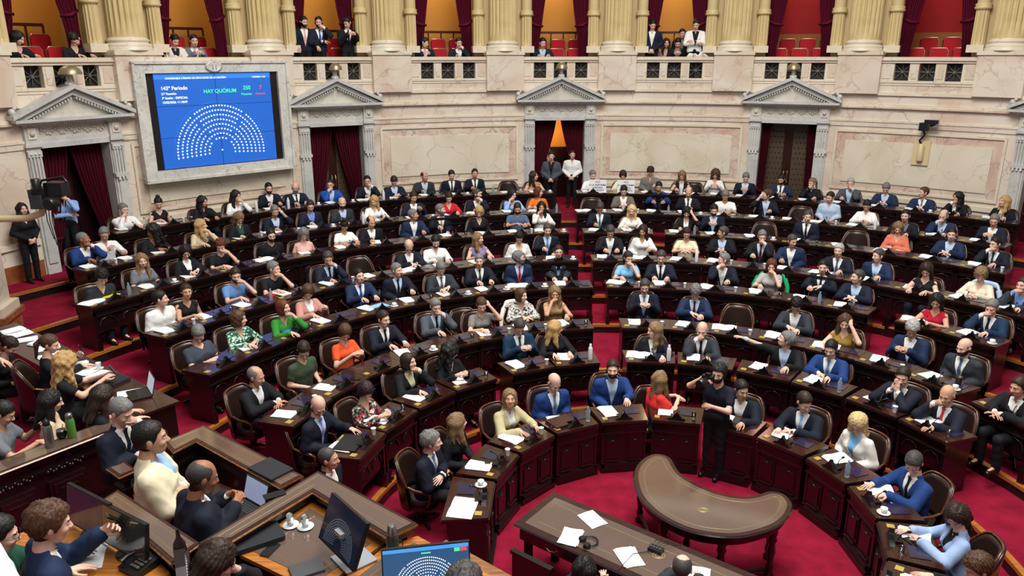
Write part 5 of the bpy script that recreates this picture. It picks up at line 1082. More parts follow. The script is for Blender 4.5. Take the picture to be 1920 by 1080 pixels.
# red folding seats
RSEAT = mat('red_plush', '#b01220', .7, spec=.3); CHROME = mat('seat_frame_gilt', '#b8a58a', .3, metal=.7)
def rbox(b, x0, x1, y0, y1, z0, z1, r, m, n=4):
    """upright slab in the xz plane with rounded corners, thickness along y"""
    pts = []
    for cx, cz, a0 in ((x1-r, z1-r, 0), (x0+r, z1-r, 90), (x0+r, z0+r, 180), (x1-r, z0+r, 270)):
        for i in range(n+1):
            a = math.radians(a0+90*i/n); pts.append((cx+r*math.cos(a), cz+r*math.sin(a)))
    N = len(pts); V = [(x, y0, z) for x, z in pts]+[(x, y1, z) for x, z in pts]
    b.add(V, [tuple(range(N)), tuple(range(2*N-1, N-1, -1))], m); b.add(V, [(i, i+N, (i+1) % N+N, (i+1) % N) for i in range(N)], m, True)
    return pts
sp = None
for k in range(-1, 9):
    for row in (0, 1):
        for j in range(3):
            if (k == 5) or (k == 2 and j == 0 and row == 0): continue
            M = wallM(bay(k), WR+(1.05 if row == 0 else 1.95)) @ Matrix.Translation(((j-1)*.56+(.15 if row else 0), 0, 4.87 if row == 0 else 5.15))
            lab = 'red folding seat, %s row, %s, balcony bay %s' % (('front', 'back')[row], ('left', 'middle', 'right')[j], BAYN[k])
            if sp is None:
                sp = thing('folding_seat', lab, 'seat', tuple(M.translation), -math.radians(bay(k)), 'red balcony seats')
                b = MB(); pts = rbox(b, -.24, .24, .0, .06, .55, 1.12, .08, RSEAT); b.obj('backrest', sp)
                c = MB(); c.tube([(x, .03, z) for x, z in [(-.25, .45)]+[p for p in pts[10:15]][::-1][:0]+[(-.255, 1.06), (-.20, 1.135), (.20, 1.135), (.255, 1.06), (.25, .45)]], .016, CHROME, 6); c.obj('frame', sp)
                c = MB(); c.box(-.23, .23, -.12, .0, .40, .75, RSEAT); c.obj('seat', sp)
                c = MB(); c.box(-.25, -.21, -.1, .08, 0, .5, DWOOD); c.box(.21, .25, -.1, .08, 0, .5, DWOOD); c.obj('leg', sp); sp.scale = (.9, .9, .92)
            else: dup(sp, tuple(M.translation), -math.radians(bay(k)), lab, kids=kids_of(sp))
# dome lamps on the pediments
for k in (0, 2, 4, 6):
    M = wallM(bay(k), WR-.28, 0)
    o = thing('dome_lamp', 'small gilt dome lamp on the pediment of the '+PLC[k].replace(' of the central marble panel', ' of centre'), 'lamp', tuple(M.translation), -math.radians(bay(k)), 'pediment dome lamps')
    b = MB(); b.lathe([(.02, 5.2), (.03, 5.3), (.02, 5.42)], GREYM, 8); b.obj('stem', o)
    b = MB(); s_ = 1.35 if k == 0 else 1.0
    b.lathe([(.17*s_, 5.36), (.165*s_, 5.40), (.14*s_, 5.47), (.09*s_, 5.52), (.02, 5.545)], GOLD, 20); b.obj('dome', o)
# ------------------------------------------------------------------ side pier at the left with brown marble foot
b = MB(); px_, py_ = -8.80, 12.5
M = Matrix.Translation((px_, py_, 0)) @ Matrix.Rotation(math.radians(12), 4, 'Z')
def pier(q):
    q.box(-3.2, 0, 0, .5, .3, 9.5, PINK); q.box(-3.2, -.12, -.10, 0, 1.9, 4.2, PINK2); q.box(-3.2, -.22, -.13, -.1, 2.1, 4.0, CREAMM)
    q.box(-3.25, .10, -.16, .6, .3, 1.35, BROWNM); q.box(-3.25, .15, -.20, .65, 1.35, 1.45, BROWNM); q.box(-3.25, .10, -.14, .6, 1.45, 1.6, CREAMM)
    q.box(-3.25, .05, -.10, .6, 4.25, 4.32, CREAMM); q.box(-3.3, .12, -.18, .65, 4.75, 4.9, CREAMM); q.box(-3.25, .06, -.12, .6, 4.62, 4.75, CREAMM)
mbM(b, M, pier); struct('wall_left', b)
# ------------------------------------------------------------------ chairs and desks of the rows
CWOOD = wood('chair_rim_wood', '#3a1a0f', '#70401f', 6, .25, .4)
def chair_parts(o, empty=False):
    n, v = 28, 8
    def shell(off, z0, z1f, m, b, up=True):
        V = []; F = []
        for side in (0, 1):
            for i in range(n+1):
                u = -1+2*i/n; a = u*math.radians(82)
                for j in range(v+1):
                    t = j/v; zt = z1f(u); z = z0+(zt-z0)*t; R = .265+.035*t+off+side*.035
                    V.append((R*math.sin(a)*1.03, .0+R*math.cos(a)*.92+.03*t, z))
        N = (n+1)*(v+1)
        for i in range(n):
            for j in range(v):
                q = (i*(v+1)+j, (i+1)*(v+1)+j, (i+1)*(v+1)+j+1, i*(v+1)+j+1); F.append(q[::-1]); F.append(tuple(w+N for w in q))
        for i in range(n):
            a, c = i*(v+1)+v, (i+1)*(v+1)+v; F.append((a, a+N, c+N, c)); a, c = i*(v+1), (i+1)*(v+1); F.append((c, c+N, a+N, a))
        b.add(V, F, m, True)
    top = lambda u: 1.0-.30*max(0, (abs(u)-.42)/.58)**1.6
    b = MB(); shell(0, .47, lambda u: top(u)-.02, LEATHER, b); b.obj('backrest', o)
    b = MB(); shell(.036, .34, top, RWOOD, b); bs_ = b.obj('back_shell', o)
    b = MB(); P_ = []
    for i in range(n+1):
        u = -1+2*i/n; a = u*math.radians(82); R = .265+.035+.034; P_.append((R*math.sin(a)*1.03, R*math.cos(a)*.92+.03, top(u)))
    b.tube(P_, .015, CWOOD, 8); b.obj('rim', bs_)
    b = MB(); b.lathe([(.20, .38), (.27, .40), (.275, .44), (.24, .475), (.02, .49)], LEATHER, 24, (0, -.02, 0)); b.obj('seat', o)
    for s in (-1, 1):
        b = MB(); b.tube([(s*.335, .06, .70), (s*.335, -.05, .665), (s*.325, -.20, .655), (s*.31, -.26, .62), (s*.30, -.24, .50), (s*.27, -.2, .42)], [.018, .022, .024, .022, .018, .018], CWOOD, 8); b.obj('armrest', o)
    b = MB(); b.lathe([(.26, .30), (.27, .36), (.25, .39)], DWOOD, 24); b.lathe([(.05, .05), (.04, .12), (.07, .2), (.05, .3)], DWOOD, 12)
    for q in range(4):
        a = PI/4+q*PI/2; b.tube([(.04*math.cos(a), .04*math.sin(a), .10), (.16*math.cos(a), .16*math.sin(a), .07), (.27*math.cos(a), .27*math.sin(a), .03)], .025, DWOOD, 6)
    b.obj('pedestal', o)
PURPLE = mat('tablet_screen', '#22203a', .15, coat=.4, emit='#343258', estr=.06)
BRASSP = mat('brass_panel', '#c9b05c', .35, metal=.5)
CONS = mat('console_black', '#0e0c0c', .3)
PAPER = mat('paper', '#e9edf0', .8, var=.02, vscale=60)
def desk_parts(o, L, re, w, proto=False):
    """origin on the floor under the middle of the front edge, y towards the seat, half width w at the front"""
    D = .50; k = (re+D)/re; wb = w*k; closed = L == 7
    T = [(-w, -.02), (w, -.02), (wb, D), (-wb, D)]
    def sc(f, y0, y1): return [(-w*f, y0), (w*f, y0), (w*(1+(k-1)*(y1/D))*f, y1), (-w*(1+(k-1)*(y1/D))*f, y1)]
    drop = 0 if closed else -.17
    b = MB(); b.prism(T, .765, .79, DWOOD2); b.prism([(x*1.005, y-.015 if y < 0 else y+.008) for x, y in T], .74, .768, DWOOD); b.obj('desk_top', o)
    b = MB(); b.prism(sc(.985, 0, D-.06), .60, .742, DWOOD); b.prism(sc(1.0, -.018, .03), .705, .722, RISER2); b.prism(sc(1.0, -.012, .03), .60, .618, RISER2)
    if closed:
        b.prism(sc(.97, .02, .10), .0, .60, RWOOD); b.prism(sc(1.0, -.05, .12), .0, .07, DWOOD); b.prism(sc(1.0, -.03, .1), .07, .12, DWOOD); b.prism(sc(.99, -.012, .1), .12, .14, RISER2)
        for s in (-1, 1):
            x0, x1 = sorted((s*.06*w/.45, s*.86*w)); b.box(x0, x1, .005, .03, .19, .53, RWOOD); b.box(x0+.04, x1-.04, -.01, .03, .23, .49, RWOOD)
            xm = (x0+x1)/2; b.tube([(xm-.05, -.01, .46), (xm-.03, -.014, .485), (xm, -.016, .495), (xm+.03, -.014, .485), (xm+.05, -.01, .46)], .008, RISER2, 5)
            b.box(x0+.03, x1-.03, -.02, .0, .165, .18, RISER2)
    else:
        b.prism(sc(1.0, -.03, .14), drop, drop+.16, DWOOD); b.prism(sc(.99, .03, .07), .30, .60, RWOOD)
        for s in (-1, 1):
            xm = s*w*.45; b.tube([(xm-.14, .02, .42), (xm-.10, .015, .53), (xm, .012, .57), (xm+.10, .015, .53), (xm+.14, .02, .42)], .010, RISER2, 5)
    for s in (-1, 1):
        xs = sorted((s*w*.99, s*(w*.99-.05))); xb = sorted((s*wb*.97, s*(wb*.97-.05)))
        b.prism([(xs[0], 0), (xs[1], 0), (xb[1], D-.08), (xb[0], D-.08)], 0 if not closed else 0, .745, RWOOD)
        b.box(xs[0]-.012, xs[1]+.012, -.03, .1, 0 if closed else drop+.1, .12 if closed else .2, DWOOD)
    b.obj('desk_body', o)
    f = min(1, w/.42)
    b = MB(); prof = [(-.17, 0), (-.13, .025), (-.085, .035), (-.05, .085), (-.022, .10), (0, .145), (.022, .10), (.05, .085), (.085, .035), (.13, .025), (.17, 0)]
    V = [(x*f, .03, .79+z) for x, z in prof]+[(x*f, .085, .79+z*.9) for x, z in prof]; n = len(prof)
    b.add(V, [tuple(range(n)), tuple(range(2*n-1, n-1, -1))]+[(i+1, i, i+n, i+1+n) for i in range(n-1)], CONS)
    b.prism([(-.10*f, .08), (.10*f, .08), (.10*f, .17), (-.10*f, .17)], .79, .825, CONS); cn_ = b.obj('console', o)
    b = MB(); b.tube([(.04, .12, .82), (.04, .15, .90), (.03, .21, .93)], .006, CONS, 5); b.sphere((.03, .22, .932), .016, CONS, 8, 6, (1, 1.6, 1)); b.obj('microphone', cn_)
    b = MB(); b.box(.08*f, .36*f, .20, .40, .790, .798, PURPLE); b.obj('tablet', o)
    b = MB(); b.box(-.39*f, -.30*f, .06, .14, .790, .797, BRASSP); b.obj('voting_panel', o)
RISER2 = mat('moulding_gloss', '#1d1413', .2, coat=.7)
def seatM(deg, r, z): p = op(deg, r); return (p[0], p[1], z)
rngS = random.Random(11)
def ownlab(pre, S_):
    """label of something that belongs to one seat: who sits there and where, within 16 words"""
    loc = S_[4]; l2 = loc.replace(' from wall', '')
    if len(S_) < 10: return pre.replace(' of the', '').replace(' before the', '').replace(' beside the', '')+' at the empty seat, '+l2 if 'chair' not in pre else 'empty '+pre.replace(' of the', '')+', '+loc
    who = S_[9].split(', ')[0]
    for w in (who, who.split(' and ')[0], who.split(' with ')[0], who.split(' over ')[0], who.split(' and ')[0].split(' over ')[0].split(' looking')[0], who.split(' in ')[0]):
        for l in (loc, l2):
            t = pre+' '+w+', '+l
            if len(t.split()) <= 16: return t
    return pre.replace(' of the', '').replace(' before the', '').replace(' beside the', '')+', '+l2
CH = None; DK = {}
small = []
GLASS = mat('clear_glass', '#f4f8fa', .03, trans=1.0)
for S_ in SEATS:
    L, dt, wl, wr, loc, th, x, y = S_[:8]
    lab = ownlab('brown leather armchair of the', S_)
    rz = -math.radians(th)
    # chair just behind the hips
    cx, cy = x-math.sin(rz)*.06, y+math.cos(rz)*.06
    if CH is None:
        CH = thing('armchair', lab, 'chair', (cx, cy, FZ[L]), rz, 'deputies armchairs'); chair_parts(CH); CH.scale = (.87, .87, .93); CK = kids_of(CH)
    else: dup(CH, (cx, cy, FZ[L]), rz, lab, kids=CK)
    if wl == 0: continue
    re = row_r(L, dt, EDGE[L] if L < 7 else -.72)+.0
    a = (wl+wr)/2; off = (wr-wl)/2; w = a*re/(re+.25)
    kk = (L,); 
    if kk not in DK:
        o = DK[kk] = thing('deputy_desk', 'x', 'desk', (0, 0, 0), 0, 'deputies desks'); desk_parts(o, L, re, .43); o['kk'] = 1; del o['kk']; DKK = DK.get('k') or {}; DKK[L] = kids_of(o); DK['k'] = DKK; first = True
    else: o = None
    da = dt+math.degrees(off/(re+.25)); p = op(da, re); dl = ownlab('dark carved desk of the', S_)
    sx = w/.43
    if o is None: o = dup(DK[kk], (p[0], p[1], FZ[L]), -math.radians(da), dl, scale=(sx, 1, 1), kids=DK['k'][L])
    else: o.location = (p[0], p[1], FZ[L]); o.rotation_euler = (0, 0, -math.radians(da)); o.scale = (sx, 1, 1); o['label'] = dl
    small.append((L, da, re, FZ[L]+.79, S_, sx, len(S_) > 8))
# ------------------------------------------------------------------ what lies on the desks
def paper_mesh(n, w=.21, h=.297, seed=0, open_=False):
    r = random.Random(seed); b = MB()
    for i in range(n):
        a = r.uniform(-.12, .12)*(i > 0); dx, dy = r.uniform(-.015, .015), r.uniform(-.015, .015)
        M = Matrix.Translation((dx, dy, i*.003)) @ Matrix.Rotation(a, 4, 'Z')
        ww = w*(2 if open_ else 1)
        nx, ny = 6, 4; V = []
        for zz in (0, .0022):
            for j in range(ny+1):
                for q in range(nx+1):
                    u = q/nx-.5; v2 = j/ny-.5
                    cur = (.004*math.sin(u*5+seed)+.003*v2*v2*4 if not open_ else .018*math.sin(abs(u)*2*PI)**2*(.8))
                    V.append(M @ Vector((u*ww, v2*h, zz+max(0, cur))))
        N = (nx+1)*(ny+1); F = []
        for j in range(ny):
            for q in range(nx):
                f = (j*(nx+1)+q, j*(nx+1)+q+1, (j+1)*(nx+1)+q+1, (j+1)*(nx+1)+q); F.append(tuple(t+N for t in f)); F.append(f[::-1])
        b.add(V, F, PAPER)
        b.box(-ww/2*.999, ww/2*.999, -h/2*.999, h/2*.999, .0, .0008, PAPER, M)
    INK = mat('print_ink', '#8b9096', .8)
    return b
PM = [paper_mesh(1, seed=1).mesh('paper_sheet'), paper_mesh(3, seed=2).mesh('paper_stack'), paper_mesh(6, seed=3).mesh('paper_stack'), paper_mesh(1, seed=4, open_=True).mesh('open_booklet'), paper_mesh(2, seed=5).mesh('paper_stack')]
PN = [('paper_sheet', 'single white sheet of paper'), ('paper_stack', 'thin stack of white papers'), ('paper_stack', 'thick stack of white papers'), ('open_booklet', 'open white booklet'), ('paper_stack', 'two loose white sheets')]
def lathe_mesh(nm, prof, m, seg=14):
    b = MB(); b.lathe(prof, m, seg); return b.mesh(nm)
CUPM = mat('white_china', '#e8e8e6', .25)
def cup_thing(loc3, label, group, rz=0):
    o = thing('coffee_cup', label, 'cup', loc3, rz, group)
    link('saucer', CUPS[0], o); link('cup_body', CUPS[1], o); return o
b = MB(); b.lathe([(.03, .0), (.072, .008), (.075, .012), (.03, .006)], CUPM, 18); s0 = b.mesh('saucer')
b = MB(); b.lathe([(.02, .008), (.034, .03), (.04, .065), (.037, .065), (.03, .03), (.004, .02)], CUPM, 16); b.tube([(.038, 0, .055), (.056, 0, .05), (.055, 0, .03), (.034, 0, .028)], .004, CUPM, 5); s1 = b.mesh('cup')
CUPS = (s0, s1)
TUMB = lathe_mesh('water_glass', [(.027, 0), (.034, .09), (.032, .09), (.025, .006)], GLASS)
PCUP = lathe_mesh('paper_cup', [(.024, 0), (.034, .09), (.036, .093), (.031, .09), (.02, .01)], CUPM)
BOTW = lathe_mesh('bottle', [(.034, 0), (.036, .02), (.036, .19), (.028, .215), (.016, .235), (.018, .27), (.004, .272)], mat('white_bottle', '#d8d8dc', .35))
BOTG = lathe_mesh('bottle', [(.030, 0), (.032, .02), (.032, .15), (.014, .19), (.013, .22), (.004, .222)], mat('clear_plastic', '#cfe4ee', .1, trans=.8))
BOTL = lathe_mesh('bottle', [(.036, 0), (.038, .02), (.038, .18), (.02, .2), (.026, .205), (.026, .24), (.004, .242)], mat('violet_bottle', '#7f7cb8', .35))
b = MB(); b.box(-.037, .037, -.075, .075, 0, .009, mat('phone_black', '#101114', .12, coat=.5)); PHN = b.mesh('mobile_phone')
ITEM = [('water_glass', TUMB, 'clear water glass', 'glass'), ('paper_cup', PCUP, 'white paper cup', 'cup'), ('bottle', BOTW, 'white drinking bottle', 'bottle'), ('bottle', BOTG, 'small clear water bottle', 'bottle'), ('mobile_phone', PHN, 'black mobile phone', 'phone'), ('cup', None, 'coffee cup', 'cup')]
for i, (L, da, re, z, S_, sx, occ) in enumerate(small):
    loc = S_[4]
    def at(lx, ly): 
        q = math.radians(da); return (OX+(re+ly)*math.sin(q)+lx*sx*math.cos(q), OY+(re+ly)*math.cos(q)-lx*sx*math.sin(q), z+.001)
    t = rngS.random()
    if t < .93:
        k = rngS.choice((0, 1, 1, 2, 2, 3, 4)); p = at(-.19+rngS.uniform(-.04, .03), .31+rngS.uniform(-.03, .03))
        if loc.startswith('innermost') or sx > .7 or True:
            thing(PN[k][0], ownlab(PN[k][1]+' before the', S_), 'papers', p, -math.radians(da)+rngS.uniform(-.3, .3), 'papers on the deputies desks', data=PM[k])
    if rngS.random() < .72:
        q = rngS.choice((0, 0, 0, 1, 1, 5, 5, 4, 3, 2)); p = at(.30+rngS.uniform(-.03, .04), .10+rngS.uniform(0, .05))
        nm, me, ll, cat = ITEM[q]
        if q == 5: cup_thing(p, ownlab(ll+' beside the', S_), 'cups on the deputies desks', rngS.uniform(0, 6))
        else: thing(nm, ownlab(ll+' beside the', S_), cat, p, rngS.uniform(0, 6), nm.replace('_', ' ')+'s on the deputies desks', data=me)
    if L >= 3 and rngS.random() < .35:
        p = at(-.02, .26); thing('mobile_phone', ownlab('black mobile phone before the', S_), 'phone', p, rngS.uniform(-.5, .5), 'mobile phones on the deputies desks', data=PHN)

# clothes hung over chair backs and a few coloured things on desks
def chair_cloth(S_, colour, label):
    L = S_[0]; rz = -math.radians(S_[5]); x, y = S_[6], S_[7]; b = MB(); V = []; F = []; n, v = 30, 10
    for side in (0, 1):
        for i in range(n+1):
            u = -1+2*i/n; a = u*math.radians(74)
            for j in range(v+1):
                t = j/v; zt = .965-.20*max(0, (abs(u)-.42)/.58)**1.6; z = .40+(zt-.40)*t; R = .30+side*.03+.012*math.sin(u*14)*(1-t)+.01*math.sin(z*30+u*5)
                V.append((R*math.sin(a)*.98, .06+R*math.cos(a)*.86, z))
    N = (n+1)*(v+1)
    for i in range(n):
        for j in range(v):
            q = (i*(v+1)+j, (i+1)*(v+1)+j, (i+1)*(v+1)+j+1, i*(v+1)+j+1); F.append(q[::-1]); F.append(tuple(w+N for w in q))
        a, c = i*(v+1)+v, (i+1)*(v+1)+v; F.append((a, a+N, c+N, c))
    b.add(V, F, cloth(colour), True)
    for s in (-1, 1): b.tube([(s*.26, .16, .86), (s*.33, .10, .70), (s*.34, .06, .50)], [.05, .045, .04], cloth(colour), 8)
    thing('hung_jacket', label, 'jacket', (x, y, FZ[L]), rz, None, data=b.mesh('hung_jacket'))
PAL.update(emerald='#1c9a66', skyblue='#a9c6e4', ivory='#e8e3d6')
def desk_item(S_, lx, ly, name, label, cat, me, rz=0):
    L, dt = S_[0], S_[1]; re = row_r(L, dt, EDGE[L] if L < 7 else -.72); q = math.radians(dt)
    return thing(name, label, cat, (OX+(re+ly)*math.sin(q)+lx*math.cos(q), OY+(re+ly)*math.cos(q)-lx*math.sin(q), FZ[L]+.795), -q+rz, None, data=me)
def boxmesh(nm, w, d, h, m): b = MB(); b.box(-w/2, w/2, -d/2, d/2, 0, h, m); return b.mesh(nm)
for S_ in SEATS:
    if len(S_) < 10: continue
    k = S_[9]
    if k.startswith('red-haired woman in black and white'): chair_cloth(S_, 'emerald', 'emerald green jacket hung over the chair of the woman in striped top')
    if k.startswith('short-haired blonde woman in cream'): chair_cloth(S_, 'skyblue', 'pale blue cardigan hung over the chair of the short-haired blonde woman')
    if k.startswith('brown-haired woman in patterned'): chair_cloth(S_, 'ivory', 'ivory cardigan hung over the chair of the woman in patterned blouse')
    if k.startswith('dark-haired man in blue suit and blue tie'): desk_item(S_, -.05, .28, 'folder', 'pale blue and white folder before the man in blue suit looking up', 'folder', boxmesh('folder', .32, .24, .012, mat('folder_blue', '#8fb6e0', .6)), .2)
    if k.startswith('grey-haired man in black polo'): desk_item(S_, -.34, .30, 'cap', 'small red case before the man in black polo', 'case', boxmesh('case', .14, .08, .04, mat('bright_red', '#d0202c', .5)), .3)
    if k.startswith('dark-haired person in black hoodie'): desk_item(S_, .1, .3, 'leaflet', 'bright yellow leaflets before the person in black hoodie', 'leaflet', boxmesh('leaflet', .26, .16, .012, mat('bright_yellow', '#e0d83a', .6)), .3)
    if k.startswith('auburn-haired woman in green jacket'): desk_item(S_, -.05, .34, 'mobile_phone', 'bright blue mobile phone before the woman in green jacket', 'phone', boxmesh('mobile_phone', .15, .08, .012, mat('bright_blue', '#2f6fc8', .3)), .3)
    if k.startswith('bald bearded man in charcoal suit'): desk_item(S_, .28, .3, 'coffee_cup', 'tall dark takeaway cup before the bald man in charcoal suit', 'cup', lathe_mesh('coffee_cup', [(.035, 0), (.048, .12), (.05, .13), (.044, .13), (.04, .115), (.01, .11)], mat('dark_cup', '#2a2420', .4)))
    if k.startswith('bald man in blue suit'): desk_item(S_, -.12, .24, 'folder', 'brown leather folder before the bald man in blue suit', 'folder', boxmesh('folder', .36, .28, .03, mat('brown_folder', '#3a2218', .4)), .1)
    if k.startswith('bald man in glasses, navy suit'): desk_item(S_, -.14, .28, 'folder', 'large black folder before the bald man with lilac tie', 'folder', boxmesh('folder', .40, .30, .02, mat('black_folder', '#141416', .5)), .1)
    if k.startswith('balding white-haired man in black suit'): laptop_seat = S_
# ------------------------------------------------------------------ well tables
GLTOP = mat('glass_covered_leather', '#5c4a40', .07, coat=1.0, spec=.6, var=.06, vscale=3)
TRIMG = mat('gilt_line', '#b9a46a', .4, metal=.4)
def inset(poly, d):
    n = len(poly); out = []; A = sum(poly[i][0]*poly[(i+1) % n][1]-poly[(i+1) % n][0]*poly[i][1] for i in range(n)); s = 1 if A > 0 else -1
    for i in range(n):
        p0, p1, p2 = [Vector(poly[(i+k) % n]) for k in (-1, 0, 1)]
        a = (p1-p0).normalized(); b_ = (p2-p1).normalized(); na = Vector((-a.y, a.x))*s; nb = Vector((-b_.y, b_.x))*s
        m = (na+nb); m = m/max(.35, m.length_squared/2) if m.length > 1e-4 else na
        out.append(tuple(p1+m*d))
    return out
def loop(b, poly, z, r, m): b.tube([(x, y, z) for x, y in poly], r, m, 4, False, closed=True)
c = POLY['crescent']; cen = (sum(p[0] for p in c)/len(c), sum(p[1] for p in c)/len(c))
def smooth(poly, it=2):
    for _ in range(it):
        q = []
        for i in range(len(poly)):
            a, b_ = poly[i], poly[(i+1) % len(poly)]; q += [(a[0]*.75+b_[0]*.25, a[1]*.75+b_[1]*.25), (a[0]*.25+b_[0]*.75, a[1]*.25+b_[1]*.75)]
        poly = q
    return poly
cs = smooth(c)
o = thing('crescent_table', 'crescent shaped mahogany table with glass top standing in the well', 'table')
b = MB(); b.prism(cs, .775, .80, DWOOD2); b.prism(inset(cs, .05), .798, .803, GLTOP); loop(b, cs, .782, .014, RISER2); b.obj('table_top', o)
b = MB(); b.prism(inset(cs, .04), .66, .777, DWOOD); b.obj('apron', o)
b = MB(); loop(b, inset(cs, .12), .8035, .0018, TRIMG); b.obj('gilt_border', o)
b = MB()
for r_ in (.045, .028): b.tube([(2.17+r_*math.cos(t)*1.3, 7.62+r_*math.sin(t), .804) for t in np.linspace(0, 2*PI, 18)[:-1]], .004, TRIMG, 4, closed=True)
b.obj('emblem', o)
for x, y in ((1.64, 8.60), (1.72, 7.55), (2.32, 7.3), (2.95, 7.5), (3.05, 7.85), (2.1, 7.95)):
    b = MB(); b.lathe([(.05, 0), (.055, .04), (.03, .07), (.045, .14), (.03, .2), (.05, .35), (.035, .45), (.055, .5), (.04, .54), (.055, .58), (.055, .68)], DWOOD, 12, (x, y, 0)); b.obj('leg', o)
b = MB(); b.tube([(1.64, 8.60, .12), (1.70, 8.0, .12), (1.72, 7.55, .12), (2.32, 7.35, .12), (2.95, 7.5, .12), (3.05, 7.85, .12)], .025, DWOOD, 8); b.obj('stretcher', o)
# long table
A_ = Vector(POLY['steno'][0]); B_ = Vector(POLY['steno'][1]); dr = Vector((1.145, -.90)).normalized(); LN = 3.0
st = [tuple(A_), tuple(B_), tuple(B_+dr*LN), tuple(A_+dr*LN)]
o = thing('long_table', 'long rectangular mahogany table with glass covered leather top in the well', 'table')
b = MB(); b.prism(st, .775, .80, DWOOD2); b.prism(inset(st, .09), .798, .803, GLTOP); loop(b, st, .785, .012, RISER2); b.obj('table_top', o)
b = MB(); loop(b, inset(st, .20), .8035, .0022, TRIMG); b.obj('gilt_border', o)
b = MB(); b.prism(inset(st, .05), .60, .777, RWOOD)
for t in (.15, .5, .85): 
    e = Vector(inset(st, .04)[1]).lerp(Vector(inset(st, .04)[2]), t); b.tube([(e.x-.05, e.y-.03, .70), (e.x-.02, e.y-.05, .67), (e.x+.04, e.y-.07, .67), (e.x+.07, e.y-.08, .70)], .006, GOLD, 5)
b.obj('apron', o)
for q in inset(st, .12):
    b = MB(); b.box(q[0]-.05, q[0]+.05, q[1]-.05, q[1]+.05, 0, .62, DWOOD); b.obj('leg', o)
b = MB(); e = Vector(st[1]).lerp(Vector(st[2]), .5)+Vector((.32, .36))
for r_ in (.05, .03): b.tube([(e.x+r_*math.cos(t)*1.3, e.y+r_*math.sin(t), .804) for t in np.linspace(0, 2*PI, 18)[:-1]], .004, TRIMG, 4, closed=True)
b.obj('emblem', o)
def wat(px): return PTS[px]
def flat(name, label, cat, x, y, z, rz, me, group=None): return thing(name, label, cat, (x, y, z), rz, group, data=me)
tz = .806
flat('paper_sheet', 'white sheet of paper near the far edge of the long table', 'papers', .89, 7.42, tz, .5, PM[0])
flat('paper_sheet', 'curled white sheet beside the headphones on the long table', 'papers', .62, 7.10, tz, -.4, PM[4])
flat('paper_stack', 'loose white papers under a cable on the long table', 'papers', 1.20, 6.76, tz, .25, PM[1])
flat('paper_sheet', 'white sheet at the right end of the long table', 'papers', 1.84, 6.45, tz, -.3, PM[0])
hx, hy = wat('headset'); BLK = mat('black_plastic', '#101012', .35)
o = thing('headphones', 'black headphones lying on the long table', 'headphones', (hx, hy, tz), .3)
b = MB(); b.tube([(.085*math.cos(t), .085*math.sin(t), .02) for t in np.linspace(-2.2, 2.2, 16)], .009, BLK, 6); b.obj('headband', o)
for s in (-1, 1):
    b = MB(); b.lathe([(.03, 0), (.042, .008), (.042, .03), (.03, .04)], BLK, 14, (-.06, s*.06, 0)); b.obj('ear_cup', o)
o = thing('audio_box', 'small black audio box with cables on the long table', 'device', (1.50, 6.87, tz), -.6)
b = MB(); b.box(-.075, .075, -.045, .045, 0, .035, BLK); b.obj('case', o)
for q in range(4):
    b = MB(); b.tube([(-.05+q*.033, .04, .03), (-.05+q*.04, .09, .05), (-.02+q*.07, .22, .008)], .0035, BLK, 5); b.obj('cable', o)
    b = MB(); b.lathe([(.01, 0), (.009, .015)], IRON, 8, (-.05+q*.033, -.01, .035)); b.obj('knob', o)
b = MB(); b.tube([(1.44, 6.85, tz+.01), (1.25, 6.80, tz+.012), (1.12, 6.62, tz+.012), (1.05, 6.55, tz+.005), (1.05, 6.48, .5)], .004, BLK, 5); thing('cable', 'thin black cable running over the papers on the long table', 'cable', data=b.mesh('cable'))
# dark chair at the near side of the long table
o = thing('side_chair', 'plain dark red chair with square back at the end of the long table', 'chair', (.33, 6.62, 0), math.radians(141))
b = MB(); b.box(-.23, .23, .20, .24, .5, .98, RWOOD); b.box(-.25, .25, .19, .25, .98, 1.02, DWOOD); b.obj('backrest', o)
b = MB(); b.box(-.24, .24, -.22, .24, .42, .48, LEATHER); b.obj('seat', o)
for sx in (-.21, .21):
    for sy in (-.19, .21): b = MB(); b.box(sx-.02, sx+.02, sy-.02, sy+.02, 0, .43, DWOOD); b.obj('leg', o)
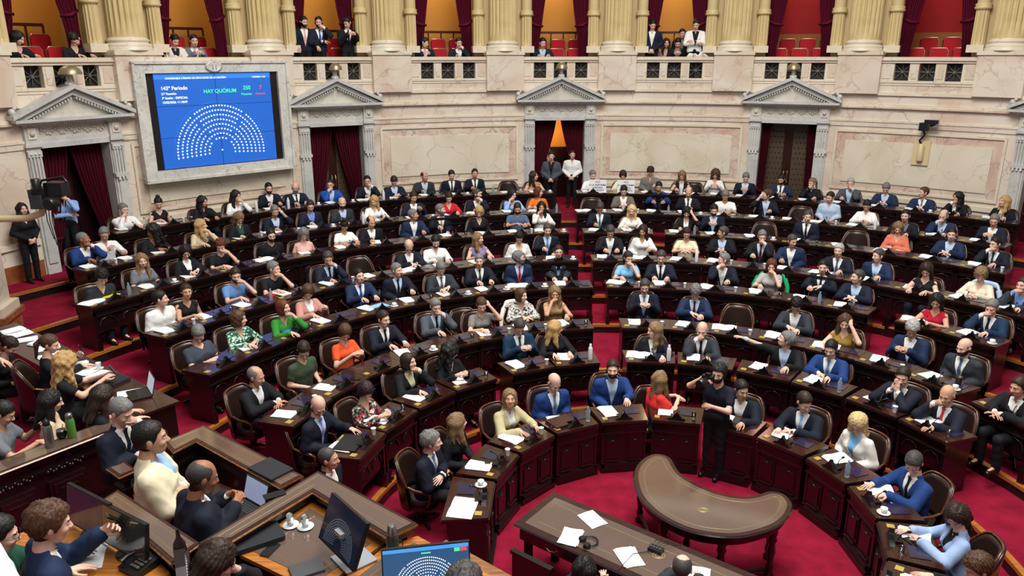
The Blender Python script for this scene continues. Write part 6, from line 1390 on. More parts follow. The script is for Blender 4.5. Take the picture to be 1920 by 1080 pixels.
# ------------------------------------------------------------------ podium
b = MB()
HIP = [(-2.25, 4.60), (-1.607, 5.644), (-.698, 4.903), (.75, 3.70), (.75, 2.4), (-5.2, 2.4), (-5.2, 4.7), (-3.35, 5.45), (-3.05, 5.42), (-2.35, 4.85)]
LOP = [(-1.60, 5.60), (-1.95, 6.34), (-3.258, 7.348), (-3.60, 7.05), (-4.25, 7.5), (-5.4, 5.6), (-5.4, 2.4), (-3.0, 2.4), (-2.2, 4.6)]
b.prism(HIP, 0, 1.61, CARPET); struct('floor', b)
b = MB(); b.prism(LOP, 0, 1.11, CARPET); struct('floor', b)
b = MB(); b.prism([(-3.6, 7.1), (-4.0, 8.3), (-4.05, 8.6), (-7.8, 11.45), (-9.5, 11.4), (-9.5, 4), (-5.3, 5.6)], 0, .97, CARPET); struct('floor', b)
def counter(name, label, poly, z, zb, th=.035, inner=None, gilt=True, body=True, cat='counter'):
    o = thing(name, label, cat)
    b = MB(); b.prism(poly, z-th, z, DWOOD2); b.prism(inset(poly, .025), z-.002, z+.004, GLTOP); loop(b, poly, z-th/2, .012, OWOOD2); b.obj('counter_top', o)
    if gilt: b = MB(); loop(b, inset(poly, .06), z+.0045, .0018, TRIMG); b.obj('gilt_border', o)
    if body:
        b = MB(); b.prism(inset(poly, .05), zb, z-th, RWOOD); b.prism(inset(poly, .015), z-th-.05, z-th, DWOOD); b.prism(inset(poly, .02), z-th-.17, z-th-.14, DWOOD); b.prism(inset(poly, .0), zb, zb+.12, DWOOD); b.obj('panelling', o)
    return o
OWOOD2 = wood('golden_edge_wood', '#6b4426', '#9a6a3c', 5, .3, .3)
counter('podium_ledge', 'angled glass topped ledge around the president desk on the podium', POLY['ledge'], 2.46, 1.2)
counter('podium_counter', 'angled glass topped counter enclosing the lower podium seats', POLY['u'], 2.01, .0)
counter('podium_counter', 'short counter end beside the man in cream suit', POLY['ustub'], 1.95, 1.11, gilt=False)
P0, P1, P2, P3 = [Vector(p) for p in POLY['parapet']]; d_ = (P1-P0).normalized(); nrm = Vector((-d_.y, d_.x))*.27
par = [tuple(P0-d_*1.2), tuple(P1+d_*.25), tuple(P1+d_*.25+nrm), tuple(P0-d_*1.2+nrm)]
o = counter('parapet', 'dark carved parapet with flat wooden top carrying two bottles', par, 1.86, .97, gilt=False, cat='parapet')
Mp = Matrix(((d_.x, nrm.x/.27, 0, P0.x-d_.x*1.2), (d_.y, nrm.y/.27, 0, P0.y-d_.y*1.2), (0, 0, 1, 0), (0, 0, 0, 1)))
LL = (P1-P0).length+1.45
b = MB()
for i in range(5):
    x0 = .1+i*.5
    if x0+.4 > LL: break
    b.box(x0, x0+.38, .0, .06, 1.15, 1.55, RWOOD, Mp); b.box(x0+.04, x0+.34, -.02, .06, 1.19, 1.51, RWOOD, Mp); b.box(x0+.10, x0+.28, -.03, .02, 1.44, 1.455, RISER2, Mp)
    for q in range(14): b.sphere(tuple(Mp @ Vector((x0+.02+q*.027, .02, 1.66+.02*math.sin(q*2)))), .018, DWOOD, 6, 5)
b.obj('carved_panels', o)
# president desk and second desk
def framed(name, label, poly, z, zb):
    o = thing(name, label, 'desk')
    b = MB(); b.prism(poly, z-.03, z, OWOOD); b.prism(inset(poly, .075), z-.003, z+.004, GLTOP); b.obj('desk_top', o)
    b = MB(); loop(b, inset(poly, .14), z+.0045, .0022, TRIMG); b.obj('gilt_border', o)
    b = MB(); b.prism(inset(poly, .06), zb, z-.03, DWOOD); b.obj('desk_body', o); return o
pd = [(-1.62, 5.40), (-.93, 4.84), (-1.30, 4.30), (-1.95, 4.70)]
framed('podium_desk', 'president desk framed in golden wood with leather centre under glass', pd, 2.34, 1.61)
pd2 = [(-.70, 4.92), (.62, 3.84), (.2, 3.3), (-1.22, 4.33), (-.915, 4.80)]
framed('podium_desk', 'second podium desk framed in golden wood carrying the blue monitor and flask', pd2, 2.34, 1.61)
b = MB(); s_ = Vector((-.55, 5.05)); e_ = Vector((.95, 3.78)); n_ = Vector((.64, .77)).normalized()*.22
b.prism([tuple(s_-n_*.4), tuple(e_-n_*.4), tuple(e_+n_*.3), tuple(s_+n_*.3)], 2.12, 2.18, OWOOD2); b.prism([tuple(s_-n_*.35), tuple(e_-n_*.35), tuple(e_+n_*.2), tuple(s_+n_*.2)], 0, 2.12, RWOOD)
thing('podium_ledge', 'lower wooden ledge along the right side of the second podium desk', 'counter', data=b.mesh('podium_ledge'))
ld = [(-3.62, 5.10), (-3.22, 5.50), (-2.34, 4.60), (-2.62, 4.1), (-3.3, 4.0)]
counter('podium_ledge', 'glass topped ledge behind the two monitors at lower left', POLY['left_ledge'], 2.46, 1.11)
b = MB(); b.prism([(-3.9, 4.7), (-3.30, 5.36), (-2.36, 4.50), (-2.5, 3.9), (-3.0, 3.9)], 2.30, 2.34, OWOOD)
o = thing('podium_desk', 'orange wooden desk with two monitors and a telephone at lower left', 'desk', data=b.mesh('podium_desk'))
b = MB(); b.prism([(-3.8, 4.7), (-3.32, 5.26), (-2.45, 4.50), (-2.6, 4.2)], 1.61, 2.30, DWOOD); b.obj('desk_body', o)
# staff table
o = thing('staff_table', 'long dark table covered with papers beside the left stairs', 'table')
stt = [(-7.80, 11.40), (-4.05, 8.55), (-4.38, 8.12), (-8.13, 10.97)]
b = MB(); b.prism(stt, 1.69, 1.72, DWOOD2); b.obj('table_top', o)
b = MB(); b.prism(inset(stt, .04), 1.0 if False else .5, 1.69, DWOOD); b.obj('table_body', o)
Dt = (Vector(stt[1])-Vector(stt[0])).normalized(); Nt = Vector((Dt.y, -Dt.x)); ang = math.atan2(Dt.y, Dt.x)
rngT = random.Random(3)
WHERE = ['beside the black bag at the far end', 'next to the far left mug', 'left of the woman with auburn ponytail', 'behind the auburn ponytail', 'under the raised phone of the ponytailed woman', 'between the two phone holders', 'under the hands of the curly blonde woman', 'right of the curly blonde woman', 'beside the white cup', 'near the black laptop case', 'under the hand of the leaning woman']
for i, t in enumerate((.35, .65, .95, 1.25, 1.55, 1.95, 2.25, 2.55, 2.9, 3.15, 4.0)):
    p = Vector(stt[0])+Dt*t+Nt*(.22+rngT.uniform(-.08, .08)); thing('paper_stack' if i != 10 else 'paper_sheet', 'white papers on the staff table '+WHERE[i], 'papers', (p.x, p.y, 1.722), ang+rngT.uniform(-.5, .5), 'papers on the staff table', data=PM[(1, 2, 4, 2, 1, 2, 2, 1, 4, 1, 0)[i]])
p = Vector(stt[0])+Dt*2.95+Nt*.12; flat('paper_cup', 'white paper cup on the staff table', 'cup', p.x, p.y, 1.73, 0, PCUP)
# laptops, monitors
SCR = mat('screen_dark', '#171c28', .12, coat=.5, emit='#202a40', estr=.25)
SCRW = mat('screen_document', '#c4cbd4', .2, emit='#b9c4d2', estr=.55)
BLU = mat('screen_blue', '#1d50a8', .3, emit='#2560c4', estr=.75)
def laptop(name, label, x, y, z, rz, scr, tilt=105, w=.34):
    o = thing('laptop', label, 'laptop', (x, y, z), rz)
    b = MB(); b.box(-w/2, w/2, -.12, .12, 0, .018, BLK); b.obj('base', o)
    b = MB(); KEY = mat('keycaps', '#2a2a2e', .5)
    for r in range(5):
        for q in range(13): b.box(-w/2+.02+q*.0235, -w/2+.04+q*.0235, .085-r*.026, .105-r*.026, .018, .021, KEY)
    b.obj('keyboard', o)
    M = Matrix.Translation((0, .12, .015)) @ Matrix.Rotation(math.radians(tilt-90), 4, 'X').inverted()
    b = MB(); b.box(-w/2, w/2, 0, .008, 0, .225, BLK, M); b.obj('lid', o)
    b = MB(); b.box(-w/2+.012, w/2-.012, -.002, .001, .018, .212, scr, M); b.obj('screen', o)
    return o
laptop('a', 'open laptop showing a bright document on the staff table', -4.62, 8.72, 1.722, math.radians(-55), SCRW)
p = Vector(stt[0])+Dt*3.45+Nt*.20; b = MB(); b.box(-.19, .19, -.13, .13, 0, .03, mat('black_fabric', '#15151b', .8)); thing('laptop_case', 'black laptop case lying on the staff table', 'laptop case', (p.x, p.y, 1.722), ang+.2, data=b.mesh('laptop_case'))
lx, ly = PTS['laptop_low']
# small shelf desk under the low laptop
b = MB(); b.prism([(-2.85, 6.55), (-2.12, 6.10), (-1.95, 5.75), (-2.15, 5.65), (-2.75, 5.95)], 1.78, 1.81, DWOOD2); thing('writing_shelf', 'low dark writing shelf under the laptop of the balding man', 'shelf', data=b.mesh('writing_shelf'))
laptop('b', 'open laptop used by the balding man at the podium', -2.44, 6.06, 1.812, math.radians(-38), mat('screen_grey_blue', '#8f98b4', .2, emit='#8590b4', estr=.5), 108)
b = MB(); b.box(-.18, .18, -.125, .125, 0, .022, mat('grey_laptop_lid', '#24272e', .3)); flat('laptop', 'closed dark laptop with a white cable on the angled counter', 'laptop', -2.27, 6.42, 2.016, -.65, b.mesh('laptop'))
x, y = PTS['phone']; flat('mobile_phone', 'black mobile phone lying on the podium ledge', 'phone', x, y, 2.466, math.radians(-58), PHN).scale = (1.1, 1.1, 1)
x, y = PTS['laptop_case']; b = MB()
pts = []
for cx, cz, a0 in ((.17, .115, 0), (-.17, .115, 90), (-.17, -.115, 180), (.17, -.115, 270)):
    for i in range(5): a = math.radians(a0+22.5*i); pts.append((cx+.025*math.cos(a), cz+.025*math.sin(a)))
b.prism(pts, 0, .035, mat('black_fabric', '#15151b', .8)); thing('laptop_case', 'black zipped laptop sleeve on the president desk', 'laptop case', (x-.04, y+.02, 2.346), math.radians(33), data=b.mesh('laptop_case'))
for k, (nm, dx) in enumerate((('glass1', 'left'), ('glass2', 'right'))):
    x, y = PTS[nm]; o = thing('water_glass', 'small %s water glass on a white saucer on the president desk' % dx, 'glass', (x, y, 2.347), 0, 'glasses on the president desk')
    o.scale = (.85,)*3; link('saucer', CUPS[0], o); g = link('tumbler', TUMB, o, (0, 0, .008)); g2 = MB(); g2.lathe([(.036, .10), (.03, .112), (.01, .118), (.012, .13), (.002, .135)], GLASS, 14, (0, 0, .0)); g2.obj('lid', o)
def hemicycle(b, w, h, m, y=-.003, M=None, dot=.010, rows=8, r0=.30, r1=.92, full=False):
    """little seat dots in a half circle, in a screen w x h centred on x, bottom at z=0"""
    for r in range(rows):
        R = (r0+(r1-r0)*r/(rows-1))*w*.40; n = int(12+r*6)
        for i in range(n):
            a = math.radians(-8)+(PI+math.radians(16))*i/(n-1)
            if abs((math.degrees(a) % 180)-52) < 1.6 or abs((math.degrees(a) % 180)-128) < 1.6: continue
            x = R*math.cos(a); z = h*.14+R*math.sin(a)*.98+.02*h
            s = dot*w*.5; b.box(x-s, x+s, y-.001, y, z-s, z+s, m, M)
WDOT = mat('screen_white', '#dfe6ee', .3, emit='#dfe6ee', estr=1.0)
GRN = mat('screen_green', '#40d890', .3, emit='#40e090', estr=1.0); REDS = mat('screen_red', '#e0404a', .3, emit='#e0404a', estr=1.0)
def text(body, size, m, parent, loc, rot=(PI/2, 0, 0), align='LEFT', name='lettering'):
    cu = bpy.data.curves.new(name, 'FONT'); cu.body = body; cu.size = size; cu.extrude = .001; cu.align_x = align; cu.offset = size*.012
    cu.materials.append(m); t_ = bpy.data.objects.new(name, cu); C.objects.link(t_); dg = bpy.context.evaluated_depsgraph_get(); me = bpy.data.meshes.new_from_object(t_.evaluated_get(dg)); bpy.data.objects.remove(t_)
    if not me.materials: me.materials.append(m)
    return link(name, me, parent, loc, rot)
def monitor(label, x, y, z, rz, scr, w=.53, h=.31, stand='round', tilt=8, hemi=False, blue=False, lift=.11):
    o = thing('monitor', label, 'monitor', (x, y, z), rz)
    M = Matrix.Translation((0, 0, lift)) @ Matrix.Rotation(math.radians(-tilt), 4, 'X')
    b = MB(); b.box(-w/2, w/2, 0, .03, 0, h, BLK, M); b.obj('housing', o)
    b = MB(); b.box(-w/2+.008, w/2-.008, -.002, .001, .014, h-.008, scr, M); b.obj('screen', o)
    if hemi:
        b = MB(); hemicycle(b, w, h, WDOT if blue else mat('screen_dim', '#5d6470', .3, emit='#5d6470', estr=.5), -.003, M, dot=.013)
        if blue:
            b.box(-w/2+.008, w/2-.008, -.004, -.002, h-.03, h-.008, mat('screen_band', '#3f8fdc', .3, emit='#3f8fdc', estr=.8), M); b.box(w/2-.10, w/2-.065, -.005, -.002, h-.055, h-.033, GRN, M); b.box(w/2-.06, w/2-.02, -.005, -.002, h-.055, h-.033, REDS, M); b.box(-.03, .03, -.005, -.002, h-.05, h-.043, GRN, M)
        b.obj('screen_graphic', o)
    b = MB()
    if stand == 'round': b.lathe([(.11, 0), (.115, .015), (.05, .03), (.025, .06), (.022, .2)], BLK, 20, (0, .07, 0))
    else:
        SIL = mat('silver_stand', '#a9adb4', .35, metal=.6); b.box(-.12, .12, .02, .26, 0, .012, SIL); b.box(-.045, .045, .12, .14, .01, .33, SIL); b.box(-.045, .045, .03, .14, .24, .27, SIL)
    b.obj('stand', o)
    return o
monitor('black monitor seen obliquely at left, behind the brown-haired man', PTS['mon1'][0], PTS['mon1'][1], 2.34, math.radians(-32), SCR, .54, .31, lift=.04)
monitor('black monitor beside the telephone at lower left', PTS['mon2'][0], PTS['mon2'][1], 2.34, math.radians(-32), mat('screen_reflecting', '#3a3a38', .08, coat=.8), .52, .30, lift=.04)
monitor('dark monitor with a half circle diagram standing on the president desk', PTS['mon3'][0], PTS['mon3'][1], 2.345, math.radians(-50), SCR, .50, .34, 'flat', 22, True)
monitor('blue monitor with a white half circle diagram at the bottom of the frame', PTS['mon4'][0], PTS['mon4'][1]-.08, 2.345, math.radians(10), mat('screen_slate_blue', '#2c4c70', .2, emit='#2c5078', estr=.7), .56, .33, 'round', 14, True, True)
x, y = PTS['thermos']; o = thing('thermos', 'dark green steel thermos flask beside the blue monitor', 'flask', (x, y, 2.345), 0)
DG = mat('thermos_green', '#39423a', .35, metal=.3); ST = mat('brushed_steel', '#9a9a98', .28, metal=.9)
b = MB(); b.lathe([(.04, 0), (.043, .02), (.043, .22), (.034, .25)], DG, 20); b.obj('flask_body', o)
b = MB(); b.lathe([(.034, .25), (.034, .28), (.030, .285), (.030, .31), (.018, .32)], ST, 20); b.obj('lid', o)
b = MB(); b.tube([(.043, .0, .20), (.07, 0, .19), (.07, 0, .10), (.043, 0, .09)], .006, BLK, 6); b.obj('handle', o)
x, y = PTS['bottle_s']; o = thing('bottle', 'silver steel flask standing on the parapet', 'bottle', (x, y, 1.866), 0)
b = MB(); b.lathe([(.042, 0), (.045, .02), (.045, .22), (.035, .245)], ST, 20); b.obj('flask_body', o); b = MB(); b.lathe([(.035, .245), (.036, .285), (.02, .30), (.012, .315)], BLK, 16); b.obj('lid', o)
x, y = PTS['bottle_g']; o = thing('bottle', 'green thermos flask standing on the parapet', 'bottle', (x, y, 1.866), 0)
b = MB(); b.lathe([(.042, 0), (.045, .02), (.045, .19), (.036, .215)], mat('leaf_green', '#4c7a34', .35), 20); b.obj('flask_body', o); b = MB(); b.lathe([(.034, .215), (.036, .25), (.03, .27), (.02, .275)], ST, 16); b.obj('lid', o)
x, y = PTS['mate']; o = thing('mate_cup', 'round black mate cup with steel rim between the two flasks', 'cup', (x, y, 1.866), 0)
b = MB(); b.lathe([(.025, 0), (.045, .02), (.052, .05), (.044, .085)], BLK, 18); b.obj('gourd', o); b = MB(); b.lathe([(.044, .085), (.047, .09), (.046, .10), (.038, .10)], ST, 18); b.tube([(.01, 0, .08), (.03, 0, .16)], .004, ST, 6); b.obj('rim', o)
# telephone
o = thing('telephone', 'black desk telephone at the bottom of the frame', 'telephone', (PTS['tel'][0], PTS['tel'][1], 2.345), math.radians(-30))
b = MB(); b.box(-.10, .10, -.11, .11, 0, .05, BLK, Matrix.Rotation(math.radians(10), 4, 'X')); b.obj('body', o)
b = MB(); b.tube([(-.07, -.10, .07), (-.07, -.06, .085), (-.07, .06, .085), (-.07, .10, .07)], [.025, .017, .017, .025], BLK, 8); b.obj('handset', o)
b = MB()
for r in range(4):
    for q in range(3): b.box(-.01+q*.03, .012+q*.03, -.08+r*.03, -.06+r*.03, .048+r*.004, .058+r*.004, IRON)
b.obj('keypad', o)
x = .0
flat('paper_sheet', 'printed white card on the orange desk below the monitors', 'papers', -3.02, 4.66, 2.343, math.radians(20), PM[1])
# notebook and phone on the president desk
b = MB(); b.box(-.11, .11, -.08, .08, 0, .018, mat('grey_notebook', '#3b3c40', .5)); flat('notebook', 'dark grey notebook at the near edge of the president desk', 'notebook', -1.42, 4.52, 2.346, .5, b.mesh('notebook'))
flat('mobile_phone', 'black mobile phone with cable on the edge of the president desk', 'phone', -1.74, 4.74, 2.347, -.3, PHN)
# carved president chair top at the bottom
o = thing('carved_chair', 'carved red mahogany high-backed chair top behind the podium ledge', 'chair', (PTS['cc'][0]+.27, PTS['cc'][1]-.12, 1.61), math.radians(115))
b = MB(); prof = [(-.30, 0), (-.30, .95), (-.34, 1.0), (-.30, 1.06), (-.24, 1.02), (-.16, 1.08), (-.07, 1.14), (0, 1.22), (.07, 1.14), (.16, 1.08), (.24, 1.02), (.30, 1.06), (.34, 1.0), (.30, .95), (.30, 0)]
V = [(x, .22, z) for x, z in prof]+[(x, .28, z) for x, z in prof]; n = len(prof); b.add(V, [tuple(range(n)), tuple(range(2*n-1, n-1, -1))]+[((i+1) % n, i, i+n, (i+1) % n+n) for i in range(n)], CWOOD2 if False else RWOOD)
for q in range(26):
    t = q/25; x = -.3+.6*t; b.sphere((x, .22, .98+.12*math.sin(t*PI)), .028, RWOOD, 7, 5)
b.obj('backrest', o)
b = MB(); b.box(-.28, .28, -.25, .22, .42, .5, VELVET2); b.obj('seat', o)
for sx in (-.3, .3): b = MB(); b.lathe([(.03, 0), (.035, .9), (.02, .98), (.045, 1.02), (.04, 1.07), (.015, 1.12), (.01, 1.18)], RWOOD, 10, (sx, .25, 0)); b.obj('post', o)
# simple office style backs for podium sitters
def podchair(label, x, y, z, rz): return dup(CH, (x, y, z), rz, label, kids=CK)
# ------------------------------------------------------------------ big screen
M = wallM(bay(1), WR-.32)
o = thing('wall_screen', 'large blue voting screen in a white veined marble frame on the wall', 'screen', tuple(M.translation), -math.radians(bay(1)))
SCREEN_BOX = (-1.575, 1.655, 3.155, 5.345)
x0, x1, z0, z1 = SCREEN_BOX
fw = .235
b = MB()
for a in ((x0-fw, x1+fw, z1, z1+fw), (x0-fw, x1+fw, z0-fw, z0), (x0-fw, x0, z0, z1), (x1, x1+fw, z0, z1)):
    b.box(a[0], a[1], -.06, .28, a[2], a[3], WHITEM)
for a in ((x0-fw-.04, x1+fw+.04, z1+fw-.03, z1+fw+.03), (x0-fw-.04, x1+fw+.04, z0-fw-.03, z0-fw+.03), (x0-fw-.04, x0-fw+.02, z0-fw, z1+fw), (x1+fw-.02, x1+fw+.04, z0-fw, z1+fw)):
    b.box(a[0], a[1], -.10, .30, a[2], a[3], WHITEM)
b.obj('marble_frame', o)
b = MB(); b.box(x0, x1, .02, .2, z0, z1, mat('screen_bezel', '#16100e', .4)); b.obj('bezel', o)
bx0, bx1 = x0+.19, x1-.19
BL1 = mat('wall_screen_blue', '#1f5cb8', .4, emit='#1f5fc0', estr=.5); BL2 = mat('wall_screen_band', '#2e74d0', .4, emit='#2e74d0', estr=.7)
b = MB(); b.box(bx0, bx1, .0, .03, z0+.02, z1-.02, BL1); b.box(bx0, bx1, -.004, .0, z1-.14, z1-.02, BL2); b.obj('display', o)
sw = bx1-bx0; sh = z1-z0-.04; zz = z0+.02
b = MB(); LN_ = mat('panel_seam', '#0c2c66', .5)
b.box((bx0+bx1)/2-.004, (bx0+bx1)/2+.004, -.007, 0, zz, zz+sh, LN_)
for t in (.33, .665): b.box(bx0, bx1, -.007, 0, zz+sh*t-.003, zz+sh*t+.003, LN_)
b.obj('panel_seam', o)
b = MB(); cxm = (bx0+bx1)/2
for r in range(8):
    R = sw*(.115+.265*r/7); n = int(14+r*5.2)
    for i in range(n):
        a = math.radians(-4)+(PI+math.radians(8))*i/(n-1)
        if abs(math.degrees(a)-53) < 1.3 or abs(math.degrees(a)-127) < 1.3: continue
        X_ = cxm+R*math.cos(a); Z_ = zz+sh*.14+R*1.02*math.sin(a); b.lathe([(.020, 0), (.020, .004)], WDOT, 8, M=Matrix.Translation((X_, -.004, Z_)) @ Matrix.Rotation(PI/2, 4, 'X'))
b.lathe([(.020, 0), (.020, .004)], WDOT, 8, M=Matrix.Translation((cxm, -.004, zz+sh*.16)) @ Matrix.Rotation(PI/2, 4, 'X'))
b.tube([(cxm+sw*.41*math.cos(a), -.006, zz+sh*.14+sw*.41*math.sin(a)*1.02) for a in np.linspace(-.1, PI+.1, 40)], .004, BL2, 4)
b.obj('seat_diagram', o)
def tx(s, size, m, u, v, al='LEFT'): return text(s, size, m, o, (bx0+sw*u, -.008, zz+sh*v), align=al)
tx('HONORABLE CÁMARA DE DIPUTADOS DE LA NACIÓN', .058, WDOT, .09, .945); tx('12/02/2026 11:30', .05, WDOT, .83, .945)
tx('143º Período', .115, WDOT, .045, .835); tx('21ª Reunión', .07, WDOT, .045, .785); tx('3ª Sesión - ESPECIAL', .07, WDOT, .045, .74); tx('12/02/2026 11:18:09', .07, WDOT, .045, .695)
tx('HAY QUÓRUM', .122, GRN, .535, .79, 'CENTER'); tx('250', .13, GRN, .74, .815, 'LEFT'); tx('Presentes', .07, GRN, .72, .755); tx('7', .13, REDS, .89, .815); tx('Ausentes', .07, REDS, .85, .755)
b = MB(); cz = z1+fw*.6
b.lathe([(.17, 0), (.18, .03), (.13, .07), (.11, .05), (.02, .06)], WHITEM, 20, M=Matrix.Translation((cxm-.02, -.05, cz)) @ Matrix.Rotation(PI/2, 4, 'X') @ Matrix.Diagonal((1.2, .8, 1, 1)))
for q in (-.04, .04): b.box(cxm-.02+q-.015, cxm-.02+q+.015, -.14, -.1, cz-.05, cz+.05, GREYM)
b.sphere((cxm-.02, -.08, cz+.13), .05, WHITEM, 8, 6); b.obj('crest', o)
# ------------------------------------------------------------------ cameras
CREAMT = mat('cream_metal', '#d2bf94', .4)
M = wallM(bay(7)+.6, WR-.06)
o = thing('wall_camera', 'black robotic camera on a cream wall bracket right of centre', 'camera', tuple(M.translation), -math.radians(bay(7)+.6))
b = MB(); b.box(-.20, .20, -.03, .02, 2.98, 3.62, CREAMT); b.lathe([(.07, 3.1), (.075, 3.12), (.075, 3.5), (.04, 3.54)], CREAMT, 16, (0, -.08, 0)); b.obj('bracket', o)
b = MB(); b.tube([(0, -.08, 3.52), (-.06, -.10, 3.62), (0, -.12, 3.70), (.05, -.12, 3.78), (0, -.14, 3.88)], .025, BLK, 8); b.obj('arm', o)
b = MB(); b.box(-.09, .11, -.28, -.05, 3.88, 4.08, BLK); b.obj('head', o)
b = MB(); b.box(.02, .34, -.30, -.16, 4.06, 4.16, BLK); b.lathe([(.05, 0), (.055, .12)], BLK, 14, M=Matrix.Translation((.16, -.24, 4.02)) @ Matrix.Rotation(math.radians(60), 4, 'Y')); b.obj('lens', o)
# television camera on the left arm
o = thing('television_camera', 'large black television camera on a cream swivel arm at left', 'camera')
b = MB(); b.box(-8.90, -8.72, 12.33, 12.46, 2.55, 3.15, CREAMT); b.tube([(-8.80, 12.35, 2.7), (-8.78, 12.25, 2.85), (-8.76, 12.22, 3.10), (-8.62, 12.22, 3.20), (-7.85, 12.22, 3.22), (-7.60, 12.22, 3.30), (-7.48, 12.22, 3.50)], .055, CREAMT, 12); b.obj('arm', o)
b = MB(); b.box(-7.62, -7.42, 12.1, 12.5, 3.50, 3.72, BLK); b.box(-7.45, -7.17, 12.15, 12.4, 3.58, 3.80, BLK); b.box(-7.65, -7.47, 12.05, 12.35, 3.40, 3.62, mat('grey_plastic', '#33353a', .5)); b.tube([(-7.6, 12.3, 3.72), (-7.55, 12.3, 3.82), (-7.2, 12.3, 3.88), (-7.15, 12.3, 3.8)], .02, BLK, 8); b.lathe([(.06, 0), (.065, .16), (.05, .17)], BLK, 14, (-7.50, 12.05, 3.72)); b.box(-7.75, -7.62, 12.2, 12.45, 3.55, 3.68, mat('grey_plastic', '#33353a', .5)); b.obj('camera_body', o)
b = MB(); b.lathe([(.09, 0), (.10, .18), (.08, .2)], BLK, 16, M=Matrix.Translation((-7.29, 12.12, 3.50)) @ Matrix.Rotation(math.radians(115), 4, 'Y') @ Matrix.Rotation(PI/2, 4, 'X')); b.obj('lens', o)
for q in range(3):
    b = MB(); b.tube([(-7.47+q*.05, 12.15, 3.45), (-7.45+q*.04, 12.1, 3.2), (-7.40+q*.03, 12.12, 2.9-.1*q)], .008, BLK, 5); b.obj('cable', o)
o = thing('horn_speaker', 'round cream swivel lamp mounted on the left pier', 'lamp', (-8.55, 12.1, 4.55), 0)
b = MB(); b.lathe([(.19, 0), (.20, .05), (.17, .12), (.05, .14)], CREAMT, 20, M=Matrix.Rotation(math.radians(70), 4, 'Y')); b.obj('shade', o)
b = MB(); b.tube([(-.1, .25, 0), (0, .12, 0), (.1, .02, 0)], .03, CREAMT, 8); b.obj('bracket', o)
# placards on the back row desks
for i, (kx, nm) in enumerate(((2, 'left'), (5.3, 'right'))):
    r_ = row_r(0, kx, -.84); p = op(kx, r_); o = thing('placard', 'white protest placard with red and black lettering, %s of the pair on the back row' % nm, 'placard', (p[0], p[1], 2.06), -math.radians(kx), 'protest placards')
    b = MB(); b.box(-.24, .24, -.01, .0, 0, .36, PAPER); b.obj('board', o)
    INKB = mat('black_ink', '#111111', .6); INKR = mat('red_ink', '#d01820', .6)
    text('NO', .085, INKR, o, (0, -.012, .275), align='CENTER')
    for j, s in enumerate(('A LA REFORMA', 'LABORAL', 'ESCLAVISTA')): text(s, .068, INKB, o, (0, -.012, .195-j*.075), align='CENTER')
# photographer's camera, phones in hands

A_, B_ = [Vector(p) for p in POLY['rail']]; D_ = (B_-A_).normalized(); N_ = Vector((D_.y, -D_.x))
if N_.x > 0: N_ = -N_
b = MB(); q_ = [A_-D_*.5, B_+D_*.9, B_+D_*.9+N_*.5, A_-D_*.5+N_*.5]
b.prism([tuple(p) for p in q_], 4.9, 5.0, mat('white_rail', '#e4e6e8', .4)); b.prism([tuple(p) for p in inset([tuple(p) for p in q_], .05)], 3.9, 4.9, PINK)
thing('marble_rail', 'white rail edge in the lower left corner, nearest to the viewer', 'rail', data=b.mesh('marble_rail'))
# ------------------------------------------------------------------ people
for S_ in SEATS:
    if len(S_) < 10: continue
    L, dt, wl, wr, loc, th, x, y, rz, look, fit, hair, pose, g, p, lean, sk = S_
    leg = 'black' if NP[0] % 3 else 'dnavy'
    if pose == 'd': pose = random.Random(int(x*1000)).choice(('d', 'd', 'aa', 'ad', 'da', 'dn', 'nd', 'aa', 'nn'))
    fat = 1 if any(w in look for w in ('heavy', 'stout')) else 0
    person(look, fit, hair, pose, (x, y, FZ[L]), math.radians(rz), g, p, 0, lean, sk, fat, 'deputies seated in the rows', leg, scale=1.03)
EXO = []
for x, y, z, rz, look, fit, hair, pose, g, p, lean, sk, fat, stand, sc in EXTRA:
    EXO.append(person(look, fit, hair, pose, (x, y, z), math.radians(rz), g, p, stand, lean, sk, fat, None, 'slate' if 'jeans' in look else 'black', scale=sc))
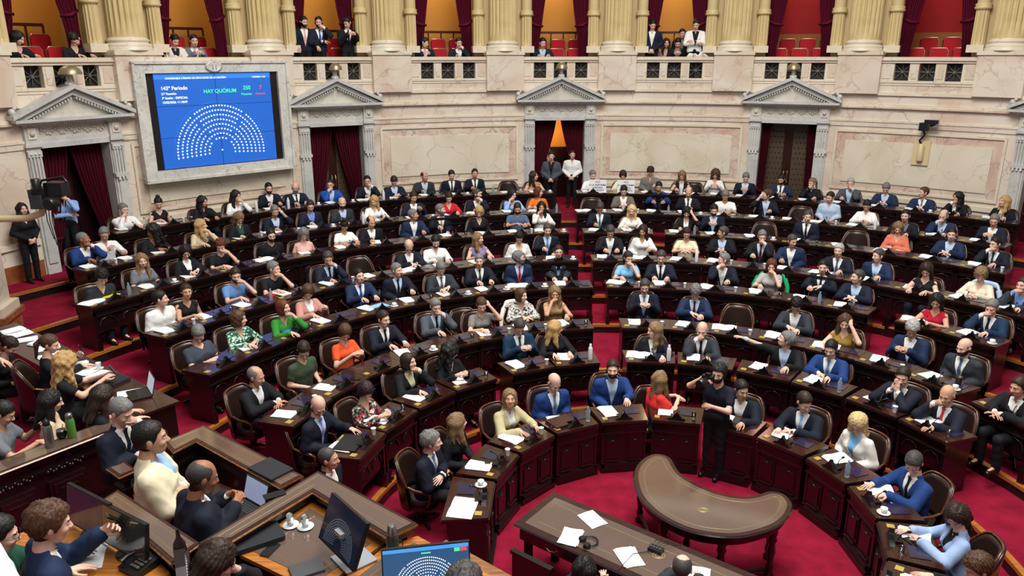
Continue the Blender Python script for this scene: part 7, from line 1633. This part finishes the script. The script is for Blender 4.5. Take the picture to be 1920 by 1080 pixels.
# balcony people: bay, along wall, height of floor, standing, radius, turn
BAL = [(0, -.52, 0, .55, 'woman with sunglasses on her head in the leftmost balcony bay', 'B black', 'black longs', 'd', 35, 30),
 (0, -.30, 0, 1.6, 'dark-haired person behind the woman with sunglasses, leftmost balcony bay', 'B black', 'dbrown curly', 'd', 10, 10),
 (0, .62, 0, .50, 'person in dark jacket slumped over the rail, leftmost balcony bay', 'B black', 'black short', 'd', -60, 60),
 (1, -.42, 0, .70, 'young man in white jacket over dark shirt seated above the screen', 'S offwhite/dnavy/-', 'black short', 'lp', 10, 35),
 (1, .05, 0, .70, 'man in grey suit holding a phone seated above the screen', 'S grey/white/-', 'black short', 'r', -10, 15),
 (2, -.55, 1, .38, 'bearded man in dark suit leaning on the balcony rail with both hands', 'S dnavy/white/pink', 'black short be', 'sb', 15, 15),
 (2, -.15, 1, .38, 'bearded man in navy suit and blue tie standing with hand at chin', 'S navy/white/blue', 'black short be', 'sc', -20, 10),
 (2, .64, 1, .38, 'man in black suit standing looking at his phone on the balcony', 'S black/white/black', 'black short', 'r', -60, 30),
 (3, -.55, 0, .60, 'young man in navy suit seated at the rail with a phone', 'S navy/white/-', 'black short', 'r', 60, 20),
 (3, .45, 0, .60, 'man in dark suit with hand at mouth seated at the balcony rail', 'S dnavy/white/-', 'dbrown short', 'cL', 0, 20),
 (4, -.48, 0, .55, 'man in blue suit seated at the rail above the central doorway', 'S navy/lblue/-', 'black short', 'd', 10, 20),
 (5, -.68, 1, .38, 'young man in navy suit standing at the rail with clasped hands', 'S navy/white/-', 'black short', 'sk', 15, 30),
 (5, -.25, 0, 1.1, 'woman with long dark hair seated behind the standing young man', 'B pink', 'dbrown longs', 'l', 10, 10),
 (5, .08, 0, .95, 'man in dark jacket looking at his phone between the two standing men', 'S black/grey/-', 'black short', 'r', 0, 35),
 (5, .22, 0, 1.9, 'dark-haired person in the back row of the right central bay', 'S black/grey/-', 'black short', 'l', 10, 10),
 (5, .55, 1, .38, 'man in white blazer over black shirt standing with folded arms', 'S white/black/-', 'black short', 'sx', -10, 25),
 (5, .66, 0, .50, 'woman with long hair in white top leaning on the balcony rail', 'B white', 'dbrown longs', 'd', 0, 20)]
for k, s, st, r, look, fit, hair, pose, g, p in BAL:
    M = wallM(bay(k), WR+r+(.12 if st else .1)); q = M @ Vector((s, 0, 0))
    fl = 4.87 if r < 1.4 else 5.15
    person(look, fit, hair, pose, (q.x, q.y, fl), -math.radians(bay(k)), g, p, st, .10 if st else .2, 0, 0, 'people on the balcony', 'black', scale=1.06)
def hold(name, label, cat, root, loc, rz, me): 
    r = root.rotation_euler.z; c_, s_ = math.cos(r), math.sin(r); k = root.scale[0]; x, y, z = [v*k for v in loc]
    return thing(name, label, cat, (root.location.x+c_*x-s_*y, root.location.y+s_*x+c_*y, root.location.z+z), r+rz, None, data=me)
# photographer's camera
b = MB(); b.box(-.075, .075, -.04, .04, -.05, .05, BLK); b.lathe([(.04, 0), (.042, .10), (.055, .13), (.055, .24), (.05, .24)], BLK, 18, M=Matrix.Rotation(PI/2, 4, 'X')); b.box(-.03, .03, -.03, .03, .05, .085, BLK)
hold('photo_camera', 'black camera with long lens held up by the photographer', 'camera', EXO[0], (-.03, -.30, .93+.66), .0, b.mesh('photo_camera'))
ph = PHN
def tiltphone(root, label, loc, rx):
    o = hold('mobile_phone', label, 'phone', root, loc, 0, ph); o.rotation_euler = (rx, 0, o.rotation_euler.z); return o
tiltphone(EXO[16], 'black phone held up by the woman with auburn ponytail', (.08, -.47, .465+.50), 1.1)
tiltphone(EXO[17], 'black phone held up by the curly blonde woman', (.0, -.60, .465+.49), 1.1)
tiltphone(EXO[20], 'black phone in the hand of the man in grey t-shirt', (.09, -.47, .465+.49), .5)
tiltphone(EXO[10], 'black handset in the hand of the brown-haired man', (.09, -.48, .465+.50), .8)
for i in (16,):
    e = EXO[i]; rz = e.rotation_euler.z; dup(CH, (e.location.x-math.sin(rz)*.05, e.location.y+math.cos(rz)*.05, e.location.z), rz, 'brown leather armchair under the '+' '.join(e['label'].split()[:9]), kids=CK)
